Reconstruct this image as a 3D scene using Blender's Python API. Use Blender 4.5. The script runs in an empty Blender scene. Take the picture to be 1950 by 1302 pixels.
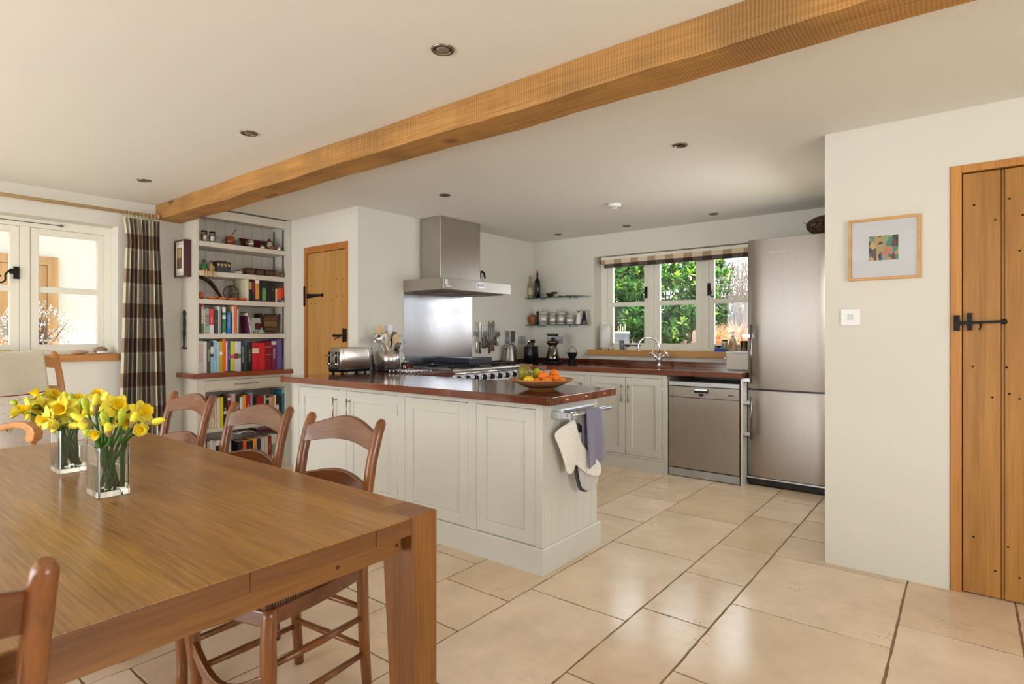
import bpy, bmesh, math, random
from mathutils import Vector, Matrix
random.seed(7)
PI = math.pi
scene = bpy.context.scene
COL = scene.collection

# ------------------------------------------------------------------ camera, exposure, world, lights
cam_d = bpy.data.cameras.new('camera'); cam = bpy.data.objects.new('camera', cam_d); COL.objects.link(cam)
cam_d.sensor_width = 36.0; cam_d.lens = 1096.0 / 1950.0 * 36.0
cam_d.shift_y = -(651.0 - 637.0) / 1950.0
cam_d.clip_start = 0.05; cam_d.clip_end = 200
YAW = math.atan2(865, 1096)
cam.location = (0, 0, 1.22); cam.rotation_euler = (PI / 2, 0, YAW)
cam_d.dof.use_dof = True; cam_d.dof.focus_distance = 2.6; cam_d.dof.aperture_fstop = 5.6
scene.camera = cam
vs = scene.view_settings
vs.view_transform = 'Standard'; vs.look = 'None'; vs.gamma = 1.0; vs.use_curve_mapping = False
vs.exposure = -0.08
world = bpy.data.worlds.new('overcast_sky'); scene.world = world; world.use_nodes = True
wn = world.node_tree.nodes; wl = world.node_tree.links
bg = wn['Background']; tc = wn.new('ShaderNodeTexCoord'); sx = wn.new('ShaderNodeSeparateXYZ'); rp = wn.new('ShaderNodeValToRGB')
wl.new(tc.outputs['Generated'], sx.inputs[0]); wl.new(sx.outputs['Z'], rp.inputs[0]); wl.new(rp.outputs[0], bg.inputs['Color'])
rp.color_ramp.elements[0].position = 0.0; rp.color_ramp.elements[0].color = (0.80, 0.84, 0.88, 1)
rp.color_ramp.elements[1].position = 0.6; rp.color_ramp.elements[1].color = (0.85, 0.93, 1.0, 1)
bg.inputs['Strength'].default_value = 6.0

def area(name, loc, rot, sx_, sy_, power, color=(1, 1, 1), portal=False):
    l = bpy.data.lights.new(name, 'AREA'); l.shape = 'RECTANGLE'; l.size = sx_; l.size_y = sy_; l.energy = power; l.color = color
    if portal: l.cycles.is_portal = True
    o = bpy.data.objects.new(name, l); COL.objects.link(o); o.location = loc; o.rotation_euler = rot
    return o
# daylight coming in through the two glazed openings behind the camera
area('daylight_garden_doors', (-2.75, -2.77, 1.12), (PI / 2 + math.radians(12), 0, 0), 3.5, 1.9, 82, (0.93, 0.955, 1.0))
area('daylight_side_window', (2.74, 0.6, 1.45), (PI / 2 + math.radians(28), 0, PI / 2), 2.2, 1.3, 50, (0.93, 0.96, 1.0))
area('daylight_kitchen_side_window', (-0.560, 4.20, 1.40), (PI / 2 - math.radians(22), 0, PI / 2), 0.86, 0.85, 15, (0.97, 0.98, 1.0))
# sky portals in the two window openings that are in view
area('sky_portal_back', (-2.35, 5.80, 1.56), (-PI / 2, 0, 0), 1.7, 1.1, 1, portal=True)
area('sky_portal_left', (-5.60, 0.6, 1.56), (0, -PI / 2, 0), 1.1, 2.2, 1, portal=True)
sun_d = bpy.data.lights.new('hazy_sun', 'SUN'); sun_d.energy = 6.0; sun_d.angle = math.radians(12); sun_d.color = (1.0, 0.97, 0.92)
sun = bpy.data.objects.new('hazy_sun', sun_d); COL.objects.link(sun); sun.rotation_euler = Vector((-0.8, 0.35, -0.9)).to_track_quat('-Z', 'Y').to_euler()

# ------------------------------------------------------------------ materials
MT = {}
def lin(c):
    return tuple(((x / 255.0) / 12.92 if x / 255.0 <= 0.04045 else ((x / 255.0 + 0.055) / 1.055) ** 2.4) for x in c) + (1.0,)
def mat(name, rgb, rough=0.5, metal=0.0, var=0.06, vscale=6.0, bump=0.0, bscale=60.0, coat=0.0, stretch=(1, 1, 1), spec=0.5, sheen=0.0, trans=0.0, ior=1.45, emit=0.0, alpha=1.0):
    """a plain procedural material: a base colour varied by noise, optional noise bump"""
    if name in MT: return MT[name]
    m = bpy.data.materials.new(name); m.use_nodes = True; MT[name] = m
    N = m.node_tree.nodes; L = m.node_tree.links; b = N['Principled BSDF']
    c = lin(rgb)
    t = N.new('ShaderNodeTexCoord'); mp = N.new('ShaderNodeMapping'); mp.inputs['Scale'].default_value = stretch
    L.new(t.outputs['Object'], mp.inputs['Vector'])
    n = N.new('ShaderNodeTexNoise'); n.inputs['Scale'].default_value = vscale; n.inputs['Detail'].default_value = 4
    L.new(mp.outputs[0], n.inputs['Vector'])
    r = N.new('ShaderNodeValToRGB')
    r.color_ramp.elements[0].position = 0.3; r.color_ramp.elements[1].position = 0.7
    r.color_ramp.elements[0].color = tuple(x * (1 - var) for x in c[:3]) + (1,)
    r.color_ramp.elements[1].color = tuple(min(1, x * (1 + var)) for x in c[:3]) + (1,)
    L.new(n.outputs['Fac'], r.inputs[0]); L.new(r.outputs[0], b.inputs['Base Color'])
    b.inputs['Roughness'].default_value = rough; b.inputs['Metallic'].default_value = metal
    b.inputs['Coat Weight'].default_value = coat; b.inputs['Coat Roughness'].default_value = 0.08
    b.inputs['Specular IOR Level'].default_value = spec; b.inputs['Sheen Weight'].default_value = sheen
    b.inputs['Transmission Weight'].default_value = trans; b.inputs['IOR'].default_value = ior
    if emit:
        L.new(r.outputs[0], b.inputs['Emission Color']); b.inputs['Emission Strength'].default_value = emit
    if bump:
        n2 = N.new('ShaderNodeTexNoise'); n2.inputs['Scale'].default_value = bscale; n2.inputs['Detail'].default_value = 3
        L.new(mp.outputs[0], n2.inputs['Vector'])
        bm = N.new('ShaderNodeBump'); bm.inputs['Strength'].default_value = bump; bm.inputs['Distance'].default_value = 0.01
        L.new(n2.outputs['Fac'], bm.inputs['Height']); L.new(bm.outputs[0], b.inputs['Normal'])
    return m

def wood(name, dark, light, axis='X', rough=0.35, coat=0.0, scale=1.0, boards=0.0, bump=0.12, board_axis=None, contrast=1.0, bvar=0.34, fine=0.35):
    """wood grain running along the given axis; boards>0 adds plank to plank tone changes of that width"""
    if name in MT: return MT[name]
    m = bpy.data.materials.new(name); m.use_nodes = True; MT[name] = m
    N = m.node_tree.nodes; L = m.node_tree.links; b = N['Principled BSDF']
    t = N.new('ShaderNodeTexCoord'); mp = N.new('ShaderNodeMapping')
    s = [14 * scale] * 3; s['XYZ'.index(axis)] = 0.9 * scale
    mp.inputs['Scale'].default_value = s
    L.new(t.outputs['Object'], mp.inputs['Vector'])
    n = N.new('ShaderNodeTexNoise'); n.inputs['Scale'].default_value = 1.0; n.inputs['Detail'].default_value = 5; n.inputs['Distortion'].default_value = 0.6
    L.new(mp.outputs[0], n.inputs['Vector'])
    mp2 = N.new('ShaderNodeMapping'); s2 = [150 * scale] * 3; s2['XYZ'.index(axis)] = 5 * scale; mp2.inputs['Scale'].default_value = s2
    L.new(t.outputs['Object'], mp2.inputs['Vector'])
    n2 = N.new('ShaderNodeTexNoise'); n2.inputs['Scale'].default_value = 1.0; n2.inputs['Detail'].default_value = 2
    L.new(mp2.outputs[0], n2.inputs['Vector'])
    mx = N.new('ShaderNodeMath'); mx.operation = 'MULTIPLY_ADD'; mx.inputs[1].default_value = fine
    L.new(n2.outputs['Fac'], mx.inputs[0])
    ms = N.new('ShaderNodeMath'); ms.operation = 'MULTIPLY'; ms.inputs[1].default_value = 1 - fine; L.new(n.outputs['Fac'], ms.inputs[0])
    L.new(ms.outputs[0], mx.inputs[2])
    fac = mx.outputs[0]
    if boards:
        sp = N.new('ShaderNodeSeparateXYZ'); L.new(t.outputs['Object'], sp.inputs[0])
        ba = board_axis or ('Y' if axis == 'X' else 'X')
        dv = N.new('ShaderNodeMath'); dv.operation = 'DIVIDE'; dv.inputs[1].default_value = boards; L.new(sp.outputs[ba], dv.inputs[0])
        fl = N.new('ShaderNodeMath'); fl.operation = 'FLOOR'; L.new(dv.outputs[0], fl.inputs[0])
        dv2 = N.new('ShaderNodeMath'); dv2.operation = 'DIVIDE'; dv2.inputs[1].default_value = boards * 9; L.new(sp.outputs[axis], dv2.inputs[0])
        ad0 = N.new('ShaderNodeMath'); ad0.operation = 'MULTIPLY_ADD'; ad0.inputs[1].default_value = 0.37; L.new(fl.outputs[0], ad0.inputs[0]); L.new(dv2.outputs[0], ad0.inputs[2])
        fl2 = N.new('ShaderNodeMath'); fl2.operation = 'FLOOR'; L.new(ad0.outputs[0], fl2.inputs[0])
        cb = N.new('ShaderNodeCombineXYZ'); L.new(fl.outputs[0], cb.inputs[0]); L.new(fl2.outputs[0], cb.inputs[1])
        w = N.new('ShaderNodeTexWhiteNoise'); L.new(cb.outputs[0], w.inputs['Vector'])
        ad = N.new('ShaderNodeMath'); ad.operation = 'MULTIPLY_ADD'; ad.inputs[1].default_value = bvar; L.new(w.outputs['Value'], ad.inputs[0])
        sb = N.new('ShaderNodeMath'); sb.operation = 'SUBTRACT'; sb.inputs[1].default_value = bvar / 2; L.new(fac, sb.inputs[0]); L.new(sb.outputs[0], ad.inputs[2])
        fac = ad.outputs[0]
    r = N.new('ShaderNodeValToRGB')
    k = 0.18 / contrast
    r.color_ramp.elements[0].position = 0.5 - k; r.color_ramp.elements[1].position = 0.5 + k
    r.color_ramp.elements[0].color = lin(dark); r.color_ramp.elements[1].color = lin(light)
    L.new(fac, r.inputs[0]); L.new(r.outputs[0], b.inputs['Base Color'])
    b.inputs['Roughness'].default_value = rough; b.inputs['Coat Weight'].default_value = coat; b.inputs['Coat Roughness'].default_value = 0.12
    bm = N.new('ShaderNodeBump'); bm.inputs['Strength'].default_value = bump; bm.inputs['Distance'].default_value = 0.004
    L.new(fac, bm.inputs['Height']); L.new(bm.outputs[0], b.inputs['Normal'])
    return m

def plaid(name, cols, period_v=0.27, period_u=0.24, band=0.4, ustripe=0.45, off_v=0.0, sheen=0.3):
    """woven check on UV metres: cols = (brown x dark warp, brown x light warp, grey x dark warp, grey x light warp)"""
    m = bpy.data.materials.new(name); m.use_nodes = True; MT[name] = m
    N = m.node_tree.nodes; L = m.node_tree.links; b = N['Principled BSDF']
    uv = N.new('ShaderNodeUVMap'); sp = N.new('ShaderNodeSeparateXYZ'); L.new(uv.outputs[0], sp.inputs[0])
    def step(sock, per, off, thr):
        a = N.new('ShaderNodeMath'); a.operation = 'MULTIPLY_ADD'; a.inputs[1].default_value = 1.0 / per; a.inputs[2].default_value = off; L.new(sock, a.inputs[0])
        f = N.new('ShaderNodeMath'); f.operation = 'FRACT'; L.new(a.outputs[0], f.inputs[0])
        c = N.new('ShaderNodeMath'); c.operation = 'LESS_THAN'; c.inputs[1].default_value = thr; L.new(f.outputs[0], c.inputs[0])
        return c.outputs[0]
    sv = step(sp.outputs['Y'], period_v, off_v, band); su = step(sp.outputs['X'], period_u, 0.0, ustripe)
    def mix(f, a, c):
        x = N.new('ShaderNodeMix'); x.data_type = 'RGBA'; L.new(f, x.inputs[0])
        for k, s in ((6, a), (7, c)):
            if isinstance(s, tuple): x.inputs[k].default_value = s
            else: L.new(s, x.inputs[k])
        return x.outputs[2]
    brown = mix(su, lin(cols[0]), lin(cols[1])); grey = mix(su, lin(cols[2]), lin(cols[3]))
    c = mix(sv, grey, brown)
    thin = step(sp.outputs['Y'], period_v, off_v + 0.08, 0.07)
    c = mix(thin, c, mix(su, lin(tuple(min(255, x + 18) for x in cols[2])), lin(cols[3])))
    n = N.new('ShaderNodeTexNoise'); n.inputs['Scale'].default_value = 260; L.new(uv.outputs[0], n.inputs['Vector'])
    bm = N.new('ShaderNodeBump'); bm.inputs['Strength'].default_value = 0.25; bm.inputs['Distance'].default_value = 0.002
    L.new(n.outputs['Fac'], bm.inputs['Height']); L.new(bm.outputs[0], b.inputs['Normal'])
    L.new(c, b.inputs['Base Color']); b.inputs['Roughness'].default_value = 0.9; b.inputs['Sheen Weight'].default_value = sheen
    return m

def pane_mat(name, tint=(1, 1, 1), gl=0.9):
    """thin clear glass: transparent with a Fresnel reflection"""
    m = bpy.data.materials.new(name); m.use_nodes = True; MT[name] = m
    N = m.node_tree.nodes; L = m.node_tree.links
    for x in list(N): N.remove(x)
    o = N.new('ShaderNodeOutputMaterial'); t = N.new('ShaderNodeBsdfTransparent'); t.inputs[0].default_value = tint + (1,)
    g = N.new('ShaderNodeBsdfGlossy'); g.inputs['Roughness'].default_value = 0.02; f = N.new('ShaderNodeFresnel'); f.inputs[0].default_value = 1.35
    tcx = N.new('ShaderNodeTexCoord'); nz = N.new('ShaderNodeTexNoise'); nz.inputs['Scale'].default_value = 3; L.new(tcx.outputs['Object'], nz.inputs['Vector'])
    bm = N.new('ShaderNodeBump'); bm.inputs['Strength'].default_value = 0.02; L.new(nz.outputs['Fac'], bm.inputs['Height']); L.new(bm.outputs[0], g.inputs['Normal'])
    x = N.new('ShaderNodeMixShader'); L.new(f.outputs[0], x.inputs[0]); L.new(t.outputs[0], x.inputs[1]); L.new(g.outputs[0], x.inputs[2]); L.new(x.outputs[0], o.inputs[0])
    return m

# wall paint, joinery paint, timber, metal
WALL = mat('wall_paint', (222, 218, 206), 0.85, var=0.015, vscale=1.2, bump=0.12, bscale=9)
CEIL = mat('ceiling_paint', (230, 227, 218), 0.9, var=0.01, vscale=1.0, bump=0.03, bscale=14)
JOIN = mat('cabinet_paint', (213, 211, 201), 0.38, var=0.012, vscale=3, bump=0.03, bscale=80)
SHELFP = mat('bookcase_paint', (208, 201, 186), 0.45, var=0.012, vscale=3, bump=0.03, bscale=80)
FRAMEP = mat('window_paint', (236, 232, 216), 0.4, var=0.01, vscale=3)
OAKX = wood('oak_along_x', (140, 94, 36), (190, 138, 66), 'X', 0.36, 0.12, boards=0.16, board_axis='Y', contrast=0.9)
OAKTX = wood('table_oak_along_x', (116, 76, 28), (180, 130, 62), 'X', 0.3, 0.2, boards=0.17, board_axis='Y', contrast=1.0, bump=0.3, bvar=0.08, fine=0.55)
OAKTY = wood('table_oak_along_y', (106, 64, 22), (150, 98, 42), 'Y', 0.32, 0.15)
OAKTZ = wood('table_oak_along_z', (108, 64, 22), (154, 98, 42), 'Z', 0.34, 0.12)
BEAM = wood('green_oak_beam', (132, 86, 36), (190, 138, 70), 'X', 0.7, 0.0, scale=0.7, bump=0.6, contrast=1.0, fine=0.5)
DOORW = wood('oak_door_boards', (166, 118, 58), (206, 158, 92), 'Z', 0.42, 0.0, scale=0.8, contrast=0.8)
CHW = wood('chair_wood', (96, 52, 20), (146, 88, 40), 'Z', 0.3, 0.25, scale=1.2)
CHWX = wood('chair_wood_rail', (84, 44, 20), (126, 74, 36), 'X', 0.24, 0.45, scale=1.2)
SILLW = wood('oak_sill', (176, 124, 62), (208, 156, 88), 'X', 0.45)
SILLWY = wood('oak_sill_left', (170, 112, 56), (196, 136, 74), 'Y', 0.45)
IROKO = wood('iroko_worktop', (82, 36, 20), (142, 78, 46), 'X', 0.12, 0.6, boards=0.07, board_axis='Y', bump=0.03, contrast=0.8)
IROKOE = wood('iroko_edge', (118, 54, 28), (168, 90, 50), 'X', 0.3, 0.3, boards=0.3, board_axis='X', bump=0.05)
IROKOY = wood('iroko_worktop_y', (78, 34, 18), (130, 66, 38), 'Y', 0.2, 0.4, boards=0.07, board_axis='X', bump=0.03)
STEEL = mat('brushed_steel_vertical', (176, 169, 161), 0.40, 1.0, var=0.03, vscale=4, bump=0.05, bscale=30, stretch=(30, 30, 0.6))
STEELH = mat('brushed_steel_horizontal', (188, 182, 174), 0.3, 1.0, var=0.03, vscale=4, bump=0.05, bscale=30, stretch=(0.6, 0.6, 30))
for _m in (STEEL, STEELH):
    _N = _m.node_tree.nodes; _L = _m.node_tree.links; _b = _N['Principled BSDF']; _t = _N.new('ShaderNodeTangent'); _t.direction_type = 'RADIAL'; _t.axis = 'Z'
    _L.new(_t.outputs[0], _b.inputs['Tangent']); _b.inputs['Anisotropic'].default_value = 0.75; _b.inputs['Anisotropic Rotation'].default_value = 0.25
CHROME = mat('chrome', (225, 225, 228), 0.08, 1.0, var=0.01)
SATIN = mat('satin_aluminium', (205, 208, 214), 0.3, 1.0, var=0.02)
IRON = mat('black_iron', (26, 25, 24), 0.5, 0.4, var=0.15, bump=0.2, bscale=120)
BLACK = mat('black_plastic', (18, 18, 19), 0.3, 0.0, var=0.1)
ENAMEL = mat('black_enamel', (20, 20, 24), 0.22, 0.0, var=0.1)
WHITEP = mat('white_plastic', (235, 235, 232), 0.3, var=0.01)
PANE = pane_mat('window_pane')
SHELFG = pane_mat('glass_shelf', (0.86, 0.95, 0.91))
GEDGE = mat('glass_edge_green', (30, 92, 72), 0.1, var=0.1)

# ------------------------------------------------------------------ mesh building
class M:
    K = 0
    def __init__(s): s.v = []; s.f = []; s.m = []; s.s = []; s.uv = None
    def add(s, vs_, fs_, mi=0, smooth=False):
        o = len(s.v); s.v += [tuple(v) for v in vs_]
        for f in fs_: s.f.append(tuple(i + o for i in f)); s.m.append(mi); s.s.append(smooth)
        return s
    def box(s, a, b, mi=0):
        # each board is cut a hair differently so that faces never lie exactly in one plane
        M.K = (M.K + 1) % 37; e = 1.2e-5 * M.K
        x0, y0, z0 = [min(p, q) - e for p, q in zip(a, b)]; x1, y1, z1 = [max(p, q) + e for p, q in zip(a, b)]
        return s.add([(x0, y0, z0), (x1, y0, z0), (x1, y1, z0), (x0, y1, z0), (x0, y0, z1), (x1, y0, z1), (x1, y1, z1), (x0, y1, z1)],
                     [(0, 3, 2, 1), (4, 5, 6, 7), (0, 1, 5, 4), (1, 2, 6, 5), (2, 3, 7, 6), (3, 0, 4, 7)], mi)
    def xbox(s, mtx, size, mi=0):
        hx, hy, hz = size[0] / 2, size[1] / 2, size[2] / 2
        vs_ = [mtx @ Vector(p) for p in ((-hx, -hy, -hz), (hx, -hy, -hz), (hx, hy, -hz), (-hx, hy, -hz), (-hx, -hy, hz), (hx, -hy, hz), (hx, hy, hz), (-hx, hy, hz))]
        return s.add(vs_, [(0, 3, 2, 1), (4, 5, 6, 7), (0, 1, 5, 4), (1, 2, 6, 5), (2, 3, 7, 6), (3, 0, 4, 7)], mi)
    def lathe(s, prof, c=(0, 0, 0), n=24, mi=0, mtx=None, sx=1.0, sy=1.0):
        """profile of (radius, z); sharp corners come from repeated points"""
        vs_ = []; c = Vector(c)
        for r, z in prof:
            for i in range(n):
                a = 2 * PI * i / n; p = Vector((r * math.cos(a) * sx, r * math.sin(a) * sy, z))
                if mtx is not None: p = mtx @ p
                vs_.append(p + c)
        fs = []
        for k in range(len(prof) - 1):
            for i in range(n):
                j = (i + 1) % n; fs.append((k * n + i, k * n + j, (k + 1) * n + j, (k + 1) * n + i))
        o = len(s.v); s.add(vs_, fs, mi, True)
        if prof[0][0] > 1e-5: s.f.append(tuple(o + i for i in reversed(range(n)))); s.m.append(mi); s.s.append(False)
        if prof[-1][0] > 1e-5: s.f.append(tuple(o + (len(prof) - 1) * n + i for i in range(n))); s.m.append(mi); s.s.append(False)
        return s
    def cyl(s, p, q, r, r2=None, n=16, mi=0):
        p = Vector(p); q = Vector(q); d = q - p; r2 = r if r2 is None else r2
        rot = d.to_track_quat('Z', 'Y').to_matrix()
        return s.lathe([(r, 0), (r2, d.length)], p, n, mi, rot)
    def tube(s, pts, r, n=8, mi=0, up=None, ry=None, cap=True, closed=False):
        """sweep an ellipse (or a rounded bar when n == 4) along points"""
        pts = [Vector(p) for p in pts]; k = len(pts)
        rs = r if isinstance(r, (list, tuple)) else [r] * k
        rys = rs if ry is None else (ry if isinstance(ry, (list, tuple)) else [ry] * k)
        vs_ = []; prev = None
        for i, p in enumerate(pts):
            if closed: d = pts[(i + 1) % k] - pts[(i - 1) % k]
            else: d = pts[min(i + 1, k - 1)] - pts[max(i - 1, 0)]
            if d.length < 1e-9: d = Vector((0, 0, 1))
            d.normalize()
            if up is not None: u = Vector(up)
            else:
                u = prev if prev is not None else (Vector((0, 0, 1)) if abs(d.z) < 0.9 else Vector((1, 0, 0)))
            a = d.cross(u)
            if a.length < 1e-6: a = d.cross(Vector((0.3, 0.9, 0.2)))
            a.normalize(); bb = a.cross(d).normalized(); prev = bb
            for j in range(n):
                t = 2 * PI * j / n + (PI / 4 if n == 4 else 0); q = 1.4142 if n == 4 else 1
                vs_.append(p + a * math.cos(t) * rs[i] * q + bb * math.sin(t) * rys[i] * q)
        fs = []
        for i in range(k if closed else k - 1):
            i2 = (i + 1) % k
            for j in range(n):
                j2 = (j + 1) % n; fs.append((i * n + j, i * n + j2, i2 * n + j2, i2 * n + j))
        o = len(s.v); s.add(vs_, fs, mi, n > 4)
        if cap and not closed:
            s.f.append(tuple(o + i for i in reversed(range(n)))); s.m.append(mi); s.s.append(False)
            s.f.append(tuple(o + (k - 1) * n + i for i in range(n))); s.m.append(mi); s.s.append(False)
        return s
    def ell(s, c, r, n=16, mi=0, mtx=None):
        r = (r, r, r) if not isinstance(r, (tuple, list)) else r
        pr = [(math.sin(PI * i / (n // 2 + 1)), -math.cos(PI * i / (n // 2 + 1))) for i in range(n // 2 + 2)]
        pr[0] = (0.0001, -1); pr[-1] = (0.0001, 1)
        mm = Matrix.Diagonal(Vector(r)); mm = (mtx @ mm) if mtx is not None else mm
        return s.lathe([(a, b) for a, b in pr], c, n, mi, mm)
    def prism(s, pts, a, b, plane='XY', mi=0, smooth=False):
        """extrude a 2D outline between a and b along the axis missing from plane"""
        def P3(p, h):
            return {'XY': (p[0], p[1], h), 'XZ': (p[0], h, p[1]), 'YZ': (h, p[0], p[1])}[plane]
        n = len(pts); ar = sum(pts[i][0] * pts[(i + 1) % n][1] - pts[(i + 1) % n][0] * pts[i][1] for i in range(n))
        flip = (ar < 0) != (plane == 'XZ')
        if a > b: a, b = b, a
        vs_ = [P3(p, a) for p in pts] + [P3(p, b) for p in pts]
        o = len(s.v)
        sd = [(i, (i + 1) % n, n + (i + 1) % n, n + i) for i in range(n)]
        fs = [tuple(range(n))[::-1], tuple(range(n, 2 * n))]
        if flip: sd = [x[::-1] for x in sd]; fs = [x[::-1] for x in fs]
        s.add(vs_, fs, mi, False); s.v = s.v[:o + 2 * n]
        for x in sd: s.f.append(tuple(i + o for i in x)); s.m.append(mi); s.s.append(smooth)
        return s
    def grid(s, fn, nu, nv, mi=0, smooth=True, thick=None):
        vs_ = [fn(i / nu, j / nv) for j in range(nv + 1) for i in range(nu + 1)]
        fs = [(j * (nu + 1) + i, j * (nu + 1) + i + 1, (j + 1) * (nu + 1) + i + 1, (j + 1) * (nu + 1) + i) for j in range(nv) for i in range(nu)]
        return s.add(vs_, fs, mi, smooth)
    def xf(s, mtx):
        s.v = [tuple(mtx @ Vector(v)) for v in s.v]; return s

OFF = {}
def make(name, m, mats, parent=None, bevel=0.0, seg=2, solid=0.0, sub=0, uvf=None):
    if not isinstance(mats, (list, tuple)): mats = [mats]
    if parent is None:
        xs = [v[0] for v in m.v]; ys = [v[1] for v in m.v]; zs = [v[2] for v in m.v]
        off = Vector(((min(xs) + max(xs)) / 2, (min(ys) + max(ys)) / 2, min(zs)))
    else: off = OFF[parent.name]
    me = bpy.data.meshes.new(name); me.from_pydata([tuple(Vector(v) - off) for v in m.v], [], m.f)
    for x in mats: me.materials.append(x)
    me.polygons.foreach_set('material_index', m.m); me.polygons.foreach_set('use_smooth', m.s)
    if uvf:
        ul = me.uv_layers.new(name='UVMap')
        for lp in me.loops: ul.data[lp.index].uv = uvf[lp.vertex_index]
    me.update()
    if not uvf:
        bmx = bmesh.new(); bmx.from_mesh(me); bmesh.ops.recalc_face_normals(bmx, faces=bmx.faces); bmx.to_mesh(me); bmx.free()
    o = bpy.data.objects.new(name, me); COL.objects.link(o)
    if parent is None: o.location = off
    else: o.parent = parent
    OFF[o.name] = off
    if solid:
        md = o.modifiers.new('solid', 'SOLIDIFY'); md.thickness = solid; md.offset = 0
    if bevel:
        md = o.modifiers.new('bevel', 'BEVEL'); md.width = bevel; md.segments = seg; md.limit_method = 'ANGLE'; md.angle_limit = math.radians(40)
    if sub:
        md = o.modifiers.new('sub', 'SUBSURF'); md.levels = sub; md.render_levels = sub
    return o
def tag(o, label=None, cat=None, group=None, kind=None):
    if label: o['label'] = label
    if cat: o['category'] = cat
    if group: o['group'] = group
    if kind: o['kind'] = kind
    return o
def thing(name, label, cat, loc=(0, 0, 0), group=None):
    o = bpy.data.objects.new(name, None); COL.objects.link(o); o.location = loc; o.empty_display_size = 0.05
    OFF[o.name] = Vector(loc); return tag(o, label, cat, group)
def solo(name, m, mats, label, cat, group=None, **k): return tag(make(name, m, mats, None, **k), label, cat, group)
def struct(name, m, mats, label, cat='room', **k): return tag(make(name, m, mats, None, **k), label, cat, None, 'structure')
def copy_tree(o, loc=None, rotz=None, label=None, group=None, parent=None):
    c = o.copy(); COL.objects.link(c)
    if parent is not None: c.parent = parent
    else: OFF[c.name] = OFF[o.name]
    if loc is not None: c.location = loc
    if rotz is not None: c.rotation_euler = (0, 0, rotz)
    if label: c['label'] = label
    if group: c['group'] = group
    for ch in list(o.children): copy_tree(ch, parent=c)
    return c
def curve(pts, k=6):
    """Catmull-Rom through the points"""
    P_ = [Vector(q) for q in pts]; P_ = [P_[0] * 2 - P_[1]] + P_ + [P_[-1] * 2 - P_[-2]]; out = []
    for i in range(1, len(P_) - 2):
        for j in range(k):
            t = j / k; a, b, c, d = P_[i - 1:i + 3]
            out.append(0.5 * ((2 * b) + (c - a) * t + (2 * a - 5 * b + 4 * c - d) * t * t + (3 * b - a - 3 * c + d) * t ** 3))
    return out + [P_[-2]]
FX = Matrix(((0, 0, 1), (0, 1, 0), (-1, 0, 0)))     # reads downwards, faces +X
FXH = Matrix(((0, 0, 1), (1, 0, 0), (0, 1, 0)))     # reads along +Y, faces +X
FY = Matrix(((1, 0, 0), (0, 0, -1), (0, 1, 0)))     # reads along +X, faces -Y
def text(name, string, size, loc, rot, mt, parent, ext=0.0006, sx_=1.0, bold=0.0):
    cu = bpy.data.curves.new(name, 'FONT'); cu.body = string; cu.size = size; cu.extrude = ext; cu.align_x = 'CENTER'; cu.align_y = 'CENTER'; cu.offset = bold
    t = bpy.data.objects.new('tmp_text', cu); COL.objects.link(t)
    bpy.context.view_layer.update()
    me = bpy.data.meshes.new_from_object(t.evaluated_get(bpy.context.evaluated_depsgraph_get()))
    bpy.data.objects.remove(t); off = OFF[parent.name]
    mm = Matrix.Translation(Vector(loc) - off) @ rot.to_4x4() @ Matrix.Diagonal((sx_, 1, 1, 1))
    me.transform(mm); me.materials.clear(); me.materials.append(mt)
    o = bpy.data.objects.new(name, me); COL.objects.link(o); o.parent = parent; OFF[o.name] = off
    return o
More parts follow.
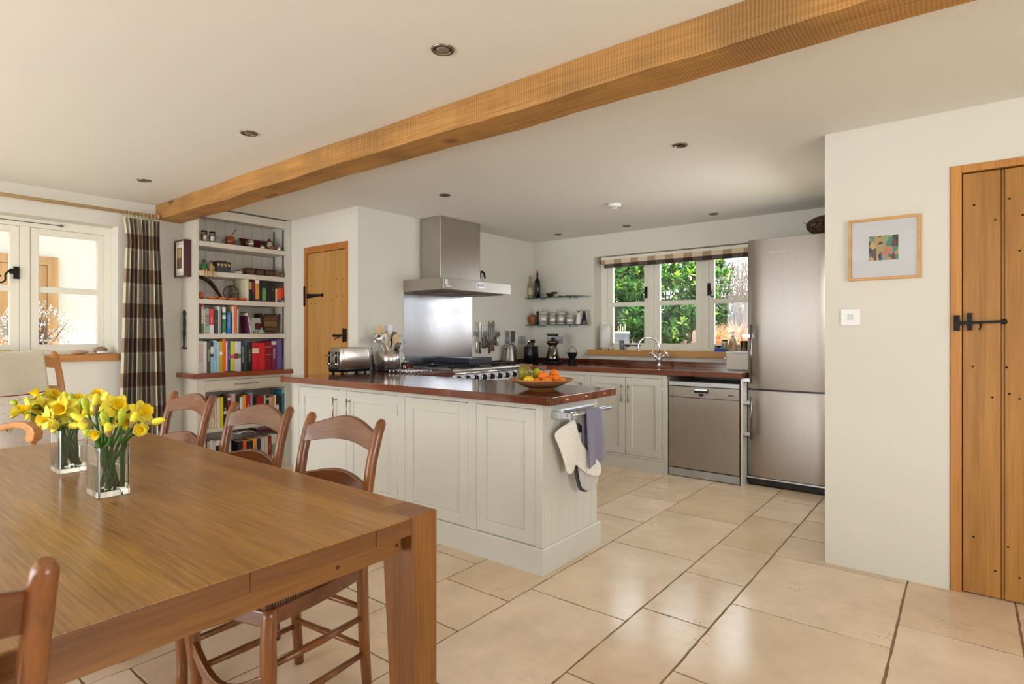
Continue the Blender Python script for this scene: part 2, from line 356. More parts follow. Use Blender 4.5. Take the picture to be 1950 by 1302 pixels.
# ------------------------------------------------------------------ the room shell
CZ = 2.29
def limestone(name, base, k):
    m = bpy.data.materials.new(name); m.use_nodes = True; MT[name] = m
    N = m.node_tree.nodes; L = m.node_tree.links; b = N['Principled BSDF']
    t = N.new('ShaderNodeTexCoord')
    n = N.new('ShaderNodeTexNoise'); n.inputs['Scale'].default_value = 3.2 + k * 0.3; n.inputs['Detail'].default_value = 7; n.inputs['Roughness'].default_value = 0.6
    L.new(t.outputs['Object'], n.inputs['Vector'])
    r = N.new('ShaderNodeValToRGB'); r.color_ramp.elements[0].position = 0.35; r.color_ramp.elements[1].position = 0.68
    r.color_ramp.elements[0].color = lin(tuple(x - 14 for x in base)); r.color_ramp.elements[1].color = lin(tuple(min(255, x + 6) for x in base))
    L.new(n.outputs['Fac'], r.inputs[0])
    # wandering veins and pits, only where a large noise allows them
    mp = N.new('ShaderNodeMapping'); mp.inputs['Scale'].default_value = (1, 1.6, 1); L.new(t.outputs['Object'], mp.inputs['Vector'])
    v = N.new('ShaderNodeTexNoise'); v.inputs['Scale'].default_value = 7; v.inputs['Detail'].default_value = 2; v.inputs['Distortion'].default_value = 2.4; L.new(mp.outputs[0], v.inputs['Vector'])
    a = N.new('ShaderNodeMath'); a.operation = 'SUBTRACT'; a.inputs[1].default_value = 0.5; L.new(v.outputs['Fac'], a.inputs[0])
    ab = N.new('ShaderNodeMath'); ab.operation = 'ABSOLUTE'; L.new(a.outputs[0], ab.inputs[0])
    lt = N.new('ShaderNodeMapRange'); lt.inputs[1].default_value = 0.006; lt.inputs[2].default_value = 0.022; lt.inputs[3].default_value = 1; lt.inputs[4].default_value = 0; L.new(ab.outputs[0], lt.inputs[0])
    g = N.new('ShaderNodeTexNoise'); g.inputs['Scale'].default_value = 3.1; g.inputs['Detail'].default_value = 2; L.new(t.outputs['Object'], g.inputs['Vector'])
    gm = N.new('ShaderNodeMapRange'); gm.inputs[1].default_value = 0.6; gm.inputs[2].default_value = 0.7; L.new(g.outputs['Fac'], gm.inputs[0])
    pr = N.new('ShaderNodeMath'); pr.operation = 'MULTIPLY'; L.new(lt.outputs[0], pr.inputs[0]); L.new(gm.outputs[0], pr.inputs[1])
    p = N.new('ShaderNodeTexVoronoi'); p.inputs['Scale'].default_value = 16; L.new(t.outputs['Object'], p.inputs['Vector'])
    pm = N.new('ShaderNodeMapRange'); pm.inputs[1].default_value = 0.03; pm.inputs[2].default_value = 0.07; pm.inputs[3].default_value = 0.55; pm.inputs[4].default_value = 0; L.new(p.outputs['Distance'], pm.inputs[0])
    mx = N.new('ShaderNodeMath'); mx.operation = 'MAXIMUM'; L.new(pr.outputs[0], mx.inputs[0]); L.new(pm.outputs[0], mx.inputs[1])
    sc = N.new('ShaderNodeMath'); sc.operation = 'MULTIPLY'; sc.inputs[1].default_value = 0.42; L.new(mx.outputs[0], sc.inputs[0])
    c = N.new('ShaderNodeMix'); c.data_type = 'RGBA'; L.new(sc.outputs[0], c.inputs[0]); L.new(r.outputs[0], c.inputs[6]); c.inputs[7].default_value = lin((120, 92, 62))
    L.new(c.outputs[2], b.inputs['Base Color'])
    rr = N.new('ShaderNodeMapRange'); rr.inputs[3].default_value = 0.10; rr.inputs[4].default_value = 0.26; L.new(n.outputs['Fac'], rr.inputs[0]); L.new(rr.outputs[0], b.inputs['Roughness'])
    bm = N.new('ShaderNodeBump'); bm.inputs['Strength'].default_value = 0.12; bm.inputs['Distance'].default_value = 0.01
    n3 = N.new('ShaderNodeTexNoise'); n3.inputs['Scale'].default_value = 6; L.new(t.outputs['Object'], n3.inputs['Vector'])
    L.new(n3.outputs['Fac'], bm.inputs['Height']); L.new(bm.outputs[0], b.inputs['Normal'])
    return m
STONE = [limestone('limestone_a', (234, 211, 181), 0), limestone('limestone_b', (229, 204, 172), 1), limestone('limestone_c', (238, 216, 189), 2), limestone('limestone_d', (231, 207, 177), 3)]
GROUT = mat('grout', (150, 126, 96), 0.95, var=0.15, vscale=30, bump=0.4, bscale=90)
fl = M(); fl.box((-5.7, -3.0, -0.06), (3.0, 5.6, -0.003), 4)
XL = [-5.62, -5.05, -4.55, -4.15, -3.65, -3.35, -2.75, -2.405, -2.045, -1.642, -1.138, -0.838, -0.228, 0.175, 0.68, 0.98, 1.6, 2.0, 2.5, 2.98]
JO = {(-2.405, -2.045): [2.288, 3.05, 3.55, 4.53], (-2.045, -1.642): [1.40, 1.722, 2.057, 2.75, 3.465, 4.017, 4.316], (-1.642, -1.138): [1.42, 2.225, 3.042, 3.80, 4.60],
      (-1.138, -0.838): [1.2, 1.756, 2.382, 2.884, 3.394, 4.047, 4.55], (-0.838, -0.228): [1.2, 2.003, 2.67, 3.404, 3.779, 4.17], (-0.228, 0.175): [1.3, 2.1, 2.916, 3.435], (0.175, 0.68): [1.1, 1.9, 2.5, 3.1]}
rf = random.Random(3)
for i in range(len(XL) - 1):
    x0, x1 = XL[i], XL[i + 1]; js = list(JO.get((x0, x1), []))
    lo = js[0] if js else rf.uniform(1.8, 2.6); pre = []
    y = lo
    while y > -2.95: y -= rf.choice((0.45, 0.6, 0.75, 0.9)); pre.append(y)
    y = js[-1] if js else lo; post = []
    if not js: js = [lo]
    while y < 5.5: y += rf.choice((0.45, 0.6, 0.75)); post.append(y)
    ys = [max(-2.98, q) for q in pre[::-1]] + js + [min(5.55, q) for q in post]
    ys = sorted(set(ys))
    for a, b_ in zip(ys[:-1], ys[1:]):
        if b_ - a < 0.03: continue
        g = 0.0048; w = rf.uniform(-0.001, 0.001)
        # slightly wandering, worn edges
        P4 = []
        n_ = 12
        for (ax, ay, bx, by) in ((x0 + g, a + g, x1 - g, a + g), (x1 - g, a + g, x1 - g, b_ - g), (x1 - g, b_ - g, x0 + g, b_ - g), (x0 + g, b_ - g, x0 + g, a + g)):
            for q in range(n_):
                f_ = q / n_; j = 0 if q == 0 else 1
                P4.append((ax + (bx - ax) * f_ + j * rf.uniform(-0.002, 0.002), ay + (by - ay) * f_ + j * rf.uniform(-0.002, 0.002)))
        fl.prism(P4, -0.02, w * 0.3, 'XY', rf.randrange(4))
struct('floor', fl, STONE + [GROUT], 'polished cream limestone slab floor laid in courses of mixed widths', 'floor')
struct('ceiling', M().box((-5.7, -3.0, CZ), (3.0, 5.8, CZ + 0.15)), CEIL, 'plain off-white plaster ceiling with recessed downlights', 'ceiling')

def wall(name, axis, at, thick, a0, a1, z0, z1, holes, label, m=WALL):
    """slab at `at` towards at+thick on the axis, spanning a0..a1, with rectangular holes (h0, h1, hz0, hz1)"""
    w = M()
    def bx(p0, p1, q0, q1):
        if p1 - p0 < 1e-4 or q1 - q0 < 1e-4: return
        if axis == 'X': w.box((at, p0, q0), (at + thick, p1, q1))
        else: w.box((p0, at, q0), (p1, at + thick, q1))
    cur = a0
    for h0, h1, hz0, hz1 in sorted(holes):
        bx(cur, h0, z0, z1); bx(h0, h1, z0, hz0); bx(h0, h1, hz1, z1); cur = h1
    bx(cur, a1, z0, z1)
    return struct(name, w, m, label, 'wall')
wall('wall_left', 'X', -5.27, -0.32, -2.8, 2.96, 0, CZ, [(-0.12, 1.645, 1.02, 2.077)], 'off-white plaster wall with the plaid-curtained window')
wall('wall_left_back', 'Y', 2.96, 0.12, -5.27, -3.97, 0, CZ, [(-4.756, -4.10, 0, 2.014)], 'off-white plaster wall around the narrow oak plank door beside the bookcase')
wall('wall_cooker', 'X', -3.97, -0.12, 3.08, 5.43, 0, CZ, [], 'off-white plaster wall behind the cooker and hood')
wall('wall_back', 'Y', 5.43, 0.35, -4.09, -0.474, 0, CZ, [(-3.158, -1.50, 1.0, 2.058)], 'off-white plaster wall around the kitchen sink window')
wall('wall_fridge_side', 'X', -0.594, 0.12, 3.58, 5.43, 0, CZ, [(3.76, 4.64, 0.95, 2.02)], 'plaster return wall beside the tall fridge freezer')
wall('wall_right', 'Y', 3.46, 0.12, -0.594, 2.8, 0, CZ, [(-0.062, 0.80, 0, 2.022)], 'off-white plaster wall with the framed abstract print and large plank door')
wall('wall_front', 'Y', -2.8, -0.2, -5.27, 2.8, 0, CZ, [(-4.6, -0.9, 0.1, 2.15)], 'off-white plaster wall behind the viewer with garden doors')
wall('wall_far_right', 'X', 2.8, 0.2, -2.8, 3.46, 0, CZ, [(-0.5, 1.7, 0.8, 2.1)], 'off-white plaster wall at the far right of the room')

# ------------------------------------------------------------------ beam
bm_ = M(); rb = random.Random(11); nseg = 110; X0, X1 = -5.268, 2.79
ring = []
def wob(x, k): return 0.004 * math.sin(x * 2.3 + k) + 0.0025 * math.sin(x * 7.1 + 2 * k)
for i in range(nseg + 1):
    x = X0 + (X1 - X0) * i / nseg
    chip = rb.uniform(0.002, 0.011)
    ring.append([(x, 1.91 + wob(x, 0), 2.289), (x, 1.91 + wob(x, 0.3), 2.178 + chip * 0.6), (x, 1.91 + chip + wob(x, 0.3), 2.168 + wob(x, 1)), (x, 2.10 - chip * 0.8, 2.166 + wob(x, 2)), (x, 2.108 + wob(x, 3) * 0.6, 2.175 + chip * 0.4), (x, 2.108, 2.289)])
vs_ = [p for r_ in ring for p in r_]; fs_ = []
for i in range(nseg):
    for j in range(6): fs_.append((i * 6 + j, i * 6 + (j + 1) % 6, (i + 1) * 6 + (j + 1) % 6, (i + 1) * 6 + j))
fs_ += [tuple(range(6)), tuple(nseg * 6 + i for i in range(6))]
bm_.add(vs_, fs_)
# rough sawn oak: saw marks across, knots, dark waney stains
N = BEAM.node_tree.nodes; L = BEAM.node_tree.links; b = N['Principled BSDF']
old = b.inputs['Base Color'].links[0].from_socket
t = N.new('ShaderNodeTexCoord'); w1 = N.new('ShaderNodeTexWave'); w1.bands_direction = 'X'; w1.inputs['Scale'].default_value = 26; w1.inputs['Distortion'].default_value = 2.2; w1.inputs['Detail'].default_value = 3
L.new(t.outputs['Object'], w1.inputs['Vector'])
st = N.new('ShaderNodeTexNoise'); st.inputs['Scale'].default_value = 2.1; st.inputs['Detail'].default_value = 5; L.new(t.outputs['Object'], st.inputs['Vector'])
sm = N.new('ShaderNodeMapRange'); sm.inputs[1].default_value = 0.47; sm.inputs[2].default_value = 0.68; sm.inputs[4].default_value = 0.75; L.new(st.outputs['Fac'], sm.inputs[0])
x1 = N.new('ShaderNodeMix'); x1.data_type = 'RGBA'; L.new(sm.outputs[0], x1.inputs[0]); L.new(old, x1.inputs[6]); x1.inputs[7].default_value = lin((112, 78, 38))
wm = N.new('ShaderNodeMath'); wm.operation = 'MULTIPLY'; wm.inputs[1].default_value = 0.22; L.new(w1.outputs['Fac'], wm.inputs[0])
x2 = N.new('ShaderNodeMix'); x2.data_type = 'RGBA'; L.new(wm.outputs[0], x2.inputs[0]); L.new(x1.outputs[2], x2.inputs[6]); x2.inputs[7].default_value = lin((226, 178, 104))
kn = N.new('ShaderNodeTexVoronoi'); kn.inputs['Scale'].default_value = 2.4; kn.inputs['Randomness'].default_value = 1
mpk = N.new('ShaderNodeMapping'); mpk.inputs['Scale'].default_value = (1, 1.6, 2.2); L.new(t.outputs['Object'], mpk.inputs['Vector']); L.new(mpk.outputs[0], kn.inputs['Vector'])
km = N.new('ShaderNodeMapRange'); km.inputs[1].default_value = 0.05; km.inputs[2].default_value = 0.17; km.inputs[3].default_value = 0.8; km.inputs[4].default_value = 0; L.new(kn.outputs['Distance'], km.inputs[0])
x3 = N.new('ShaderNodeMix'); x3.data_type = 'RGBA'; L.new(km.outputs[0], x3.inputs[0]); L.new(x2.outputs[2], x3.inputs[6]); x3.inputs[7].default_value = lin((66, 42, 22))
L.new(x3.outputs[2], b.inputs['Base Color'])
solo('ceiling_beam', bm_, BEAM, 'long rough-sawn oak beam crossing the whole ceiling', 'beam')

# ------------------------------------------------------------------ plank doors
def nails(pts, y):
    m = M()
    for x, z in pts: m.lathe([(0.0001, 0.004), (0.0042, 0.003), (0.0048, 0)], (x, y, z), 8, 0, Matrix.Rotation(PI / 2, 3, 'X'))
    return m
IRONH = IRON
d1 = thing('door_1', 'narrow oak plank door with black strap hinge beside the bookcase', 'door', (-4.43, 2.96, 0)); d1['kind'] = 'structure'
f = M(); f.box((-4.754, 2.952, 0), (-4.722, 3.06, 2.012)).box((-4.134, 2.952, 0), (-4.102, 3.06, 2.012)).box((-4.722, 2.952, 1.955), (-4.134, 3.06, 2.012))
make('door_frame', f, wood('door_frame_wood', (164, 98, 40), (196, 130, 62), 'Z', 0.45), d1, bevel=0.002)
lf = M(); xs = [-4.720, -4.615, -4.545, -4.375, -4.305, -4.235, -4.136]
for a, b_ in zip(xs[:-1], xs[1:]): lf.box((a + 0.0015, 2.968, 0.005), (b_ - 0.0015, 3.0, 1.952))
lf.box((-4.72, 2.975, 0.006), (-4.136, 2.998, 1.951))
leaf = make('door_leaf', lf, DOORW, d1, bevel=0.003)
nl = [(-4.66, 1.66), (-4.59, 1.67), (-4.66, 1.5), (-4.59, 1.5), (-4.44, 1.52), (-4.34, 1.52), (-4.27, 1.7), (-4.19, 1.7), (-4.27, 1.55), (-4.19, 1.55), (-4.66, 0.62), (-4.59, 0.6), (-4.66, 0.4), (-4.3, 0.6)]
make('nail_heads', nails(nl, 2.968), IRON, leaf)
h = M(); h.box((-4.752, 2.945, 1.48), (-4.728, 2.953, 1.66)); h.prism([(-4.73, 1.548), (-4.73, 1.592), (-4.50, 1.580), (-4.50, 1.562)], 2.958, 2.966, 'XZ'); h.lathe([(0.0001, 0.006), (0.017, 0.005), (0.019, 0)], (-4.487, 2.968, 1.571), 12, 0, Matrix.Rotation(PI / 2, 3, 'X'))
make('strap_hinge', h, IRON, leaf)
h = M(); h.box((-4.130, 2.940, 1.16), (-4.108, 2.953, 1.27)); h.box((-4.18, 2.958, 1.155), (-4.166, 2.966, 1.275)); h.tube([(-4.105, 2.95, 1.215), (-4.20, 2.945, 1.212), (-4.27, 2.945, 1.210)], [0.008, 0.007, 0.011], 8); h.tube([(-4.2, 2.945, 1.205), (-4.24, 2.94, 1.19), (-4.26, 2.938, 1.175)], 0.004, 6); h.ell((-4.285, 2.945, 1.212), 0.013, 10)
make('latch', h, IRON, leaf)

d2 = thing('door_2', 'wide oak plank door with black thumb latch at the right edge', 'door', (0.37, 3.46, 0)); d2['kind'] = 'structure'
f = M(); f.box((-0.060, 3.452, 0), (-0.0165, 3.56, 2.020)).box((0.765, 3.452, 0), (0.798, 3.56, 2.020)).box((-0.0165, 3.452, 1.985), (0.765, 3.56, 2.020))
make('door_frame', f, wood('door_frame_wood_right', (170, 108, 46), (206, 146, 74), 'Z', 0.45), d2, bevel=0.002)
lf = M(); lf.box((-0.012, 3.478, 0.006), (0.76, 3.50, 1.978))
for a, b_ in ((-0.013, 0.124), (0.140, 0.33), (0.344, 0.52), (0.534, 0.762)): lf.box((a, 3.468, 0.006), (b_, 3.50, 1.979))
for x in (0.132, 0.337, 0.527): lf.tube([(x, 3.474, 0.006), (x, 3.474, 1.979)], 0.0045, 8)
leaf = make('door_leaf', lf, wood('oak_door_boards_right', (142, 94, 38), (188, 136, 68), 'Z', 0.4, 0.0, scale=0.7, contrast=0.9), d2, bevel=0.002)
nl = [(0.029, 1.828), (0.105, 1.75), (0.155, 1.84), (0.20, 1.76), (0.024, 1.07), (0.095, 0.93), (0.145, 1.07), (0.19, 0.93), (0.027, 0.27), (0.105, 0.13), (0.15, 0.25), (0.19, 0.12), (0.155, 0.95), (0.19, 1.6)]
make('nail_heads', nails(nl, 3.468), IRON, leaf)
h = M(); h.box((-0.047, 3.437, 1.238), (-0.024, 3.453, 1.312)); h.lathe([(0.0001, 0.004), (0.004, 0.003), (0.005, 0)], (-0.036, 3.437, 1.30), 8, 0, Matrix.Rotation(PI / 2, 3, 'X')); h.box((-0.024, 3.437, 1.264), (-0.012, 3.452, 1.285))
h.box((0.002, 3.452, 1.24), (0.020, 3.468, 1.322)); h.prism([(-0.03, 1.268), (-0.03, 1.280), (0.127, 1.286), (0.127, 1.274)], 3.444, 3.452, 'XZ'); h.lathe([(0.0001, 0.006), (0.011, 0.004), (0.013, 0)], (0.136, 3.468, 1.279), 10, 0, Matrix.Rotation(PI / 2, 3, 'X')); h.box((0.12, 3.45, 1.274), (0.14, 3.468, 1.286)); h.tube([(0.05, 3.446, 1.274), (0.053, 3.44, 1.255), (0.047, 3.436, 1.243)], 0.004, 6)
make('latch', h, IRON, leaf)

# ------------------------------------------------------------------ windows
def sash(parent, axis, at, d, a0, a1, z0, z1, p0, p1, pz0, pz1, bars):
    m = M()
    def bx(u0, u1, w0, w1, e0=0.0, e1=0.0):
        if axis == 'Y': m.box((u0, at + e0, w0), (u1, at + d - e1, w1))
        else: m.box((at + e0, u0, w0), (at + d - e1, u1, w1))
    bx(a0, p0, z0, z1); bx(p1, a1, z0, z1); bx(p0, p1, z0, pz0); bx(p0, p1, pz1, z1)
    for q0, q1 in bars: bx(p0, p1, q0, q1, 0.006, 0.006)
    s_ = make('sash', m, FRAMEP, parent, bevel=0.003)
    g = M(); c = at + d / 2
    if axis == 'Y': g.box((p0, c - 0.002, pz0), (p1, c + 0.002, pz1))
    else: g.box((c - 0.002, p0, pz0), (c + 0.002, p1, pz1))
    make('pane', g, PANE, s_); return s_
w2 = thing('window_2', 'white painted three-light casement window over the sink', 'window', (-2.33, 5.58, 1.06)); w2['kind'] = 'structure'
f = M(); Y0, Y1 = 5.575, 5.645
f.box((-3.158, Y0, 1.065), (-3.079, Y1, 2.058)).box((-1.50, Y0, 1.065), (-1.44, Y1, 2.058)).box((-3.158, Y0, 2.012), (-1.45, Y1, 2.058)).box((-3.158, Y0 - 0.01, 1.06), (-1.45, Y1, 1.09)).box((-2.598, Y0, 1.09), (-2.534, Y1, 2.012)).box((-2.03, Y0, 1.09), (-1.965, Y1, 2.012))
make('window_frame', f, FRAMEP, w2, bevel=0.003)
for a0, a1, p0, p1 in ((-3.077, -2.600, -3.015, -2.645), (-2.532, -2.032, -2.476, -2.096), (-1.963, -1.502, -1.918, -1.56)):
    sash(w2, 'Y', 5.582, 0.045, a0, a1, 1.092, 2.010, p0, p1, 1.128, 1.972, [(1.522, 1.565)])
for x, sg in ((-2.620, 1), (-1.962, -1)):
    h = M(); h.box((x - 0.013, 5.566, 1.60), (x + 0.013, 5.584, 1.72)); h.box((x - 0.006, 5.548, 1.645), (x + 0.006, 5.568, 1.70))
    xx = x - sg * 0.012
    h.tube(curve([(x, 5.552, 1.672), (xx, 5.545, 1.655), (xx - sg * 0.022, 5.542, 1.628), (xx - sg * 0.014, 5.542, 1.602), (xx - sg * 0.034, 5.542, 1.583), (xx - sg * 0.046, 5.542, 1.597)]), 0.0052, 8)
    make('latch', h, IRON, w2)
for x0, x1 in ((-2.86, -2.67), (-1.90, -1.70)):
    h = M(); h.tube([(x0, 5.560, 1.105), (x0 + 0.06, 5.556, 1.108), (x1 - 0.02, 5.556, 1.108), (x1, 5.556, 1.104)], 0.0052, 8); h.box((x0 + 0.02, 5.552, 1.092), (x0 + 0.05, 5.575, 1.112)); h.box((x1 - 0.05, 5.552, 1.092), (x1 - 0.02, 5.575, 1.112))
    make('casement_stay', h, IRON, w2)
struct('trim_1', M().box((-3.215, 5.39, 0.998), (-1.50, 5.575, 1.062)), SILLW, 'oak window board under the sink window', 'sill', bevel=0.004)

w1_ = thing('window_1', 'white painted casement window beside the plaid curtain', 'window', (-5.42, 0.8, 1.07)); w1_['kind'] = 'structure'
f = M(); XA, XB = -5.50, -5.425
f.box((XA, 1.600, 1.068), (XB, 1.645, 2.077)).box((XA, -0.12, 1.068), (XB, -0.07, 2.077)).box((XA, -0.12, 2.015), (XB, 1.645, 2.077)).box((XA, -0.12, 1.06), (XB + 0.01, 1.645, 1.10)).box((XA, 1.072, 1.10), (XB, 1.132, 2.015)).box((XA, 0.50, 1.10), (XB, 0.56, 2.015))
make('window_frame', f, FRAMEP, w1_, bevel=0.003)
for a0, a1, p0, p1 in ((1.134, 1.598, 1.184, 1.554), (0.562, 1.07, 0.615, 1.018), (-0.068, 0.498, -0.02, 0.45)):
    sash(w1_, 'X', -5.475, 0.045, a0, a1, 1.102, 2.013, p0, p1, 1.145, 1.968, [(1.535, 1.578)])
h = M(); h.box((-5.432, 1.036, 1.625), (-5.412, 1.066, 1.715)); h.box((-5.416, 1.010, 1.66), (-5.395, 1.042, 1.695))
h.tube(curve([(-5.398, 1.02, 1.68), (-5.392, 1.0, 1.672), (-5.39, 0.985, 1.645), (-5.39, 0.985, 1.61), (-5.39, 0.965, 1.592), (-5.39, 0.945, 1.60), (-5.39, 0.945, 1.63), (-5.39, 0.962, 1.64)]), 0.006, 8)
make('latch', h, IRON, w1_)
struct('trim_2', M().box((-5.425, -0.16, 1.018), (-5.235, 1.645, 1.070)), SILLWY, 'oak window board under the curtained window', 'sill', bevel=0.004)
# glazed openings behind the viewer
w3 = thing('window_3', 'white framed garden doors behind the viewer', 'window', (-2.6, -2.9, 0.2)); w3['kind'] = 'structure'
f = M(); f.box((-4.6, -2.93, 0.1), (-4.5, -2.85, 2.15)).box((-1.0, -2.93, 0.1), (-0.9, -2.85, 2.15)).box((-4.5, -2.93, 2.05), (-1.0, -2.85, 2.15)).box((-4.5, -2.93, 0.1), (-1.0, -2.85, 0.2)).box((-2.8, -2.93, 0.2), (-2.7, -2.85, 2.05))
make('window_frame', f, FRAMEP, w3)
w4 = thing('window_4', 'white framed window at the far right of the room', 'window', (2.9, 0.6, 0.8)); w4['kind'] = 'structure'
f = M(); f.box((2.85, -0.5, 0.8), (2.93, -0.4, 2.1)).box((2.85, 1.6, 0.8), (2.93, 1.7, 2.1)).box((2.85, -0.5, 2.0), (2.93, 1.7, 2.1)).box((2.85, -0.5, 0.8), (2.93, 1.7, 0.9)).box((2.85, 0.55, 0.9), (2.93, 0.65, 2.0))
make('window_frame', f, FRAMEP, w4)

# ------------------------------------------------------------------ downlights and smoke alarm
def downlight(x, y, label, dark=False):
    t = thing('downlight', label, 'ceiling light', (x, y, CZ), 'recessed ceiling downlights')
    m = M(); m.lathe([(0.044, -0.0005), (0.044, -0.003), (0.041, -0.006), (0.034, -0.0075), (0.031, -0.0045), (0.030, -0.0005)], (x, y, CZ), 32)
    make('trim_ring', m, mat('brushed_nickel', (150, 140, 130), 0.25, 1.0), t)
    m = M(); m.lathe([(0.0301, -0.0005), (0.029, -0.0015), (0.026, -0.0015)], (x, y, CZ), 24); make('gap_ring', m, BLACK, t)
    m = M(); m.lathe([(0.0255, -0.0008), (0.025, -0.004), (0.018, -0.0055), (0.0001, -0.006)], (x, y, CZ), 14)
    make('lamp_lens', m, mat('dark_lamp_lens', (30, 26, 24), 0.2, 0.3) if dark else mat('frosted_lamp_lens', (176, 166, 152), 0.15, 0.6, var=0.3, vscale=160), t)
for x, y, lb, dk in ((-1.542, 1.534, 'nickel ceiling downlight nearest the viewer, in front of the beam', False), (-2.988, 1.532, 'nickel ceiling downlight in front of the beam, middle of its row', False), (-4.474, 1.551, 'nickel ceiling downlight near the window wall, furthest along the row before the beam', False),
                 (-1.268, 3.138, 'ceiling downlight behind the beam, nearest the picture wall', True), (-3.136, 3.142, 'ceiling downlight behind the beam, in front of the cooker hood', True), (-2.625, 5.145, 'ceiling downlight above the sink, middle of the row by the back wall', True),
                 (-1.757, 5.109, 'ceiling downlight by the back wall nearest the fridge', True), (-3.417, 5.125, 'ceiling downlight in the back corner above the glass shelves', True)):
    downlight(x, y, lb, dk)
sm_ = M(); sm_.lathe([(0.001, -0.045), (0.030, -0.044), (0.036, -0.040), (0.037, -0.028), (0.050, -0.024), (0.055, -0.018), (0.055, -0.001)], (-2.26, 4.216, CZ), 32)
t = thing('smoke_alarm', 'round white smoke alarm on the ceiling between the beam and the sink', 'smoke alarm', (-2.26, 4.216, CZ))
make('housing', sm_, WHITEP, t)
m = M()
for i in range(16):
    a = 2 * PI * i / 16; m.xbox(Matrix.Translation((-2.26 + 0.0365 * math.cos(a), 4.216 + 0.0365 * math.sin(a), CZ - 0.034)) @ Matrix.Rotation(a, 4, 'Z'), (0.003, 0.004, 0.010))
make('vent_slots', m, BLACK, t)

struct('trim_3', M().box((-4.80, 3.075, 0.0), (-4.06, 3.079, 2.06)), WALL, 'plain backing behind the narrow plank door')
struct('trim_4', M().box((-0.10, 3.575, 0.0), (0.84, 3.579, 2.06)), WALL, 'plain backing behind the wide plank door')

w5 = thing('window_5', 'white framed window in the return wall beside the fridge', 'window', (-0.52, 4.2, 0.95)); w5['kind'] = 'structure'
f = M(); f.box((-0.54, 3.76, 0.95), (-0.48, 3.81, 2.02)).box((-0.54, 4.59, 0.95), (-0.48, 4.64, 2.02)).box((-0.54, 3.81, 1.97), (-0.48, 4.59, 2.02)).box((-0.54, 3.81, 0.95), (-0.48, 4.59, 1.0)).box((-0.54, 4.18, 1.0), (-0.48, 4.22, 1.97))
make('window_frame', f, FRAMEP, w5)
# ------------------------------------------------------------------ dining table
TZ = 0.76
tb = thing('dining_table', 'long oak dining table holding two vases of daffodils', 'table', (-2.08, 0.40, 0))
TX0, TX1, TY0, TY1 = -3.06, -1.095, -0.27, 1.067
n_ = 0.115; q_ = 0.088
out = [(TX0, TY0), (TX1 - n_, TY0), (TX1 - n_, TY0 + q_), (TX1, TY0 + q_), (TX1, TY1 - q_), (TX1 - n_, TY1 - q_), (TX1 - n_, TY1), (TX0, TY1)]
make('tabletop', M().prism(out, TZ - 0.043, TZ, 'XY'), OAKTX, tb, bevel=0.0025)
EDGE = wood('table_edge_block', (96, 56, 20), (134, 84, 36), 'Y', 0.35, 0.1)
e = M().box((TX1, TY1 - q_ - 0.11, TZ - 0.042), (TX1 + 0.003, TY1 - q_ - 0.003, TZ - 0.003)).box((TX1, TY0 + q_ + 0.003, TZ - 0.042), (TX1 + 0.003, 0.56, TZ - 0.003)).box((TX1, 0.563, TZ - 0.042), (TX1 + 0.003, TY1 - q_ - 0.113, TZ - 0.003))
make('end_lipping', e, EDGE, tb, bevel=0.001)
a = M(); a.box((TX1 - 0.055, TY0 + 0.09, TZ - 0.093), (TX1 - 0.025, TY1 - 0.10, TZ - 0.044)); make('apron', a, OAKTY, tb, bevel=0.002)
a = M(); a.box((TX0 + 0.255, TY0 + 0.09, TZ - 0.093), (TX0 + 0.285, TY1 - 0.09, TZ - 0.044)); make('apron', a, OAKTY, tb, bevel=0.002)
for y in (TY0 + 0.03, TY1 - 0.055):
    a = M(); a.box((TX0 + 0.30, y, TZ - 0.093), (TX1 - 0.1, y + 0.025, TZ - 0.044)); make('apron', a, OAKTX, tb, bevel=0.002)
for y in (0.952, 0.78):
    pg = M(); pg.lathe([(0.004, -0.001), (0.0045, 0.001), (0.0001, 0.0012)], (TX1 - 0.025, y, TZ - 0.068), 8, 0, Matrix.Rotation(PI / 2, 3, 'Y'))
    make('dowel', pg, mat('dark_dowel', (60, 32, 14), 0.6), tb)
# the two far legs stand in from the end, between the seats
for sx_, sy_ in ((1, 1), (1, -1), (-1, 1), (-1, -1)):
    ox = (TX1 + 0.001) if sx_ > 0 else TX0 + 0.232; zt = TZ + 0.0005 if sx_ > 0 else TZ - 0.0435; oy = TY1 if sy_ > 0 else TY0
    ix = ox - sx_ * (n_ - 0.001); iy = oy - sy_ * (q_ - 0.001)
    m = M()
    # full square at the top, tapering on the two inner faces below the apron
    lv = [(0, ix + sx_ * 0.028, iy + sy_ * 0.018), (0.66, ix, iy), (zt, ix, iy)]
    vs_ = []
    for z, ax, ay in lv:
        X_ = sorted((ax, ox)); Y_ = sorted((ay, oy)); vs_ += [(X_[0], Y_[0], z), (X_[1], Y_[0], z), (X_[1], Y_[1], z), (X_[0], Y_[1], z)]
    fs = [(3, 2, 1, 0), (8, 9, 10, 11)]
    for k in range(2):
        for j in range(4): fs.append((k * 4 + j, k * 4 + (j + 1) % 4, k * 4 + 4 + (j + 1) % 4, k * 4 + 4 + j))
    m.add(vs_, fs); make('leg', m, OAKTZ, tb, bevel=0.002)

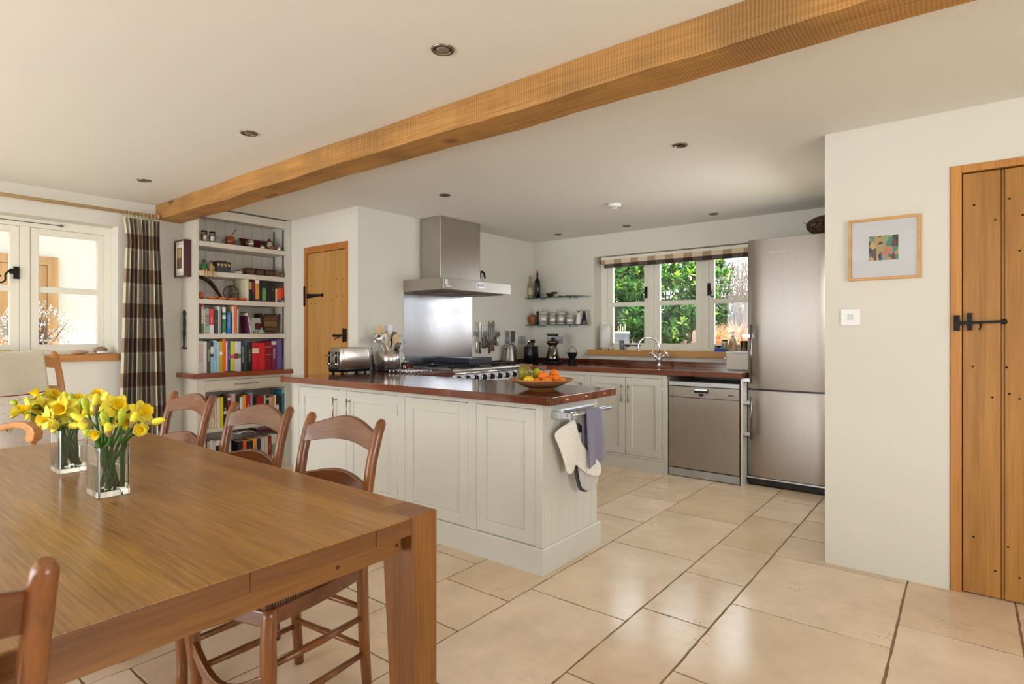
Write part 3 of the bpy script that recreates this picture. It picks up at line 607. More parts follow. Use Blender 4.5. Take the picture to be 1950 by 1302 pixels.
# ------------------------------------------------------------------ rush seated chairs, built facing -Y about the origin
RUSH = mat('rush_seat', (92, 58, 34), 0.6, var=0.35, vscale=1.0, bump=0.0)
def rush_nodes():
    N = RUSH.node_tree.nodes; L = RUSH.node_tree.links; b = N['Principled BSDF']
    t = N.new('ShaderNodeTexCoord'); w = N.new('ShaderNodeTexWave'); w.bands_direction = 'Y'; w.inputs['Scale'].default_value = 38; w.inputs['Distortion'].default_value = 1.2; w.inputs['Detail'].default_value = 2
    L.new(t.outputs['Object'], w.inputs['Vector']); r = N.new('ShaderNodeValToRGB'); r.color_ramp.elements[0].color = lin((30, 15, 8)); r.color_ramp.elements[1].color = lin((138, 98, 62))
    L.new(w.outputs['Fac'], r.inputs[0]); L.new(r.outputs[0], b.inputs['Base Color'])
    bm = N.new('ShaderNodeBump'); bm.inputs['Strength'].default_value = 1.0; bm.inputs['Distance'].default_value = 0.004; L.new(w.outputs['Fac'], bm.inputs['Height']); L.new(bm.outputs[0], b.inputs['Normal'])
rush_nodes()
def rail(x0, x1, y0, bow, z0, z1, za, zb, lean, th=0.018, n=18):
    """bowed back rail: ends between z0 and z1, middle raised by zb (top) and za (bottom)"""
    vs_ = []; nn = n
    for i in range(nn + 1):
        t = i / nn; x = x0 + (x1 - x0) * t; s = math.sin(PI * t); s2 = s ** 1.3
        y = y0 + bow * s; zt = z1 + zb * s2; zl = z0 + za * s
        ly = lean * (zt - z0)
        vs_ += [(x, y - th / 2, zl), (x, y + th / 2, zl), (x, y + th / 2 + ly, zt), (x, y - th / 2 + ly, zt)]
    fs = [(3, 2, 1, 0), tuple(nn * 4 + k for k in range(4))]
    for i in range(nn):
        for k in range(4): fs.append((i * 4 + k, i * 4 + (k + 1) % 4, i * 4 + 4 + (k + 1) % 4, i * 4 + 4 + k))
    return M().add(vs_, fs, 0, False)
def make_chair(label, arms=False, H=0.923, w=0.176, fw=0.196, wd=None, wdx=None):
    wd = wd or CHW; wdx = wdx or CHWX
    t = thing('armchair' if arms else 'dining_chair', label, 'chair')
    for s in (-1, 1):
        pts = [(s * w, 0.218, 0), (s * w, 0.202, 0.2), (s * w, 0.194, 0.42), (s * w, 0.200, 0.55), (s * w, 0.216, H - 0.25), (s * (w + 0.001), 0.236, H - 0.14), (s * (w + 0.003), 0.262, H - 0.05), (s * (w + 0.004), 0.280, H - 0.012), (s * (w + 0.004), 0.285, H)]
        m = M(); m.tube(pts, [0.017, 0.019, 0.021, 0.021, 0.020, 0.020, 0.020, 0.018, 0.010], 12, up=(1, 0, 0), ry=[0.015, 0.018, 0.019, 0.019, 0.018, 0.018, 0.018, 0.016, 0.009])
        make('rear_leg', m, wd, t)
        top = 0.452 if not arms else 0.452
        pts = [(s * (fw + 0.004), -0.175, 0), (s * (fw - 0.010), -0.165, 0.07), (s * (fw - 0.014), -0.165, 0.16), (s * (fw - 0.004), -0.174, 0.28), (s * fw, -0.178, 0.36), (s * fw, -0.174, 0.43), (s * fw, -0.173, top)]
        m = M(); m.tube(pts, [0.019, 0.017, 0.019, 0.023, 0.022, 0.021, 0.018], 12, up=(1, 0, 0))
        make('front_leg', m, wd, t)
    # seat frame, seat
    def outline(gr, yb, k=9):
        P_ = []
        for i in range(k + 1):
            u = i / k; P_.append((-fw - gr + 2 * (fw + gr) * u, -0.182 - gr - 0.022 * math.sin(PI * u)))
        for i in range(1, 6):
            u = i / 6; P_.append((fw + gr + 0.012 * math.sin(PI * u) - (fw - w) * u, -0.182 - gr + (yb + 0.182 + gr) * u))
        P_.append((w + gr, yb)); P_.append((-w - gr, yb))
        for i in range(5, 0, -1):
            u = i / 6; P_.append((-fw - gr - 0.012 * math.sin(PI * u) + (fw - w) * u, -0.182 - gr + (yb + 0.182 + gr) * u))
        return P_
    o = outline(0.008, 0.180)
    m = M(); m.prism(o, 0.402, 0.450, 'XY'); make('seat_frame', m, wdx, t, bevel=0.006, seg=3)
    P2 = outline(0.002, 0.176); k = len(P2); vs_ = []; cx_, cy_ = 0, -0.01
    for sc_, z in ((1.0, 0.449), (1.0, 0.462), (0.94, 0.470), (0.5, 0.462), (0.001, 0.459)):
        vs_ += [(cx_ + (x - cx_) * sc_, cy_ + (y - cy_) * sc_, z) for x, y in P2]
    fs = [tuple(range(k))[::-1]]
    for r_ in range(4):
        for i in range(k): fs.append((r_ * k + i, r_ * k + (i + 1) % k, (r_ + 1) * k + (i + 1) % k, (r_ + 1) * k + i))
    make('rush_seat', M().add(vs_, fs, 0, True), RUSH, t)
    # back rails
    make('crest_rail', rail(-w, w, 0.238, 0.030, H - 0.104, H - 0.040, 0.022, 0.040, 0.28), wdx, t, bevel=0.005, seg=3)
    make('back_rail', rail(-w, w, 0.212, 0.030, H - 0.258, H - 0.214, 0.018, 0.028, 0.12), wdx, t, bevel=0.005, seg=3)
    make('back_rail', rail(-w, w, 0.203, 0.028, H - 0.392, H - 0.352, 0.014, 0.022, 0.05), wdx, t, bevel=0.004, seg=3)
    if arms: make('back_rail', rail(-w, w, 0.197, 0.028, H - 0.522, H - 0.482, 0.014, 0.02, 0.03), wdx, t, bevel=0.004, seg=3)
    # stretchers
    for s in (-1, 1):
        for z in (0.15, 0.275):
            m = M(); m.tube([(s * (fw - 0.006), -0.17, z + 0.01), (s * (fw + w) / 2, 0.01, z), (s * w, 0.200, z - 0.005)], [0.009, 0.0125, 0.009], 10); make('side_stretcher', m, wd, t)
    for z in (0.17, 0.30):
        m = M(); m.tube([(-w, 0.198, z), (0, 0.198, z), (w, 0.198, z)], [0.009, 0.012, 0.009], 10); make('rear_stretcher', m, wd, t)
    make('front_stretcher', rail(-fw + 0.012, fw - 0.012, -0.172, -0.022, 0.225, 0.262, -0.075, -0.068, 0.0, 0.02), wdx, t, bevel=0.004)
    if arms:
        for s in (-1, 1):
            ya, yb = 0.235, -0.235
            m = M()
            # flat arm with a scrolled front end
            top = [(0.215, 0.742), (0.13, 0.734), (0.02, 0.742), (-0.09, 0.764), (-0.16, 0.764), (-0.205, 0.742), (-0.222, 0.710), (-0.216, 0.676), (-0.192, 0.657), (-0.168, 0.664), (-0.158, 0.686), (-0.168, 0.704)]
            bot = [(-0.166, 0.718), (-0.14, 0.732), (-0.09, 0.735), (0.02, 0.714), (0.13, 0.706), (0.215, 0.714)]
            m.prism(top + bot, s * (w + 0.015) - 0.026, s * (w + 0.015) + 0.026, 'YZ'); make('armrest', m, wdx, t, bevel=0.007, seg=3)
            m = M(); m.tube([(s * (w + 0.015), -0.173, 0.45), (s * (w + 0.015), -0.18, 0.56), (s * (w + 0.015), -0.186, 0.665)], [0.015, 0.011, 0.014], 10); make('arm_support', m, wd, t)
    return t
ch = make_chair('rush-seated wooden dining chair nearest the free table corner')
ch.location = (-1.748, 0.995, 0); ch.rotation_euler = (0, 0, math.radians(6.7)); ch['group'] = 'ladder back dining chairs'
copy_tree(ch, (-2.314, 0.985, 0), math.radians(8), 'wooden ladder-back dining chair in the middle of the three along the table side')
copy_tree(ch, (-3.046, 1.008, 0), math.radians(5), 'wooden ladder-back dining chair closest to the curtain')
copy_tree(ch, (-1.232, 0.034, 0), math.radians(-90), 'blurred wooden chair back close in the foreground at the near table end')
CHL = wood('armchair_wood', (170, 108, 54), (212, 152, 90), 'Z', 0.3, 0.25, scale=1.2); CHLX = wood('armchair_wood_rail', (168, 106, 54), (210, 150, 88), 'X', 0.26, 0.3, scale=1.2)
ac = make_chair('tall wooden carver armchair with scrolled arms draped with a cream throw', True, H=1.115, w=0.25, fw=0.262, wd=CHL, wdx=CHLX)
# faces +X turned 28 degrees
ARO = math.radians(90 + 28)
def a2w(x, y, z):
    c, s = math.cos(ARO), math.sin(ARO); return (-4.11 + x * c - y * s, 0.957 + x * s + y * c, z)
ac.location = (-4.11, 0.957, 0); ac.rotation_euler = (0, 0, ARO)

# throw over the back of the armchair
LINEN = mat('cream_linen', (226, 217, 196), 0.95, var=0.03, vscale=40, bump=0.15, bscale=300, sheen=0.3)
def throw(u, v):
    # u across, v along: front hem -> over the top -> back hem
    xx = -0.27 + 0.40 * u + (0.05 * (abs(v - 0.5) * 2)) * (u - 0.3)
    Lh = 0.55; s = (v - 0.5) * 2 * Lh; zt = 1.122 - 0.012 * math.sin(PI * u)
    if s < -0.04: y = 0.222 - 0.03 * min(1, (-s) / 0.3); z = zt + (s + 0.04)
    elif s > 0.04: y = 0.310 + 0.01 * (s / Lh); z = zt - (s - 0.04)
    else: y = 0.266 + 0.044 * (s / 0.04); z = zt + 0.012 * (1 - (s / 0.04) ** 2)
    y += 0.010 * math.sin(u * 9 + v * 3) * (abs(s) / Lh); z += 0.006 * math.sin(u * 6)
    return a2w(xx, y, z)
solo('throw', M().grid(throw, 30, 60), LINEN, 'cream linen throw draped over the back of the armchair', 'throw', solid=0.006)
# cushion standing on the seat against the chair back
FLORAL = mat('floral_cushion_cloth', (232, 222, 214), 0.9, var=0.03, bump=0.3, bscale=150)
def floral():
    N = FLORAL.node_tree.nodes; L = FLORAL.node_tree.links; b = N['Principled BSDF']
    t = N.new('ShaderNodeTexCoord'); v = N.new('ShaderNodeTexNoise'); v.inputs['Scale'].default_value = 9; v.inputs['Distortion'].default_value = 2.5; L.new(t.outputs['Object'], v.inputs['Vector'])
    r = N.new('ShaderNodeValToRGB'); r.color_ramp.interpolation = 'CONSTANT'; e = r.color_ramp.elements
    e[0].position = 0; e[0].color = lin((230, 220, 212)); e[1].position = 0.60; e[1].color = lin((206, 204, 128))
    q = e.new(0.655); q.color = lin((150, 30, 48)); q = e.new(0.665); q.color = lin((234, 226, 218))
    L.new(v.outputs['Fac'], r.inputs[0]); L.new(r.outputs[0], b.inputs['Base Color'])
floral()
cm = M(); R_ = Matrix.Rotation(math.radians(-12), 3, 'X')
def cush(side):
    def fn(u, v):
        x = (u - 0.5) * 0.44; z = (v - 0.5) * 0.42
        e_ = (1 - (2 * u - 1) ** 4) * (1 - (2 * v - 1) ** 4); th = side * 0.07 * max(0, e_) ** 0.5
        pin = 1 + 0.06 * (abs(2 * u - 1) * abs(2 * v - 1)) ** 2
        p = R_ @ Vector((x * pin, th, z * pin))
        return a2w(p.x - 0.10, 0.085 + p.y, 0.672 + p.z)
    return fn
cm.grid(cush(-1), 20, 20); cm.grid(cush(1), 20, 20)
cu = solo('cushion', cm, FLORAL, 'pale floral cushion with yellow-green and red pattern on the armchair', 'cushion')
pp = []
for k in range(64):
    t_ = k / 64 * 4; q = int(t_); f_ = t_ - q
    u, v = [(f_, 0), (1, f_), (1 - f_, 1), (0, 1 - f_)][q]; pp.append(cush(1)(u, v))
make('piping', M().tube(pp, 0.004, 6, closed=True), mat('red_piping', (128, 24, 40), 0.8), cu)
sp_ = M()
def pad(side):
    def fn(u, v):
        x = (u - 0.5) * 0.46; y = (v - 0.5) * 0.40; e_ = (1 - (2 * u - 1) ** 6) * (1 - (2 * v - 1) ** 6)
        return a2w(x, -0.02 + y, 0.492 + side * 0.024 * max(0, e_) ** 0.5)
    return fn
sp_.grid(pad(1), 16, 16); sp_.grid(pad(-1), 16, 16)
solo('seat_pad', sp_, mat('pale_seat_pad_cloth', (226, 218, 212), 0.9, bump=0.3, bscale=150), 'pale seat pad with red piping lying on the armchair seat', 'cushion')
# ------------------------------------------------------------------ glass vases with daffodils
GLASS = mat('clear_glass', (248, 250, 250), 0.0, var=0.0, trans=1.0, ior=1.47)
WATER = mat('vase_water', (240, 248, 244), 0.0, var=0.0, trans=1.0, ior=1.33)
def vase(cx, cy, label):
    t = thing('glass_vase', label, 'vase', (cx, cy, TZ), 'square glass vases on the table')
    w, d, h, th = 0.051, 0.040, 0.142, 0.0045
    def rr(a, b, r=0.006, n=4):
        P_ = []
        for sx_, sy_, a0 in ((1, 1, 0), (-1, 1, 90), (-1, -1, 180), (1, -1, 270)):
            for k in range(n + 1):
                an = math.radians(a0 + 90 * k / n); P_.append((cx + sx_ * (a - r) + r * math.cos(an), cy + sy_ * (b - r) + r * math.sin(an)))
        return P_
    o, i_ = rr(w, d), rr(w - th, d - th, 0.004); k = len(o)
    vs_ = [(x, y, TZ + 0.0008) for x, y in o] + [(x, y, TZ + h) for x, y in o] + [(x, y, TZ + h) for x, y in i_] + [(x, y, TZ + 0.016) for x, y in i_]
    fs = [tuple(range(k))[::-1]]
    for r_ in range(3):
        for j in range(k): fs.append((r_ * k + j, r_ * k + (j + 1) % k, (r_ + 1) * k + (j + 1) % k, (r_ + 1) * k + j))
    fs.append(tuple(range(3 * k, 4 * k)))
    make('vase_body', M().add(vs_, fs), GLASS, t)
    p = rr(w - th - 0.0006, d - th - 0.0006, 0.004)
    make('water', M().prism(p, TZ + 0.0166, TZ + 0.088, 'XY'), WATER, t)
    return t
V1 = (-1.955, 0.585); V2 = (-2.392, 0.602)
vase(*V1, 'square clear glass vase of daffodils nearer the viewer'); vase(*V2, 'square clear glass vase of daffodils further back to the left')
STEM = mat('daffodil_stem', (62, 104, 40), 0.45, var=0.15, vscale=30)
PETAL = mat('daffodil_petal', (236, 222, 62), 0.5, var=0.10, vscale=40, sheen=0.2)
TRUMP = mat('daffodil_trumpet', (242, 206, 26), 0.5, var=0.08, vscale=40)
BUD = mat('daffodil_bud', (176, 186, 44), 0.5, var=0.2, vscale=25)
SHEATH = mat('papery_sheath', (150, 128, 78), 0.8, var=0.15, vscale=40)
Fv = Vector((-math.sin(YAW), math.cos(YAW), 0)); Rv = Vector((math.cos(YAW), math.sin(YAW), 0))
def head_frame(d):
    return Vector(d).normalized().to_track_quat('Z', 'Y').to_matrix()
def stem_path(base, head, d, vc, n=9):
    base = Vector(base); head = Vector(head); d = Vector(d).normalized()
    # leave the vase mouth, then bend into the flower
    mouth = Vector((vc[0] + (head.x - vc[0]) * 0.5, vc[1] + (head.y - vc[1]) * 0.6, TZ + 0.142))
    mouth.x = max(vc[0] - 0.038, min(vc[0] + 0.038, mouth.x)); mouth.y = max(vc[1] - 0.028, min(vc[1] + 0.028, mouth.y))
    c2 = head - d * 0.035; c2.z += 0.004
    P_ = []
    for i in range(n + 1):
        t = i / n
        if t < 0.4: q = base.lerp(mouth, t / 0.4)
        else:
            s = (t - 0.4) / 0.6; q = ((1 - s) ** 2) * mouth + 2 * s * (1 - s) * c2 + s * s * (head - d * 0.012)
        P_.append(q)
    return P_
rd = random.Random(5)
def daffodil(head, d, vc, label, sc=1.0, openk=1.0):
    head = Vector(head); t = thing('daffodil', label, 'flower', tuple(head), 'daffodils in the two table vases'); R3 = head_frame(d)
    bx = vc[0] + rd.uniform(-0.038, 0.038); by = vc[1] + rd.uniform(-0.028, 0.028)
    base = (max(vc[0] - 0.040, min(vc[0] + 0.040, bx)), max(vc[1] - 0.030, min(vc[1] + 0.030, by)), TZ + 0.020)
    make('stem', M().tube(stem_path(base, head, d, vc), 0.0039, 7), STEM, t)
    m = M(); m.tube([head - R3.col[2] * 0.024, head - R3.col[2] * 0.012, head - R3.col[2] * 0.004], [0.004, 0.0062, 0.0045], 8); make('seed_case', m, BUD, t)
    pm = M(); ph = rd.uniform(0, 1)
    for k in range(6):
        a = 2 * PI * (k + ph) / 6; ra = Matrix.Rotation(a, 3, 'Z'); back = (0.000 if k % 2 else -0.0025)
        ln = 0.036 * sc * rd.uniform(0.92, 1.08); wv = 0.013 * sc; curl = rd.uniform(-0.006, 0.008)
        def fn(u, v):
            wd = wv * (math.sin(PI * min(1, u * 0.86 + 0.12)) ** 0.7) * (1 if u < 0.97 else 0.3)
            x = 0.003 + ln * u * (1.0 * openk + 0.35 * (1 - openk)); y = (v - 0.5) * 2 * wd
            z = back + (1 - openk) * ln * u * 0.9 + curl * u * u + 0.003 * (2 * v - 1) ** 2
            p = R3 @ (ra @ Vector((x, y, z))); return head + p
        pm.grid(fn, 7, 4)
    make('petals', pm, PETAL, t, solid=0.0008)
    tm = M(); n = 24; vs_ = []; pf = [(0.0045, 0), (0.0075, 0.008), (0.0090, 0.016), (0.0115, 0.023), (0.0155, 0.027)]
    for r_, z in pf:
        for i in range(n):
            a = 2 * PI * i / n; fr = 1 + (0.10 * math.sin(a * 8) if z > 0.02 else 0)
            vs_.append(head + R3 @ Vector((r_ * fr * math.cos(a) * sc, r_ * fr * math.sin(a) * sc, z * sc)))
    fs = [(k * n + i, k * n + (i + 1) % n, (k + 1) * n + (i + 1) % n, (k + 1) * n + i) for k in range(len(pf) - 1) for i in range(n)]
    fs.append(tuple(range(n))[::-1]); tm.add(vs_, fs, 0, True); make('trumpet', tm, TRUMP, t)
    return t
def bud(head, d, vc, label, ln=0.05, yellow=True):
    head = Vector(head); t = thing('daffodil_bud', label, 'flower', tuple(head), 'daffodil buds in the two table vases'); dd = Vector(d).normalized()
    bx = vc[0] + rd.uniform(-0.038, 0.038); by = vc[1] + rd.uniform(-0.028, 0.028)
    base = (max(vc[0] - 0.040, min(vc[0] + 0.040, bx)), max(vc[1] - 0.030, min(vc[1] + 0.030, by)), TZ + 0.020)
    make('stem', M().tube(stem_path(base, head, d, vc), 0.0039, 7), STEM, t)
    m = M(); K = [(-0.012, .003), (0.0, .0055), (0.2, .0088), (0.45, .0108), (0.7, .0098), (0.9, .0062), (1.0, .0015)]
    m.tube([head + dd * (k * ln) for k, _ in K], [r_ for _, r_ in K], 10); make('bud_tip', m, mat('daffodil_bud_yellow', (228, 214, 50), 0.5, var=0.12, vscale=30) if yellow else BUD, t)
    m = M(); K = [(-0.3, .003), (-0.15, .0062), (0.05, .0072), (0.25, .0098), (0.34, .0096)]
    m.tube([head + dd * (k * ln) for k, _ in K], [r_ for _, r_ in K], 9); make('sheath', m, SHEATH if yellow else BUD, t)
    return t
def at(u, v, d):
    l = d * (u - 975) / 1096.0; return Vector((0, 0, 1.22 - d * (v - 637) / 1096.0)) + Fv * d + Rv * l
def dirv(r, up, f):   # right, up, towards the viewer
    return Rv * r + Vector((0, 0, up)) - Fv * f
ends = ['left', 'right']
A = [  # vase 1: pixel-derived positions turned into points at the vase's distance, facing, scale, openness
 (218, 776, 1.63, (0.5, 0.25, 0.3), 1.15, 0.8, 'large open daffodil facing right at the top of the nearer vase'),
 (266, 788, 1.66, (0.9, 0.45, 0.25), 1.2, 0.75, 'large open daffodil leaning right beside the pointed bud'),
 (268, 818, 1.60, (0.6, 0.1, 0.9), 0.75, 0.35, 'small half open daffodil lowest at the right of the nearer vase'),
 (200, 769, 1.70, (-0.3, 0.2, 0.9), 1.0, 1.0, 'daffodil facing the viewer behind the large right facing bloom'),
 (186, 757, 1.74, (0.2, 0.5, 0.3), 0.9, 0.7, 'daffodil at the very top centre between the two bunches'),
 (186, 826, 1.58, (0.1, 0.0, 1.0), 0.62, 0.3, 'small daffodil just opening above the near vase rim'),
 (244, 800, 1.72, (0.4, -0.2, 0.6), 0.9, 0.8, 'daffodil tucked behind under the right hand blooms'),
 (212, 800, 1.74, (-0.2, 0.0, 0.8), 0.9, 0.9, 'daffodil hidden in the middle of the nearer bunch'),
 (176, 788, 1.74, (-0.4, 0.3, 0.6), 0.9, 0.8, 'daffodil at the left inside the nearer bunch')]
for u, v, dd, dr, sc, ok, lb in A: daffodil(at(u, v, dd), dirv(*dr), V1, lb, sc, ok)
for u, v, dd, dr, ln, yl, lb in [(284, 806, 1.62, (1, 0.25, 0.1), 0.05, True, 'long bud pointing right at the end of the nearer bunch'), (201, 804, 1.58, (-0.1, 1, 0.2), 0.034, False, 'green upright bud at the centre of the nearer bunch'),
  (231, 803, 1.60, (0.15, 1, 0.1), 0.040, False, 'green upright bud right of centre in the nearer bunch'), (208, 826, 1.57, (0.0, 1, 0.2), 0.034, True, 'yellow bud standing just above the near vase rim'),
  (166, 780, 1.68, (-0.2, 1, 0.1), 0.040, False, 'tall green bud between the two bunches'), (183, 778, 1.66, (0.1, 1, 0.1), 0.046, True, 'brownish sheathed bud beside the tall green bud'),
  (170, 818, 1.60, (-0.8, 0.7, 0.3), 0.034, True, 'yellow bud leaning left over the near vase'), (170, 805, 1.62, (-1.0, 0.6, 0.2), 0.055, True, 'long yellow bud leaning left across the gap between vases'),
  (252, 808, 1.60, (0.4, 1, 0.1), 0.040, True, 'bud below the large right leaning bloom'), (174, 830, 1.59, (-0.5, 0.7, 0.3), 0.026, False, 'short green bud low at the left of the near vase')]:
    bud(at(u, v, dd), dirv(*dr), V1, lb, ln, yl)
B = [(38, 785, 1.90, (-0.9, 0.1, 0.6), 0.85, 0.4, 'daffodil furthest left, in front of the armchair cushion'), (58, 776, 1.92, (-0.5, 0.0, 0.7), 1.15, 0.85, 'open daffodil second from the left of the far bunch'),
 (74, 757, 1.98, (-0.4, 0.8, 0.2), 1.15, 0.85, 'highest daffodil of the far bunch, turned upwards'), (82, 772, 1.96, (0.1, -0.2, 0.8), 1.1, 0.9, 'pale daffodil below the highest bloom'),
 (98, 755, 2.0, (0.8, 0.4, 0.2), 1.0, 0.8, 'daffodil facing right at the top of the far bunch'), (95, 797, 1.84, (-0.4, -0.05, 0.9), 1.15, 1.0, 'wide open daffodil over the left rim of the far vase'),
 (122, 778, 1.86, (0.3, 0.1, 1.0), 1.25, 0.9, 'wide open orange-tinged daffodil at the centre of the far bunch'), (112, 808, 1.80, (-0.6, -0.1, 0.5), 0.95, 0.5, 'daffodil lying over the front rim of the far vase'),
 (148, 765, 1.98, (0.3, 0.8, 0.2), 0.95, 0.5, 'pale daffodil at the right of the far bunch'), (160, 780, 1.94, (0.2, 0.4, 0.6), 0.9, 0.7, 'daffodil at the far right of the far bunch'), (66, 790, 2.0, (-0.7, -0.1, 0.3), 0.95, 0.8, 'drooping daffodil behind the left of the far bunch'),
 (150, 795, 1.96, (0.4, 0.0, 0.8), 0.9, 0.8, 'daffodil low between the two bunches')]
for u, v, dd, dr, sc, ok, lb in B: daffodil(at(u, v, dd), dirv(*dr), V2, lb, sc, ok)
for u, v, dd, dr, ln, yl, lb in [(124, 765, 1.94, (0, 1, 0.1), 0.036, True, 'fat orange-yellow bud upright in the far bunch'), (138, 768, 1.93, (-0.1, 1, 0.1), 0.036, False, 'green bud beside the orange-yellow bud'), (155, 775, 1.92, (0.1, 1, 0.1), 0.034, False, 'green bud at the right of the far bunch'),
  (128, 809, 1.82, (1.0, 0.0, 0.3), 0.058, True, 'long yellow bud lying right over the far vase rim'), (30, 768, 2.05, (-1, 0.35, -0.2), 0.02, False, 'thin dark bud pointing left past the armchair')]:
    bud(at(u, v, dd), dirv(*dr), V2, lb, ln, yl)
# ------------------------------------------------------------------ cabinets
def shaker_door(parent, name, x0, x1, z0, z1, y, fw=0.062, t=0.02, handle=None, hinge=None, dz=0.0):
    """frame and recessed panel door facing -Y whose face is at y"""
    m = M(); m.box((x0, y, z0), (x0 + fw, y + t, z1)); m.box((x1 - fw, y, z0), (x1, y + t, z1)); m.box((x0 + fw, y, z0), (x1 - fw, y + t, z0 + fw)); m.box((x0 + fw, y, z1 - fw), (x1 - fw, y + t, z1))
    m.box((x0 + fw - 0.001, y + 0.011, z0 + fw - 0.001), (x1 - fw + 0.001, y + t, z1 - fw + 0.001))
    d = make(name, m, JOIN, parent, bevel=0.0012)
    if handle is not None: bar_handle(d, handle, y, dz)
    if hinge is not None:
        for z in (z0 + 0.09, z1 - 0.12): make('hinge', M().cyl((hinge, y - 0.001, z), (hinge, y - 0.001, z + 0.06), 0.0035, n=8), SATIN, d)
    return d
def bar_handle(parent, x, y, dz=0.0, z0=0.605, z1=0.765):
    m = M(); m.cyl((x, y - 0.030, z0 + dz), (x, y - 0.030, z1 + dz), 0.0048, n=12)
    for z in (z0 + 0.018, z1 - 0.018): m.cyl((x, y - 0.030, z + dz), (x, y, z + dz), 0.0042, n=10)
    return make('handle', m, mat('nickel_handle', (176, 160, 136), 0.3, 1.0), parent)
isl = thing('island_cabinet', 'cream painted island cabinet with framed doors and grooved end panel', 'cabinet', (-2.84, 2.67, 0))
YF = 2.39; XE = -1.69; XW = -3.99
b = M(); b.box((XW, YF + 0.022, 0.0), (XE - 0.014, 2.94, 0.866)); make('carcass', b, JOIN, isl)
f = M()  # face frame round the doors, one opening per door
ops = [(-3.915, -3.402), (-3.332, -2.802), (-2.732, -2.202), (-2.138, -1.734)]
cur = XW
for a, c in ops: f.box((cur, YF, 0.12), (a - 0.002, YF + 0.024, 0.866)); cur = c + 0.002
f.box((cur, YF, 0.12), (XE, YF + 0.020, 0.866))
for a, c in ops: f.box((a - 0.002, YF, 0.838), (c + 0.002, YF + 0.024, 0.866)); f.box((a - 0.002, YF, 0.12), (c + 0.002, YF + 0.024, 0.133))
make('face_frame', f, JOIN, isl, bevel=0.001)
shaker_door(isl, 'door', ops[0][0], ops[0][1], 0.136, 0.835, YF + 0.001, 0.07, handle=-3.445, hinge=-3.917, dz=0.02)
shaker_door(isl, 'door', ops[1][0], ops[1][1], 0.136, 0.835, YF + 0.001, 0.07, handle=-3.290, hinge=-2.800, dz=0.02)
shaker_door(isl, 'framed_panel', ops[2][0], ops[2][1], 0.136, 0.835, YF + 0.001, 0.068)
shaker_door(isl, 'framed_panel', ops[3][0], ops[3][1], 0.136, 0.835, YF + 0.001, 0.068)
e = M(); yb = [YF + 0.0215, 2.472, 2.552, 2.632, 2.712, 2.792, 2.872, 2.94]
for a, c in zip(yb[:-1], yb[1:]): e.box((XE - 0.014, a, 0.12), (XE, c - 0.0006, 0.866))
make('grooved_end_panel', e, JOIN, isl, bevel=0.0022)
p = M(); p.box((XW, YF - 0.017, 0.0), (XE + 0.015, YF, 0.128)); p.box((XE, YF, 0.0), (XE + 0.015, 2.958, 0.128)); p.box((XW, YF, 0), (XE, 2.958, 0.02))
p.prism([(YF - 0.017, 0.128), (YF - 0.012, 0.134), (YF, 0.134), (YF, 0.128)], XW, XE + 0.012, 'YZ'); p.prism([(XE + 0.015, 0.128), (XE + 0.010, 0.134), (XE, 0.134), (XE, 0.128)], YF - 0.012, 2.958, 'XZ')
make('plinth', p, JOIN, isl, bevel=0.0015)

def worktop(name, pts, z0, z1, label, mats, edge=None, holes=None, bevel=0.003):
    return solo(name, M().prism(pts, z0, z1, 'XY'), mats, label, 'worktop', bevel=bevel, seg=3)
r_ = 0.022
pts = [(-4.035, 2.310), (-1.604 - r_, 2.338)] + [(-1.604 - r_ + r_ * math.sin(a), 2.338 + r_ - r_ * math.cos(a)) for a in [math.radians(k * 15) for k in range(1, 6)]] + [(-1.604, 2.338 + r_), (-1.600, 3.005), (-3.968, 3.005), (-3.968, 2.958), (-4.035, 2.958)]
wt = worktop('island_worktop', pts, 0.868, 0.910, 'thick dark red hardwood worktop on the island holding the fruit bowl and toaster', IROKO)
eg = M()
for y in (2.47, 2.66, 2.86): eg.box((-1.605, y, 0.887), (-1.5985, y + 0.022, 0.893))
make('edge_plug', eg, mat('pale_plug', (222, 180, 130), 0.5), wt)

# towel rail on the island end, with what hangs from it
tr = thing('towel_rail', 'pull-out satin aluminium towel rail on the island end', 'towel rail', (-1.66, 2.68, 0.80))
m = M(); m.box((-1.689, 2.476, 0.796), (-1.678, 2.886, 0.826)); m.box((-1.678, 2.480, 0.800), (-1.668, 2.87, 0.822)); make('wall_track', m, SATIN, tr, bevel=0.002)
m = M(); m.box((-1.689, 2.470, 0.788), (-1.630, 2.494, 0.826)); m.box((-1.630, 2.474, 0.790), (-1.574, 2.488, 0.822)); m.box((-1.578, 2.468, 0.784), (-1.570, 2.494, 0.826))
for x in (-1.648, -1.600): m.lathe([(0.007, 0), (0.007, 0.003), (0.003, 0.004), (0.003, 0.001)], (x, 2.4705, 0.807), 12, 0, Matrix.Rotation(PI / 2, 3, 'X'))
make('bracket', m, SATIN, tr, bevel=0.0015)
for x in (-1.622, -1.586):
    m = M(); m.cyl((x, 2.490, 0.806), (x, 2.915, 0.806), 0.0085, n=14); m.ell((x, 2.915, 0.806), 0.0085, 12); make('bar', m, SATIN, tr)
TOWL = mat('grey_blue_towel', (128, 126, 150), 0.95, var=0.06, vscale=40, bump=0.6, bscale=220, sheen=0.4)
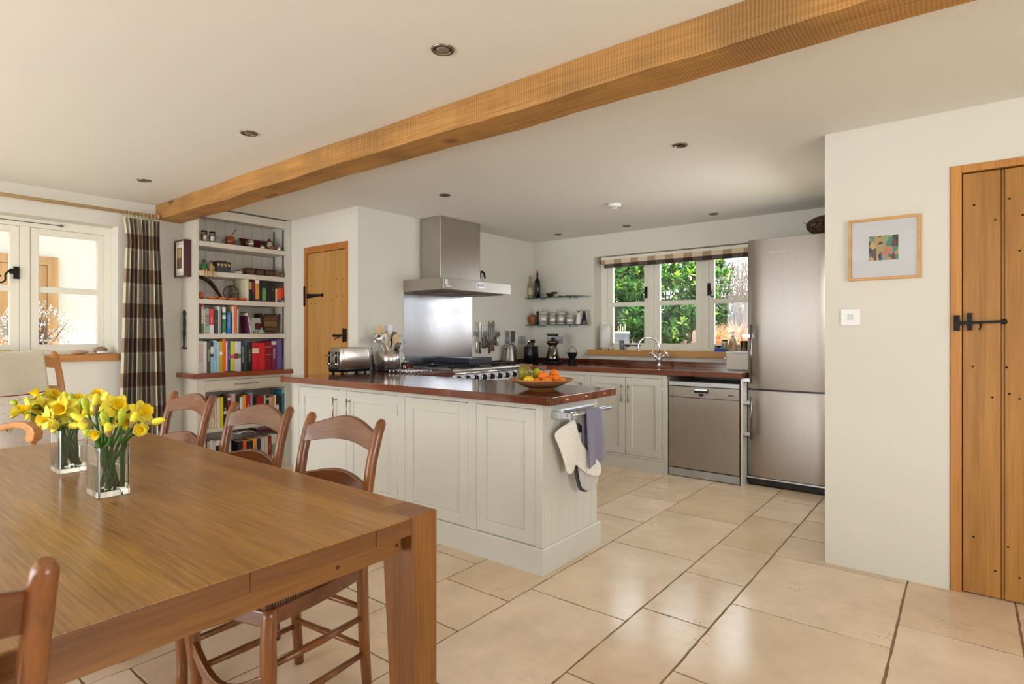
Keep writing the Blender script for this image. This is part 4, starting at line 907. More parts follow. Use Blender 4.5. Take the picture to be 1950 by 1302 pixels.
def towel(u, v):
    y = 2.625 + 0.150 * u; s = (v - 0.42) * 2 * 0.30
    if abs(s) < 0.016: a = s / 0.016 * PI / 2; x = -1.586 + 0.0125 * math.sin(a); z = 0.806 + 0.0125 * math.cos(a)
    else: x = -1.586 + 0.0125 * (1 if s > 0 else -1); z = 0.806 - (abs(s) - 0.016)
    k = min(1, abs(s) / 0.28)
    x += k * 0.005 * math.sin(u * 8 + v * 2) + (0.014 * k if s > 0 else 0.0); y += 0.03 * k * u
    z += (-0.030 * (1 - u) + 0.07) * k if s > 0 else 0
    return (x, y, z)
solo('tea_towel', M().grid(towel, 24, 60), TOWL, 'grey-blue towel folded over the island rail', 'towel', solid=0.006)
# double oven glove: flat mitt outline with quilting, in the plane X = const
QUILT = mat('quilted_white_cotton', (238, 234, 224), 0.95, var=0.02, vscale=8)
def quilt():
    N = QUILT.node_tree.nodes; L = QUILT.node_tree.links; b = N['Principled BSDF']; t = N.new('ShaderNodeTexCoord'); hs = []
    for an in (0.5, 1.55, 2.6):
        mp = N.new('ShaderNodeMapping'); mp.inputs['Rotation'].default_value = (an, 0, 0); L.new(t.outputs['Object'], mp.inputs['Vector'])
        w = N.new('ShaderNodeTexWave'); w.wave_profile = 'SIN'; w.bands_direction = 'Y'; w.inputs['Scale'].default_value = 11; L.new(mp.outputs[0], w.inputs['Vector'])
        q = N.new('ShaderNodeMath'); q.operation = 'POWER'; q.inputs[1].default_value = 0.6; L.new(w.outputs['Fac'], q.inputs[0]); hs.append(q)
    a = N.new('ShaderNodeMath'); a.operation = 'MINIMUM'; L.new(hs[0].outputs[0], a.inputs[0]); L.new(hs[1].outputs[0], a.inputs[1])
    c = N.new('ShaderNodeMath'); c.operation = 'MINIMUM'; L.new(a.outputs[0], c.inputs[0]); L.new(hs[2].outputs[0], c.inputs[1])
    bm = N.new('ShaderNodeBump'); bm.inputs['Strength'].default_value = 0.6; bm.inputs['Distance'].default_value = 0.005; L.new(c.outputs[0], bm.inputs['Height']); L.new(bm.outputs[0], b.inputs['Normal'])
quilt()
def blob(outline, x, th, n=6):
    """a padded flat shape: outline (y, z) puffed about the plane x"""
    cy = sum(p[0] for p in outline) / len(outline); cz = sum(p[1] for p in outline) / len(outline); k = len(outline)
    # inset by moving along the inward normal
    ar = sum(outline[i][0] * outline[(i + 1) % k][1] - outline[(i + 1) % k][0] * outline[i][1] for i in range(k)); sg = 1 if ar > 0 else -1
    def inset(d):
        r = []
        for i in range(k):
            p0, p1 = outline[i - 1], outline[(i + 1) % k]; t = Vector((p1[0] - p0[0], p1[1] - p0[1])).normalized(); r.append((outline[i][0] - sg * t.y * d, outline[i][1] + sg * t.x * d))
        return r
    m = M(); vs_ = []; L_ = [(0, 0.0), (0.0015, 0.45), (0.005, 0.8), (0.010, 1.0)]
    rings = [(inset(d), -th * h) for d, h in reversed(L_)] + [(inset(d), th * h) for d, h in L_[1:]]
    for pr_, h in rings: vs_ += [(x + h, p[0], p[1]) for p in pr_]
    fs = [(r * k + i, r * k + (i + 1) % k, (r + 1) * k + (i + 1) % k, (r + 1) * k + i) for r in range(len(rings) - 1) for i in range(k)]
    fs += [tuple(range(k))[::-1], tuple((len(rings) - 1) * k + i for i in range(k))]
    return m.add(vs_, fs, 0, True)
def smooth_outline(P_, it=3):
    for _ in range(it):
        Q = []
        for i in range(len(P_)):
            a, b_ = P_[i], P_[(i + 1) % len(P_)]; Q += [(a[0] * .75 + b_[0] * .25, a[1] * .75 + b_[1] * .25), (a[0] * .25 + b_[0] * .75, a[1] * .25 + b_[1] * .75)]
        P_ = Q
    return P_
og = thing('oven_glove', 'white quilted oven glove hanging by its loop from the island rail', 'oven glove', (-1.60, 2.6, 0.6))
def slant(m, a, b, y0):
    m.v = [(x + b * (y - y0), y, z) for x, y, z in m.v]; return m
mo = [(2.568, 0.783), (2.589, 0.709), (2.61, 0.652), (2.652, 0.602), (2.703, 0.565), (2.74, 0.529), (2.748, 0.491), (2.74, 0.458), (2.703, 0.455), (2.66, 0.473), (2.606, 0.511), (2.575, 0.54), (2.568, 0.53), (2.561, 0.506), (2.54, 0.49), (2.516, 0.507), (2.506, 0.549), (2.469, 0.646), (2.432, 0.714), (2.486, 0.747), (2.54, 0.766)]
make('quilted_mitt', slant(blob(smooth_outline(mo, 2), -1.600, 0.009), 0, 0.30, 2.60), QUILT, og)
make('loop', M().tube([(-1.618, 2.535, 0.780), (-1.610, 2.536, 0.800), (-1.600, 2.536, 0.818), (-1.588, 2.536, 0.821), (-1.578, 2.536, 0.812), (-1.592, 2.536, 0.782)], 0.0035, 8), mat('white_tape', (236, 232, 222), 0.9), og)
tm_ = [(2.633, 0.5), (2.754, 0.468), (2.754, 0.426), (2.732, 0.386), (2.691, 0.376), (2.648, 0.394), (2.63, 0.43)]
g2 = thing('oven_glove', 'white terry end of a second oven glove hanging behind the quilted one', 'oven glove', (-1.62, 2.7, 0.4))
make('terry_mitt', slant(blob(smooth_outline([(2.58, 0.70), (2.70, 0.70), (2.77, 0.58)] + tm_[1:], 2), -1.622, 0.009), 0, 0.30, 2.60), mat('white_terry', (232, 230, 226), 0.98, var=0.05, vscale=60, bump=1.0, bscale=260), g2)
make('dark_back', slant(blob(smooth_outline([(2.54, 0.755), (2.66, 0.755), (2.75, 0.58)] + [(y - 0.006, z - 0.008) for y, z in tm_[1:]], 2), -1.639, 0.005), 0, 0.30, 2.60), mat('dark_grey_lining', (72, 70, 74), 0.95), g2)
make('loop', M().tube([(-1.645, 2.60, 0.745), (-1.632, 2.600, 0.79), (-1.622, 2.600, 0.818), (-1.612, 2.600, 0.79), (-1.640, 2.605, 0.745)], 0.003, 8), mat('white_tape', (236, 232, 222), 0.9), g2)

# ------------------------------------------------------------------ base units along the back wall
bc = thing('base_cabinet', 'cream painted sink base unit with two framed doors', 'cabinet', (-2.43, 5.08, 0), 'painted base units under the back worktop')
BY = 4.765
m = M(); m.box((-2.84, BY + 0.022, 0.0), (-2.822, 5.42, 0.864)).box((-2.066, BY + 0.022, 0.0), (-2.048, 5.42, 0.864)).box((-2.822, 5.40, 0.0), (-2.066, 5.42, 0.864)).box((-2.822, BY + 0.022, 0.09), (-2.066, 5.40, 0.11)); make('carcass', m, JOIN, bc)
f = M(); f.box((-2.84, BY, 0.11), (-2.810, BY + 0.024, 0.864)).box((-2.086, BY, 0.11), (-2.046, BY + 0.024, 0.864)).box((-2.81, BY, 0.832), (-2.086, BY + 0.024, 0.864)).box((-2.81, BY, 0.11), (-2.086, BY + 0.024, 0.128))
make('face_frame', f, JOIN, bc, bevel=0.001)
shaker_door(bc, 'door', -2.807, -2.446, 0.131, 0.829, BY + 0.001, 0.064, handle=-2.475, dz=0.0)
shaker_door(bc, 'door', -2.441, -2.089, 0.131, 0.829, BY + 0.001, 0.064, handle=-2.405, hinge=-2.087, dz=0.0)
make('plinth', M().box((-2.84, BY - 0.006, 0), (-2.046, BY + 0.02, 0.108)), JOIN, bc, bevel=0.001)
bc2 = thing('base_cabinet', 'cream painted base unit left of the sink unit, half hidden by the fruit bowl', 'cabinet', (-3.1, 5.08, 0), 'painted base units under the back worktop')
m = M(); m.box((-3.35, BY + 0.022, 0.0), (-2.842, 5.43, 0.864)); make('carcass', m, JOIN, bc2)
f = M(); f.box((-3.35, BY, 0.11), (-3.31, BY + 0.024, 0.864)).box((-2.872, BY, 0.11), (-2.842, BY + 0.024, 0.864)).box((-3.31, BY, 0.832), (-2.872, BY + 0.024, 0.864)).box((-3.31, BY, 0.11), (-2.872, BY + 0.024, 0.128))
make('face_frame', f, JOIN, bc2, bevel=0.001)
shaker_door(bc2, 'door', -3.307, -2.875, 0.131, 0.829, BY + 0.001, 0.064, handle=-2.905)
make('plinth', M().box((-3.35, BY - 0.006, 0), (-2.842, BY + 0.02, 0.108)), JOIN, bc2, bevel=0.001)
bc3 = thing('base_cabinet', 'painted side unit between the island and the cooker', 'cabinet', (-3.68, 3.2, 0), 'painted base units under the back worktop')
make('carcass', M().box((-3.965, 3.01, 0), (-3.40, 3.452, 0.866)), JOIN, bc3, bevel=0.001)
bc4 = thing('base_cabinet', 'painted corner unit right of the cooker', 'cabinet', (-3.66, 4.9, 0), 'painted base units under the back worktop')
make('carcass', M().box((-3.965, 4.372, 0), (-3.36, 5.425, 0.864)), JOIN, bc4, bevel=0.001)
solo('end_panel', M().box((-1.425, 4.775, 0), (-1.409, 5.42, 0.864)), JOIN, 'thin cream painted panel between dishwasher and fridge', 'panel', bevel=0.001)
# back worktop, cut round the undermounted sink, with its upstand
w = M(); sx0, sx1, sy0, sy1 = -2.72, -2.12, 4.86, 5.16
def rrect(x0, x1, y0, y1, r, n=5):
    P_ = []
    for cx_, cy_, a0 in ((x1 - r, y1 - r, 0), (x0 + r, y1 - r, 90), (x0 + r, y0 + r, 180), (x1 - r, y0 + r, 270)):
        for k in range(n + 1):
            a = math.radians(a0 + 90 * k / n); P_.append((cx_ + r * math.cos(a), cy_ + r * math.sin(a)))
    return P_
def slab_with_hole(x0, x1, y0, y1, z0, z1, hole):
    """rectangle with a rounded hole: outer points matched to the hole points by direction"""
    m = M(); k = len(hole); cx_ = sum(p[0] for p in hole) / k; cy_ = sum(p[1] for p in hole) / k
    # corner-aligned outer ring
    out = []
    for i, (hx, hy) in enumerate(hole):
        q = i // (k // 4); f_ = (i % (k // 4)) / (k // 4 - 1)
        cs = [(x1, y1), (x0, y1), (x0, y0), (x1, y0)][q]
        a, b_ = [((x1, None), (None, y1)), ((None, y1), (x0, None)), ((x0, None), (None, y0)), ((None, y0), (x1, None))][q]
        def proj(o): return (o[0] if o[0] is not None else hx, o[1] if o[1] is not None else hy)
        out.append(proj(a) if f_ < 0.25 else (proj(b_) if f_ > 0.75 else cs))
    vs_ = [(p[0], p[1], z1) for p in out] + [(p[0], p[1], z1) for p in hole] + [(p[0], p[1], z0) for p in hole] + [(p[0], p[1], z0) for p in out]
    fs = []
    for r in range(4):
        for i in range(k): fs.append((r * k + i, r * k + (i + 1) % k, ((r + 1) % 4) * k + (i + 1) % k, ((r + 1) % 4) * k + i))
    return m.add(vs_, fs)
hole = rrect(sx0, sx1, sy0, sy1, 0.07)
bwt = solo('back_worktop', slab_with_hole(-3.30, -1.412, 4.742, 5.43, 0.868, 0.910, hole), IROKO, 'dark red hardwood worktop around the sink, running to the fridge', 'worktop', None)
make('corner_section', M().prism([(-3.97, 4.372), (-3.37, 4.372), (-3.37, 4.66), (-3.30, 4.742), (-3.30, 5.43), (-3.97, 5.43)], 0.868, 0.9098, 'XY'), IROKOY, bwt, bevel=0.003)
make('upstand', M().box((-3.95, 5.41, 0.910), (-1.66, 5.43, 0.958)).box((-3.97, 4.372, 0.910), (-3.95, 5.43, 0.945)), IROKO, bwt, bevel=0.002)
gr = M()
for k in range(5): gr.box((-2.06, 4.87 + k * 0.055, 0.9098), (-1.78, 4.877 + k * 0.055, 0.9104))
make('drainer_grooves', gr, mat('dark_groove', (60, 26, 16), 0.4), bwt)
sk = M(); hb = rrect(sx0 - 0.004, sx1 + 0.004, sy0 - 0.004, sy1 + 0.004, 0.074); k = len(hb)
vs_ = [(p[0], p[1], 0.867) for p in hb] + [(-2.42 + (p[0] + 2.42) * 0.96, 5.01 + (p[1] - 5.01) * 0.93, 0.70) for p in hb] + [(-2.42 + (p[0] + 2.42) * 0.86, 5.01 + (p[1] - 5.01) * 0.8, 0.685) for p in hb]
fs = [(r * k + i, r * k + (i + 1) % k, (r + 1) * k + (i + 1) % k, (r + 1) * k + i) for r in range(2) for i in range(k)] + [tuple(2 * k + i for i in range(k))]
sk.add(vs_, fs, 0, True)
solo('sink', sk, mat('steel_sink', (150, 146, 142), 0.35, 1.0), 'undermounted sink bowl below the cut in the hardwood worktop', 'sink', solid=0.002)
sw = worktop('side_worktop', [(-3.97, 3.006), (-3.372, 3.006), (-3.352, 3.455), (-3.97, 3.455)], 0.868, 0.9095, 'short hardwood worktop between island and cooker holding the utensil pot', IROKOY)
# tap
tp = thing('mixer_tap', 'chrome swan-neck mixer tap with crosshead levers behind the sink', 'tap', (-2.325, 5.235, 0.91))
tx, ty = -2.325, 5.235
m = M(); m.lathe([(0.026, 0), (0.026, 0.006), (0.020, 0.012), (0.017, 0.03), (0.020, 0.05), (0.024, 0.062), (0.024, 0.085), (0.018, 0.10), (0.013, 0.112), (0.012, 0.13)], (tx, ty, 0.9105), 20); make('body', m, CHROME, tp)
m = M(); P_ = [(tx, ty, 1.03), (tx, ty, 1.10)]
for k in range(0, 13):
    a = PI * k / 12; P_.append((tx - 0.095 + 0.095 * math.cos(a), ty - 0.05 * (1 - math.cos(a)) / 2, 1.10 + 0.095 * math.sin(a)))
P_ += [(tx - 0.19, ty - 0.05, 1.085), (tx - 0.19, ty - 0.05, 1.065)]
m.tube(P_, 0.0105, 12); m.cyl((tx - 0.19, ty - 0.05, 1.072), (tx - 0.19, ty - 0.05, 1.055), 0.013, n=14); make('spout', m, CHROME, tp)
for s in (-1, 1):
    m = M(); c = Vector((tx + s * 0.072, ty - 0.01, 1.035)); b0 = Vector((tx + s * 0.012, ty, 0.985))
    m.cyl(b0, c, 0.011, 0.013, n=12); d = (c - b0).normalized(); m.cyl(c, c + d * 0.014, 0.014, 0.010, n=12)
    pr_ = d.cross(Vector((0, 1, 0))).normalized(); cc = c + d * 0.006
    for q in (pr_, Vector((0, 1, 0))): m.cyl(cc - q * 0.030, cc + q * 0.030, 0.0055, n=8); m.ell(cc - q * 0.030, 0.0068, 8); m.ell(cc + q * 0.030, 0.0068, 8)
    make('crosshead_handle', m, CHROME, tp)

# ------------------------------------------------------------------ dishwasher
dw = thing('dishwasher', 'stainless steel freestanding dishwasher between sink unit and fridge', 'dishwasher', (-1.73, 5.1, 0))
DY = 4.785
make('body', M().box((-2.036, DY + 0.03, 0.02), (-1.434, 5.38, 0.80)), mat('dark_casing', (40, 40, 42), 0.5), dw)
make('lid', M().box((-2.033, DY - 0.008, 0.782), (-1.437, DY + 0.3, 0.818)), mat('grey_lid', (196, 198, 200), 0.35, 0.6), dw, bevel=0.003)
fp = make('control_panel', M().box((-2.033, DY, 0.686), (-1.437, DY + 0.03, 0.776)), STEEL, dw, bevel=0.003)
make('door_panel', M().box((-2.033, DY, 0.078), (-1.437, DY + 0.03, 0.683)), STEEL, dw, bevel=0.003)
make('kickplate', M().box((-2.033, DY + 0.004, 0.006), (-1.437, DY + 0.03, 0.070)), mat('pale_kickplate', (190, 196, 206), 0.3, 0.9), dw, bevel=0.002)
m = M(); m.box((-1.81, DY - 0.001, 0.728), (-1.69, DY + 0.002, 0.764)); make('handle_recess', m, BLACK, fp)
m = M(); m.prism([(DY - 0.0012, 0.742), (DY - 0.0012, 0.764), (DY - 0.008, 0.762), (DY - 0.010, 0.748)], -1.805, -1.695, 'YZ'); make('handle_lip', m, SATIN, fp, bevel=0.001)
make('display', M().box((-1.770, DY - 0.002, 0.702), (-1.732, DY + 0.001, 0.722)), BLACK, fp)
for x in (-1.865, -1.83, -1.80, -1.765, -1.735, -1.70, -1.665):
    make('button', M().box((x - 0.010, DY - 0.0018, 0.690), (x + 0.010, DY + 0.001, 0.698)), SATIN, fp, bevel=0.0008)
text('brand_lettering', 'Miele', 0.021, (-1.502, DY - 0.0008, 0.722), FY, BLACK, fp, 0.0004, bold=0.0003)

# ------------------------------------------------------------------ fridge freezer
fr = thing('fridge_freezer', 'tall stainless steel fridge freezer beside the picture wall', 'fridge', (-1.08, 5.14, 0))
FYY = 4.852; fx0, fx1 = -1.404, -0.76
make('cabinet', M().box((fx0 + 0.004, FYY + 0.06, 0.06), (fx1, 5.42, 1.978)), mat('fridge_side', (150, 150, 152), 0.4, 0.6), fr, bevel=0.004)
def curved_door(z0, z1):
    P_ = [(fx0, FYY + 0.055), (fx0, FYY + 0.045), (fx0 + 0.006, FYY + 0.030), (fx0 + 0.045, FYY + 0.012), (fx0 + 0.085, FYY + 0.003), (fx0 + 0.14, FYY), (fx1 - 0.14, FYY), (fx1 - 0.07, FYY + 0.004), (fx1 - 0.02, FYY + 0.02), (fx1, FYY + 0.045), (fx1, FYY + 0.055)]
    m = M(); m.prism(P_, z0, z1, 'XY', 0, True); return m
du = make('upper_door', curved_door(0.784, 1.985), STEEL, fr, bevel=0.003); dl = make('lower_door', curved_door(0.078, 0.772), STEEL, fr, bevel=0.003)
make('base_grille', M().box((fx0 + 0.01, FYY + 0.03, 0.012), (fx1 - 0.01, FYY + 0.06, 0.062)), mat('dark_grille', (44, 42, 42), 0.5), fr)
make('seam', M().box((fx0 + 0.01, FYY + 0.02, 0.770), (fx1 - 0.01, FYY + 0.06, 0.786)), BLACK, fr)
make('lower_lip', M().box((fx0, FYY + 0.004, 0.062), (fx1, FYY + 0.05, 0.074)), SATIN, fr, bevel=0.002)
HD = mat('handle_steel', (120, 112, 106), 0.25, 1.0)
for dd, z0, z1, za, zb in ((du, 0.83, 1.30, 0.855, 1.21), (dl, 0.385, 0.72, 0.425, 0.675)):
    m = M(); x = fx0 + 0.055; m.cyl((x, FYY - 0.062, z0), (x, FYY - 0.062, z1), 0.010, n=14)
    hh = make('handle', m, HD, dd)
    for z in (za, zb):
        m = M(); m.box((fx0 - 0.012, FYY - 0.066, z - 0.014), (x + 0.004, FYY - 0.052, z + 0.014)); m.box((fx0 + 0.004, FYY - 0.055, z - 0.014), (fx0 + 0.022, FYY + 0.03, z + 0.014))
        make('handle_mount', m, SATIN, hh, bevel=0.002)
text('brand_lettering', 'LIEBHERR', 0.026, (-1.172, FYY - 0.0006, 1.872), FY, mat('embossed_steel', (170, 160, 150), 0.35, 1.0), du, 0.0006, sx_=1.25)
# wicker ball vase on the fridge
wk = M(); rk = random.Random(2); c0 = Vector((-0.862, 5.10, 2.085))
for i in range(46):
    ax = Vector((rk.uniform(-1, 1), rk.uniform(-1, 1), rk.uniform(-1, 1))).normalized(); u_ = ax.cross(Vector((0.2, 0.5, 0.8))).normalized(); v_ = ax.cross(u_); r1 = rk.uniform(0.86, 1.0); of = ax * rk.uniform(-0.4, 0.4)
    P_ = []
    for k in range(24):
        a = 2 * PI * k / 24; q = (u_ * math.cos(a) + v_ * math.sin(a)) + of; q = q.normalized() * r1
        P_.append(c0 + Vector((q.x * 0.150, q.y * 0.085, max(-0.073, q.z * 0.078))))
    wk.tube(P_, 0.0036, 5, closed=True)
wk.tube([c0 + Vector((-0.14, 0, 0.02)), c0 + Vector((-0.165, -0.01, 0.035))], 0.0025, 5)
solo('wicker_bundle', wk, mat('dark_wicker', (78, 56, 34), 0.7, var=0.4, vscale=60), 'dark twig wicker ball lying on top of the fridge', 'basket')

# ------------------------------------------------------------------ range cooker
rc = thing('range_cooker', 'wide stainless range cooker with black knobs and cast iron pan supports', 'cooker', (-3.66, 3.91, 0))
RY0, RY1, RX = 3.462, 4.364, -3.40
make('body', M().box((-3.955, RY0, 0.05), (RX - 0.01, RY1, 0.905)), STEELH, rc, bevel=0.003)
m = M(); m.prism([(RX - 0.012, 0.79), (RX + 0.030, 0.80), (RX + 0.022, 0.880), (RX - 0.012, 0.880)], RY0, RY1, 'XZ'); fa = make('fascia', m, mat('fascia_steel', (226, 228, 232), 0.32, 0.9, var=0.01), rc, bevel=0.003)
m = M(); m.prism([(-3.955, 0.905), (RX + 0.045, 0.905), (RX + 0.052, 0.912), (RX + 0.05, 0.924), (RX + 0.03, 0.928), (-3.955, 0.928)], RY0 - 0.004, RY1 + 0.004, 'XZ'); make('hob_top', m, STEELH, rc, bevel=0.002)
m = M(); m.cyl((RX + 0.052, RY0 + 0.0, 0.893), (RX + 0.052, RY1, 0.893), 0.010, n=14)
rr_ = make('front_rail', m, CHROME, rc)
for k in range(8):
    y = RY0 + 0.085 + k * 0.108
    m = M(); mm = Matrix.Rotation(PI / 2, 3, 'Y'); m.lathe([(0.030, -0.003), (0.031, 0.003), (0.027, 0.006)], (RX + 0.025, y, 0.842), 24, 0, mm); kb = make('knob_bezel', m, CHROME, fa)
    m = M(); m.lathe([(0.0245, 0.005), (0.0245, 0.012), (0.021, 0.024), (0.012, 0.027)], (RX + 0.025, y, 0.842), 24, 0, mm); m.box((RX + 0.030, y - 0.0045, 0.822), (RX + 0.058, y + 0.0045, 0.862)); make('knob', m, BLACK, kb, bevel=0.001)
for y0, y1 in ((RY0 + 0.02, RY0 + 0.43), (RY0 + 0.47, RY1 - 0.02)):
    m = M(); m.box((RX - 0.012, y0, 0.16), (RX + 0.012, y1, 0.775)); od = make('oven_door', m, STEELH, rc, bevel=0.003)
    m = M(); m.cyl((RX + 0.05, y0 + 0.03, 0.74), (RX + 0.05, y1 - 0.03, 0.74), 0.010, n=12)
    for y in (y0 + 0.05, y1 - 0.05): m.cyl((RX + 0.05, y, 0.74), (RX + 0.01, y, 0.74), 0.008, n=8)
    make('handle', m, CHROME, od)
def pan_support(y0, y1):
    m = M(); x0, x1 = -3.90, RX + 0.01; z = 0.962
    m.box((x0, y0, z - 0.012), (x1, y0 + 0.012, z)); m.box((x0, y1 - 0.012, z - 0.012), (x1, y1, z)); m.box((x0, y0, z - 0.012), (x0 + 0.012, y1, z)); m.box((x1 - 0.012, y0, z - 0.012), (x1, y1, z)); m.box(((x0 + x1) / 2 - 0.006, y0, z - 0.012), ((x0 + x1) / 2 + 0.006, y1, z))
    yc = (y0 + y1) / 2
    for xc in (x0 + 0.125, x1 - 0.125):
        for k in range(4):
            a = PI / 4 + PI / 2 * k; m.tube([(xc + 0.03 * math.cos(a), yc + 0.03 * math.sin(a), z - 0.004), (xc + 0.115 * math.cos(a), yc + min(0.115, (y1 - y0) / 2) * math.sin(a) * 0.95, z - 0.006)], 0.005, 4)
    for xx in (x0 + 0.004, x1 - 0.016):
        for yy in (y0, y1 - 0.012): m.box((xx, yy, 0.928), (xx + 0.012, yy + 0.012, z))
    make('pan_support', m, ENAMEL, rc, bevel=0.0015)
    for xc in (x0 + 0.125, x1 - 0.125):
        m = M(); m.lathe([(0.048, 0.929), (0.048, 0.938), (0.036, 0.942), (0.036, 0.948), (0.001, 0.951)], (xc, yc, 0), 20); make('burner', m, BLACK, rc)
pan_support(RY0 + 0.02, RY0 + 0.30); pan_support(RY0 + 0.31, RY0 + 0.59); pan_support(RY0 + 0.60, RY1 - 0.02)
m = M(); x0, x1, y0, y1 = -3.87, -3.44, RY0 + 0.30, RY0 + 0.60
m.box((x0, y0, 0.964), (x1, y1, 0.974)); m.box((x0, y0, 0.974), (x0 + 0.014, y1, 1.012)); m.box((x1 - 0.014, y0, 0.962), (x1, y1, 1.004)); m.box((x0, y0, 0.974), (x1, y0 + 0.014, 1.012)); m.box((x0, y1 - 0.014, 0.974), (x1, y1, 1.012))
m.box((x0 + 0.02, y0 + 0.02, 1.000), (x1 - 0.02, y1 - 0.02, 1.008))
solo('griddle_pan', m, mat('griddle_enamel', (52, 54, 66), 0.3, 0.2), 'square dark griddle resting on the middle pan supports', 'griddle', bevel=0.003)
sb = solo('splashback', M().box((-3.969, 3.455, 0.93), (-3.964, 4.365, 1.602)), mat('polished_steel', (214, 216, 222), 0.2, 1.0, var=0.02, vscale=3, bump=0.03, bscale=20, stretch=(30, 30, 0.6)), 'stainless steel splashback sheet behind the cooker', 'splashback')
# hood
hd_ = thing('cooker_hood', 'stainless steel chimney hood above the cooker', 'cooker hood', (-3.7, 3.91, 1.6))
make('chimney', M().box((-3.965, 3.652, 1.70), (-3.700, 4.190, 2.287)), STEELH, hd_, bevel=0.002)
m = M(); m.box((-3.965, 3.452, 1.606), (-3.462, 4.372, 1.706)); cn = make('canopy', m, STEELH, hd_, bevel=0.003)
make('filter_panel', M().box((-3.90, 3.50, 1.598), (-3.52, 4.32, 1.606)).box((-3.84, 3.60, 1.592), (-3.58, 3.84, 1.6)).box((-3.84, 3.98, 1.592), (-3.58, 4.22, 1.6)), mat('filter_steel', (110, 100, 92), 0.4, 1.0), cn)
bd = make('badge', M().prism(smooth_outline([(3.868, 1.640), (3.986, 1.640), (3.986, 1.690), (3.868, 1.690)], 1), -3.463, -3.459, 'YZ'), mat('badge_white', (236, 238, 240), 0.25, 0.3), cn)
make('badge_plate', M().box((-3.4595, 3.883, 1.652), (-3.4580, 3.971, 1.678)), mat('badge_grey', (120, 122, 130), 0.4), bd)
text('lettering', 'Falcon', 0.026, (-3.4578, 3.927, 1.665), FXH, mat('badge_white', (236, 238, 240), 0.25), bd, 0.0003, bold=0.0004)
hk = thing('stick_on_hook', 'small clear adhesive hook on the hood front near the corner', 'hook', (-3.46, 3.50, 1.64))
m = M(); m.box((-3.461, 3.470, 1.645), (-3.457, 3.500, 1.690)); m.tube([(-3.455, 3.485, 1.675), (-3.450, 3.485, 1.640), (-3.440, 3.485, 1.628), (-3.430, 3.485, 1.640)], 0.004, 8); m.box((-3.461, 3.48, 1.625), (-3.45, 3.54, 1.634))
make('hook_body', m, WHITEP, hk)
wh = M(); wh.box((-3.9695, 4.475, 1.80), (-3.958, 4.495, 1.865)); wh.tube([(-3.958, 4.485, 1.865), (-3.94, 4.49, 1.872), (-3.92, 4.50, 1.855), (-3.915, 4.51, 1.80)], [0.012, 0.013, 0.012, 0.009], 8)
solo('wall_hook', wh, BLACK, 'black curved hook on the wall right of the hood chimney', 'hook')
# ------------------------------------------------------------------ built-in bookcase
bk = thing('bookcase', 'tall built-in painted bookcase with drawer and wooden ledge', 'bookcase', (-5.12, 2.53, 0))
BX = -4.98; BL, BR = 2.112, 2.957; IL, IR = 2.132, 2.915
m = M(); m.box((-5.265, BL, 0.0), (BX, IL, 2.285)); make('side_panel', m, SHELFP, bk, bevel=0.001)
m = M(); m.box((-5.265, IR, 0.0), (BX, BR, 2.285)); m.box((BX - 0.002, 2.905, 0.89), (BX + 0.004, BR, 2.275)); make('side_panel', m, SHELFP, bk, bevel=0.001)
m = M(); y = IL
while y < IR - 0.01: y2 = min(y + 0.085, IR); m.box((-5.262, y + 0.001, 0.02), (-5.250, y2 - 0.001, 2.28)); y = y2
make('back_panel', m, SHELFP, bk, bevel=0.0015)
m = M(); m.box((-5.262, IL, 2.235), (BX - 0.026, 2.904, 2.275)); m.box((BX - 0.025, 2.113, 2.205), (BX + 0.003, 2.904, 2.275)); make('top_rail', m, SHELFP, bk, bevel=0.001)
for z in (1.998, 1.752, 1.518, 1.228):
    make('shelf', M().box((-5.25, IL + 0.001, z - 0.040), (BX - 0.002, IR - 0.012, z)), SHELFP, bk, bevel=0.0015)
m = M(); m.box((-5.04, IR - 0.012, 1.0), (-5.028, IR - 0.001, 2.2)); m.box((-5.20, IR - 0.012, 1.0), (-5.188, IR - 0.001, 2.2)); make('shelf_rail', m, mat('dark_slot_strip', (120, 112, 100), 0.4, 0.7), bk)
m = M(); m.prism([(-5.265, 2.068), (-4.942, 2.068), (-4.942, 2.957), (-5.265, 2.957)], 0.858, 0.897, 'XY'); make('wooden_ledge', m, wood('ledge_wood', (112, 48, 24), (150, 76, 42), 'Y', 0.3, 0.2), bk, bevel=0.003)
m = M(); m.box((BX - 0.022, BL - 0.001, 0.0), (BX + 0.003, IL + 0.05, 0.858)); m.box((BX - 0.022, 2.905, 0), (BX + 0.003, BR + 0.001, 0.858)); m.box((BX - 0.022, IL + 0.05, 0.835), (BX + 0.002, 2.905, 0.858)); m.box((BX - 0.022, IL + 0.05, 0.740), (BX + 0.002, 2.905, 0.748)); m.box((-5.262, IL, 0.0), (BX, IR, 0.085)); m.box((-5.26, IL, 0.748), (BX - 0.03, IR, 0.76)); make('lower_frame', m, SHELFP, bk, bevel=0.001)
m = M(); m.box((BX - 0.020, IL + 0.053, 0.751), (BX + 0.005, 2.902, 0.832)); dr = make('drawer', m, SHELFP, bk, bevel=0.0015)
m = M(); m.tube([(BX + 0.003, 2.425, 0.793), (BX + 0.024, 2.440, 0.793), (BX + 0.024, 2.625, 0.793), (BX + 0.003, 2.640, 0.793)], 0.005, 10); make('handle', m, mat('nickel_handle', (176, 160, 136), 0.3, 1.0), dr)
make('shelf', M().box((-5.25, IL + 0.03, 0.395), (BX - 0.004, IR - 0.005, 0.430)), SHELFP, bk, bevel=0.0015)

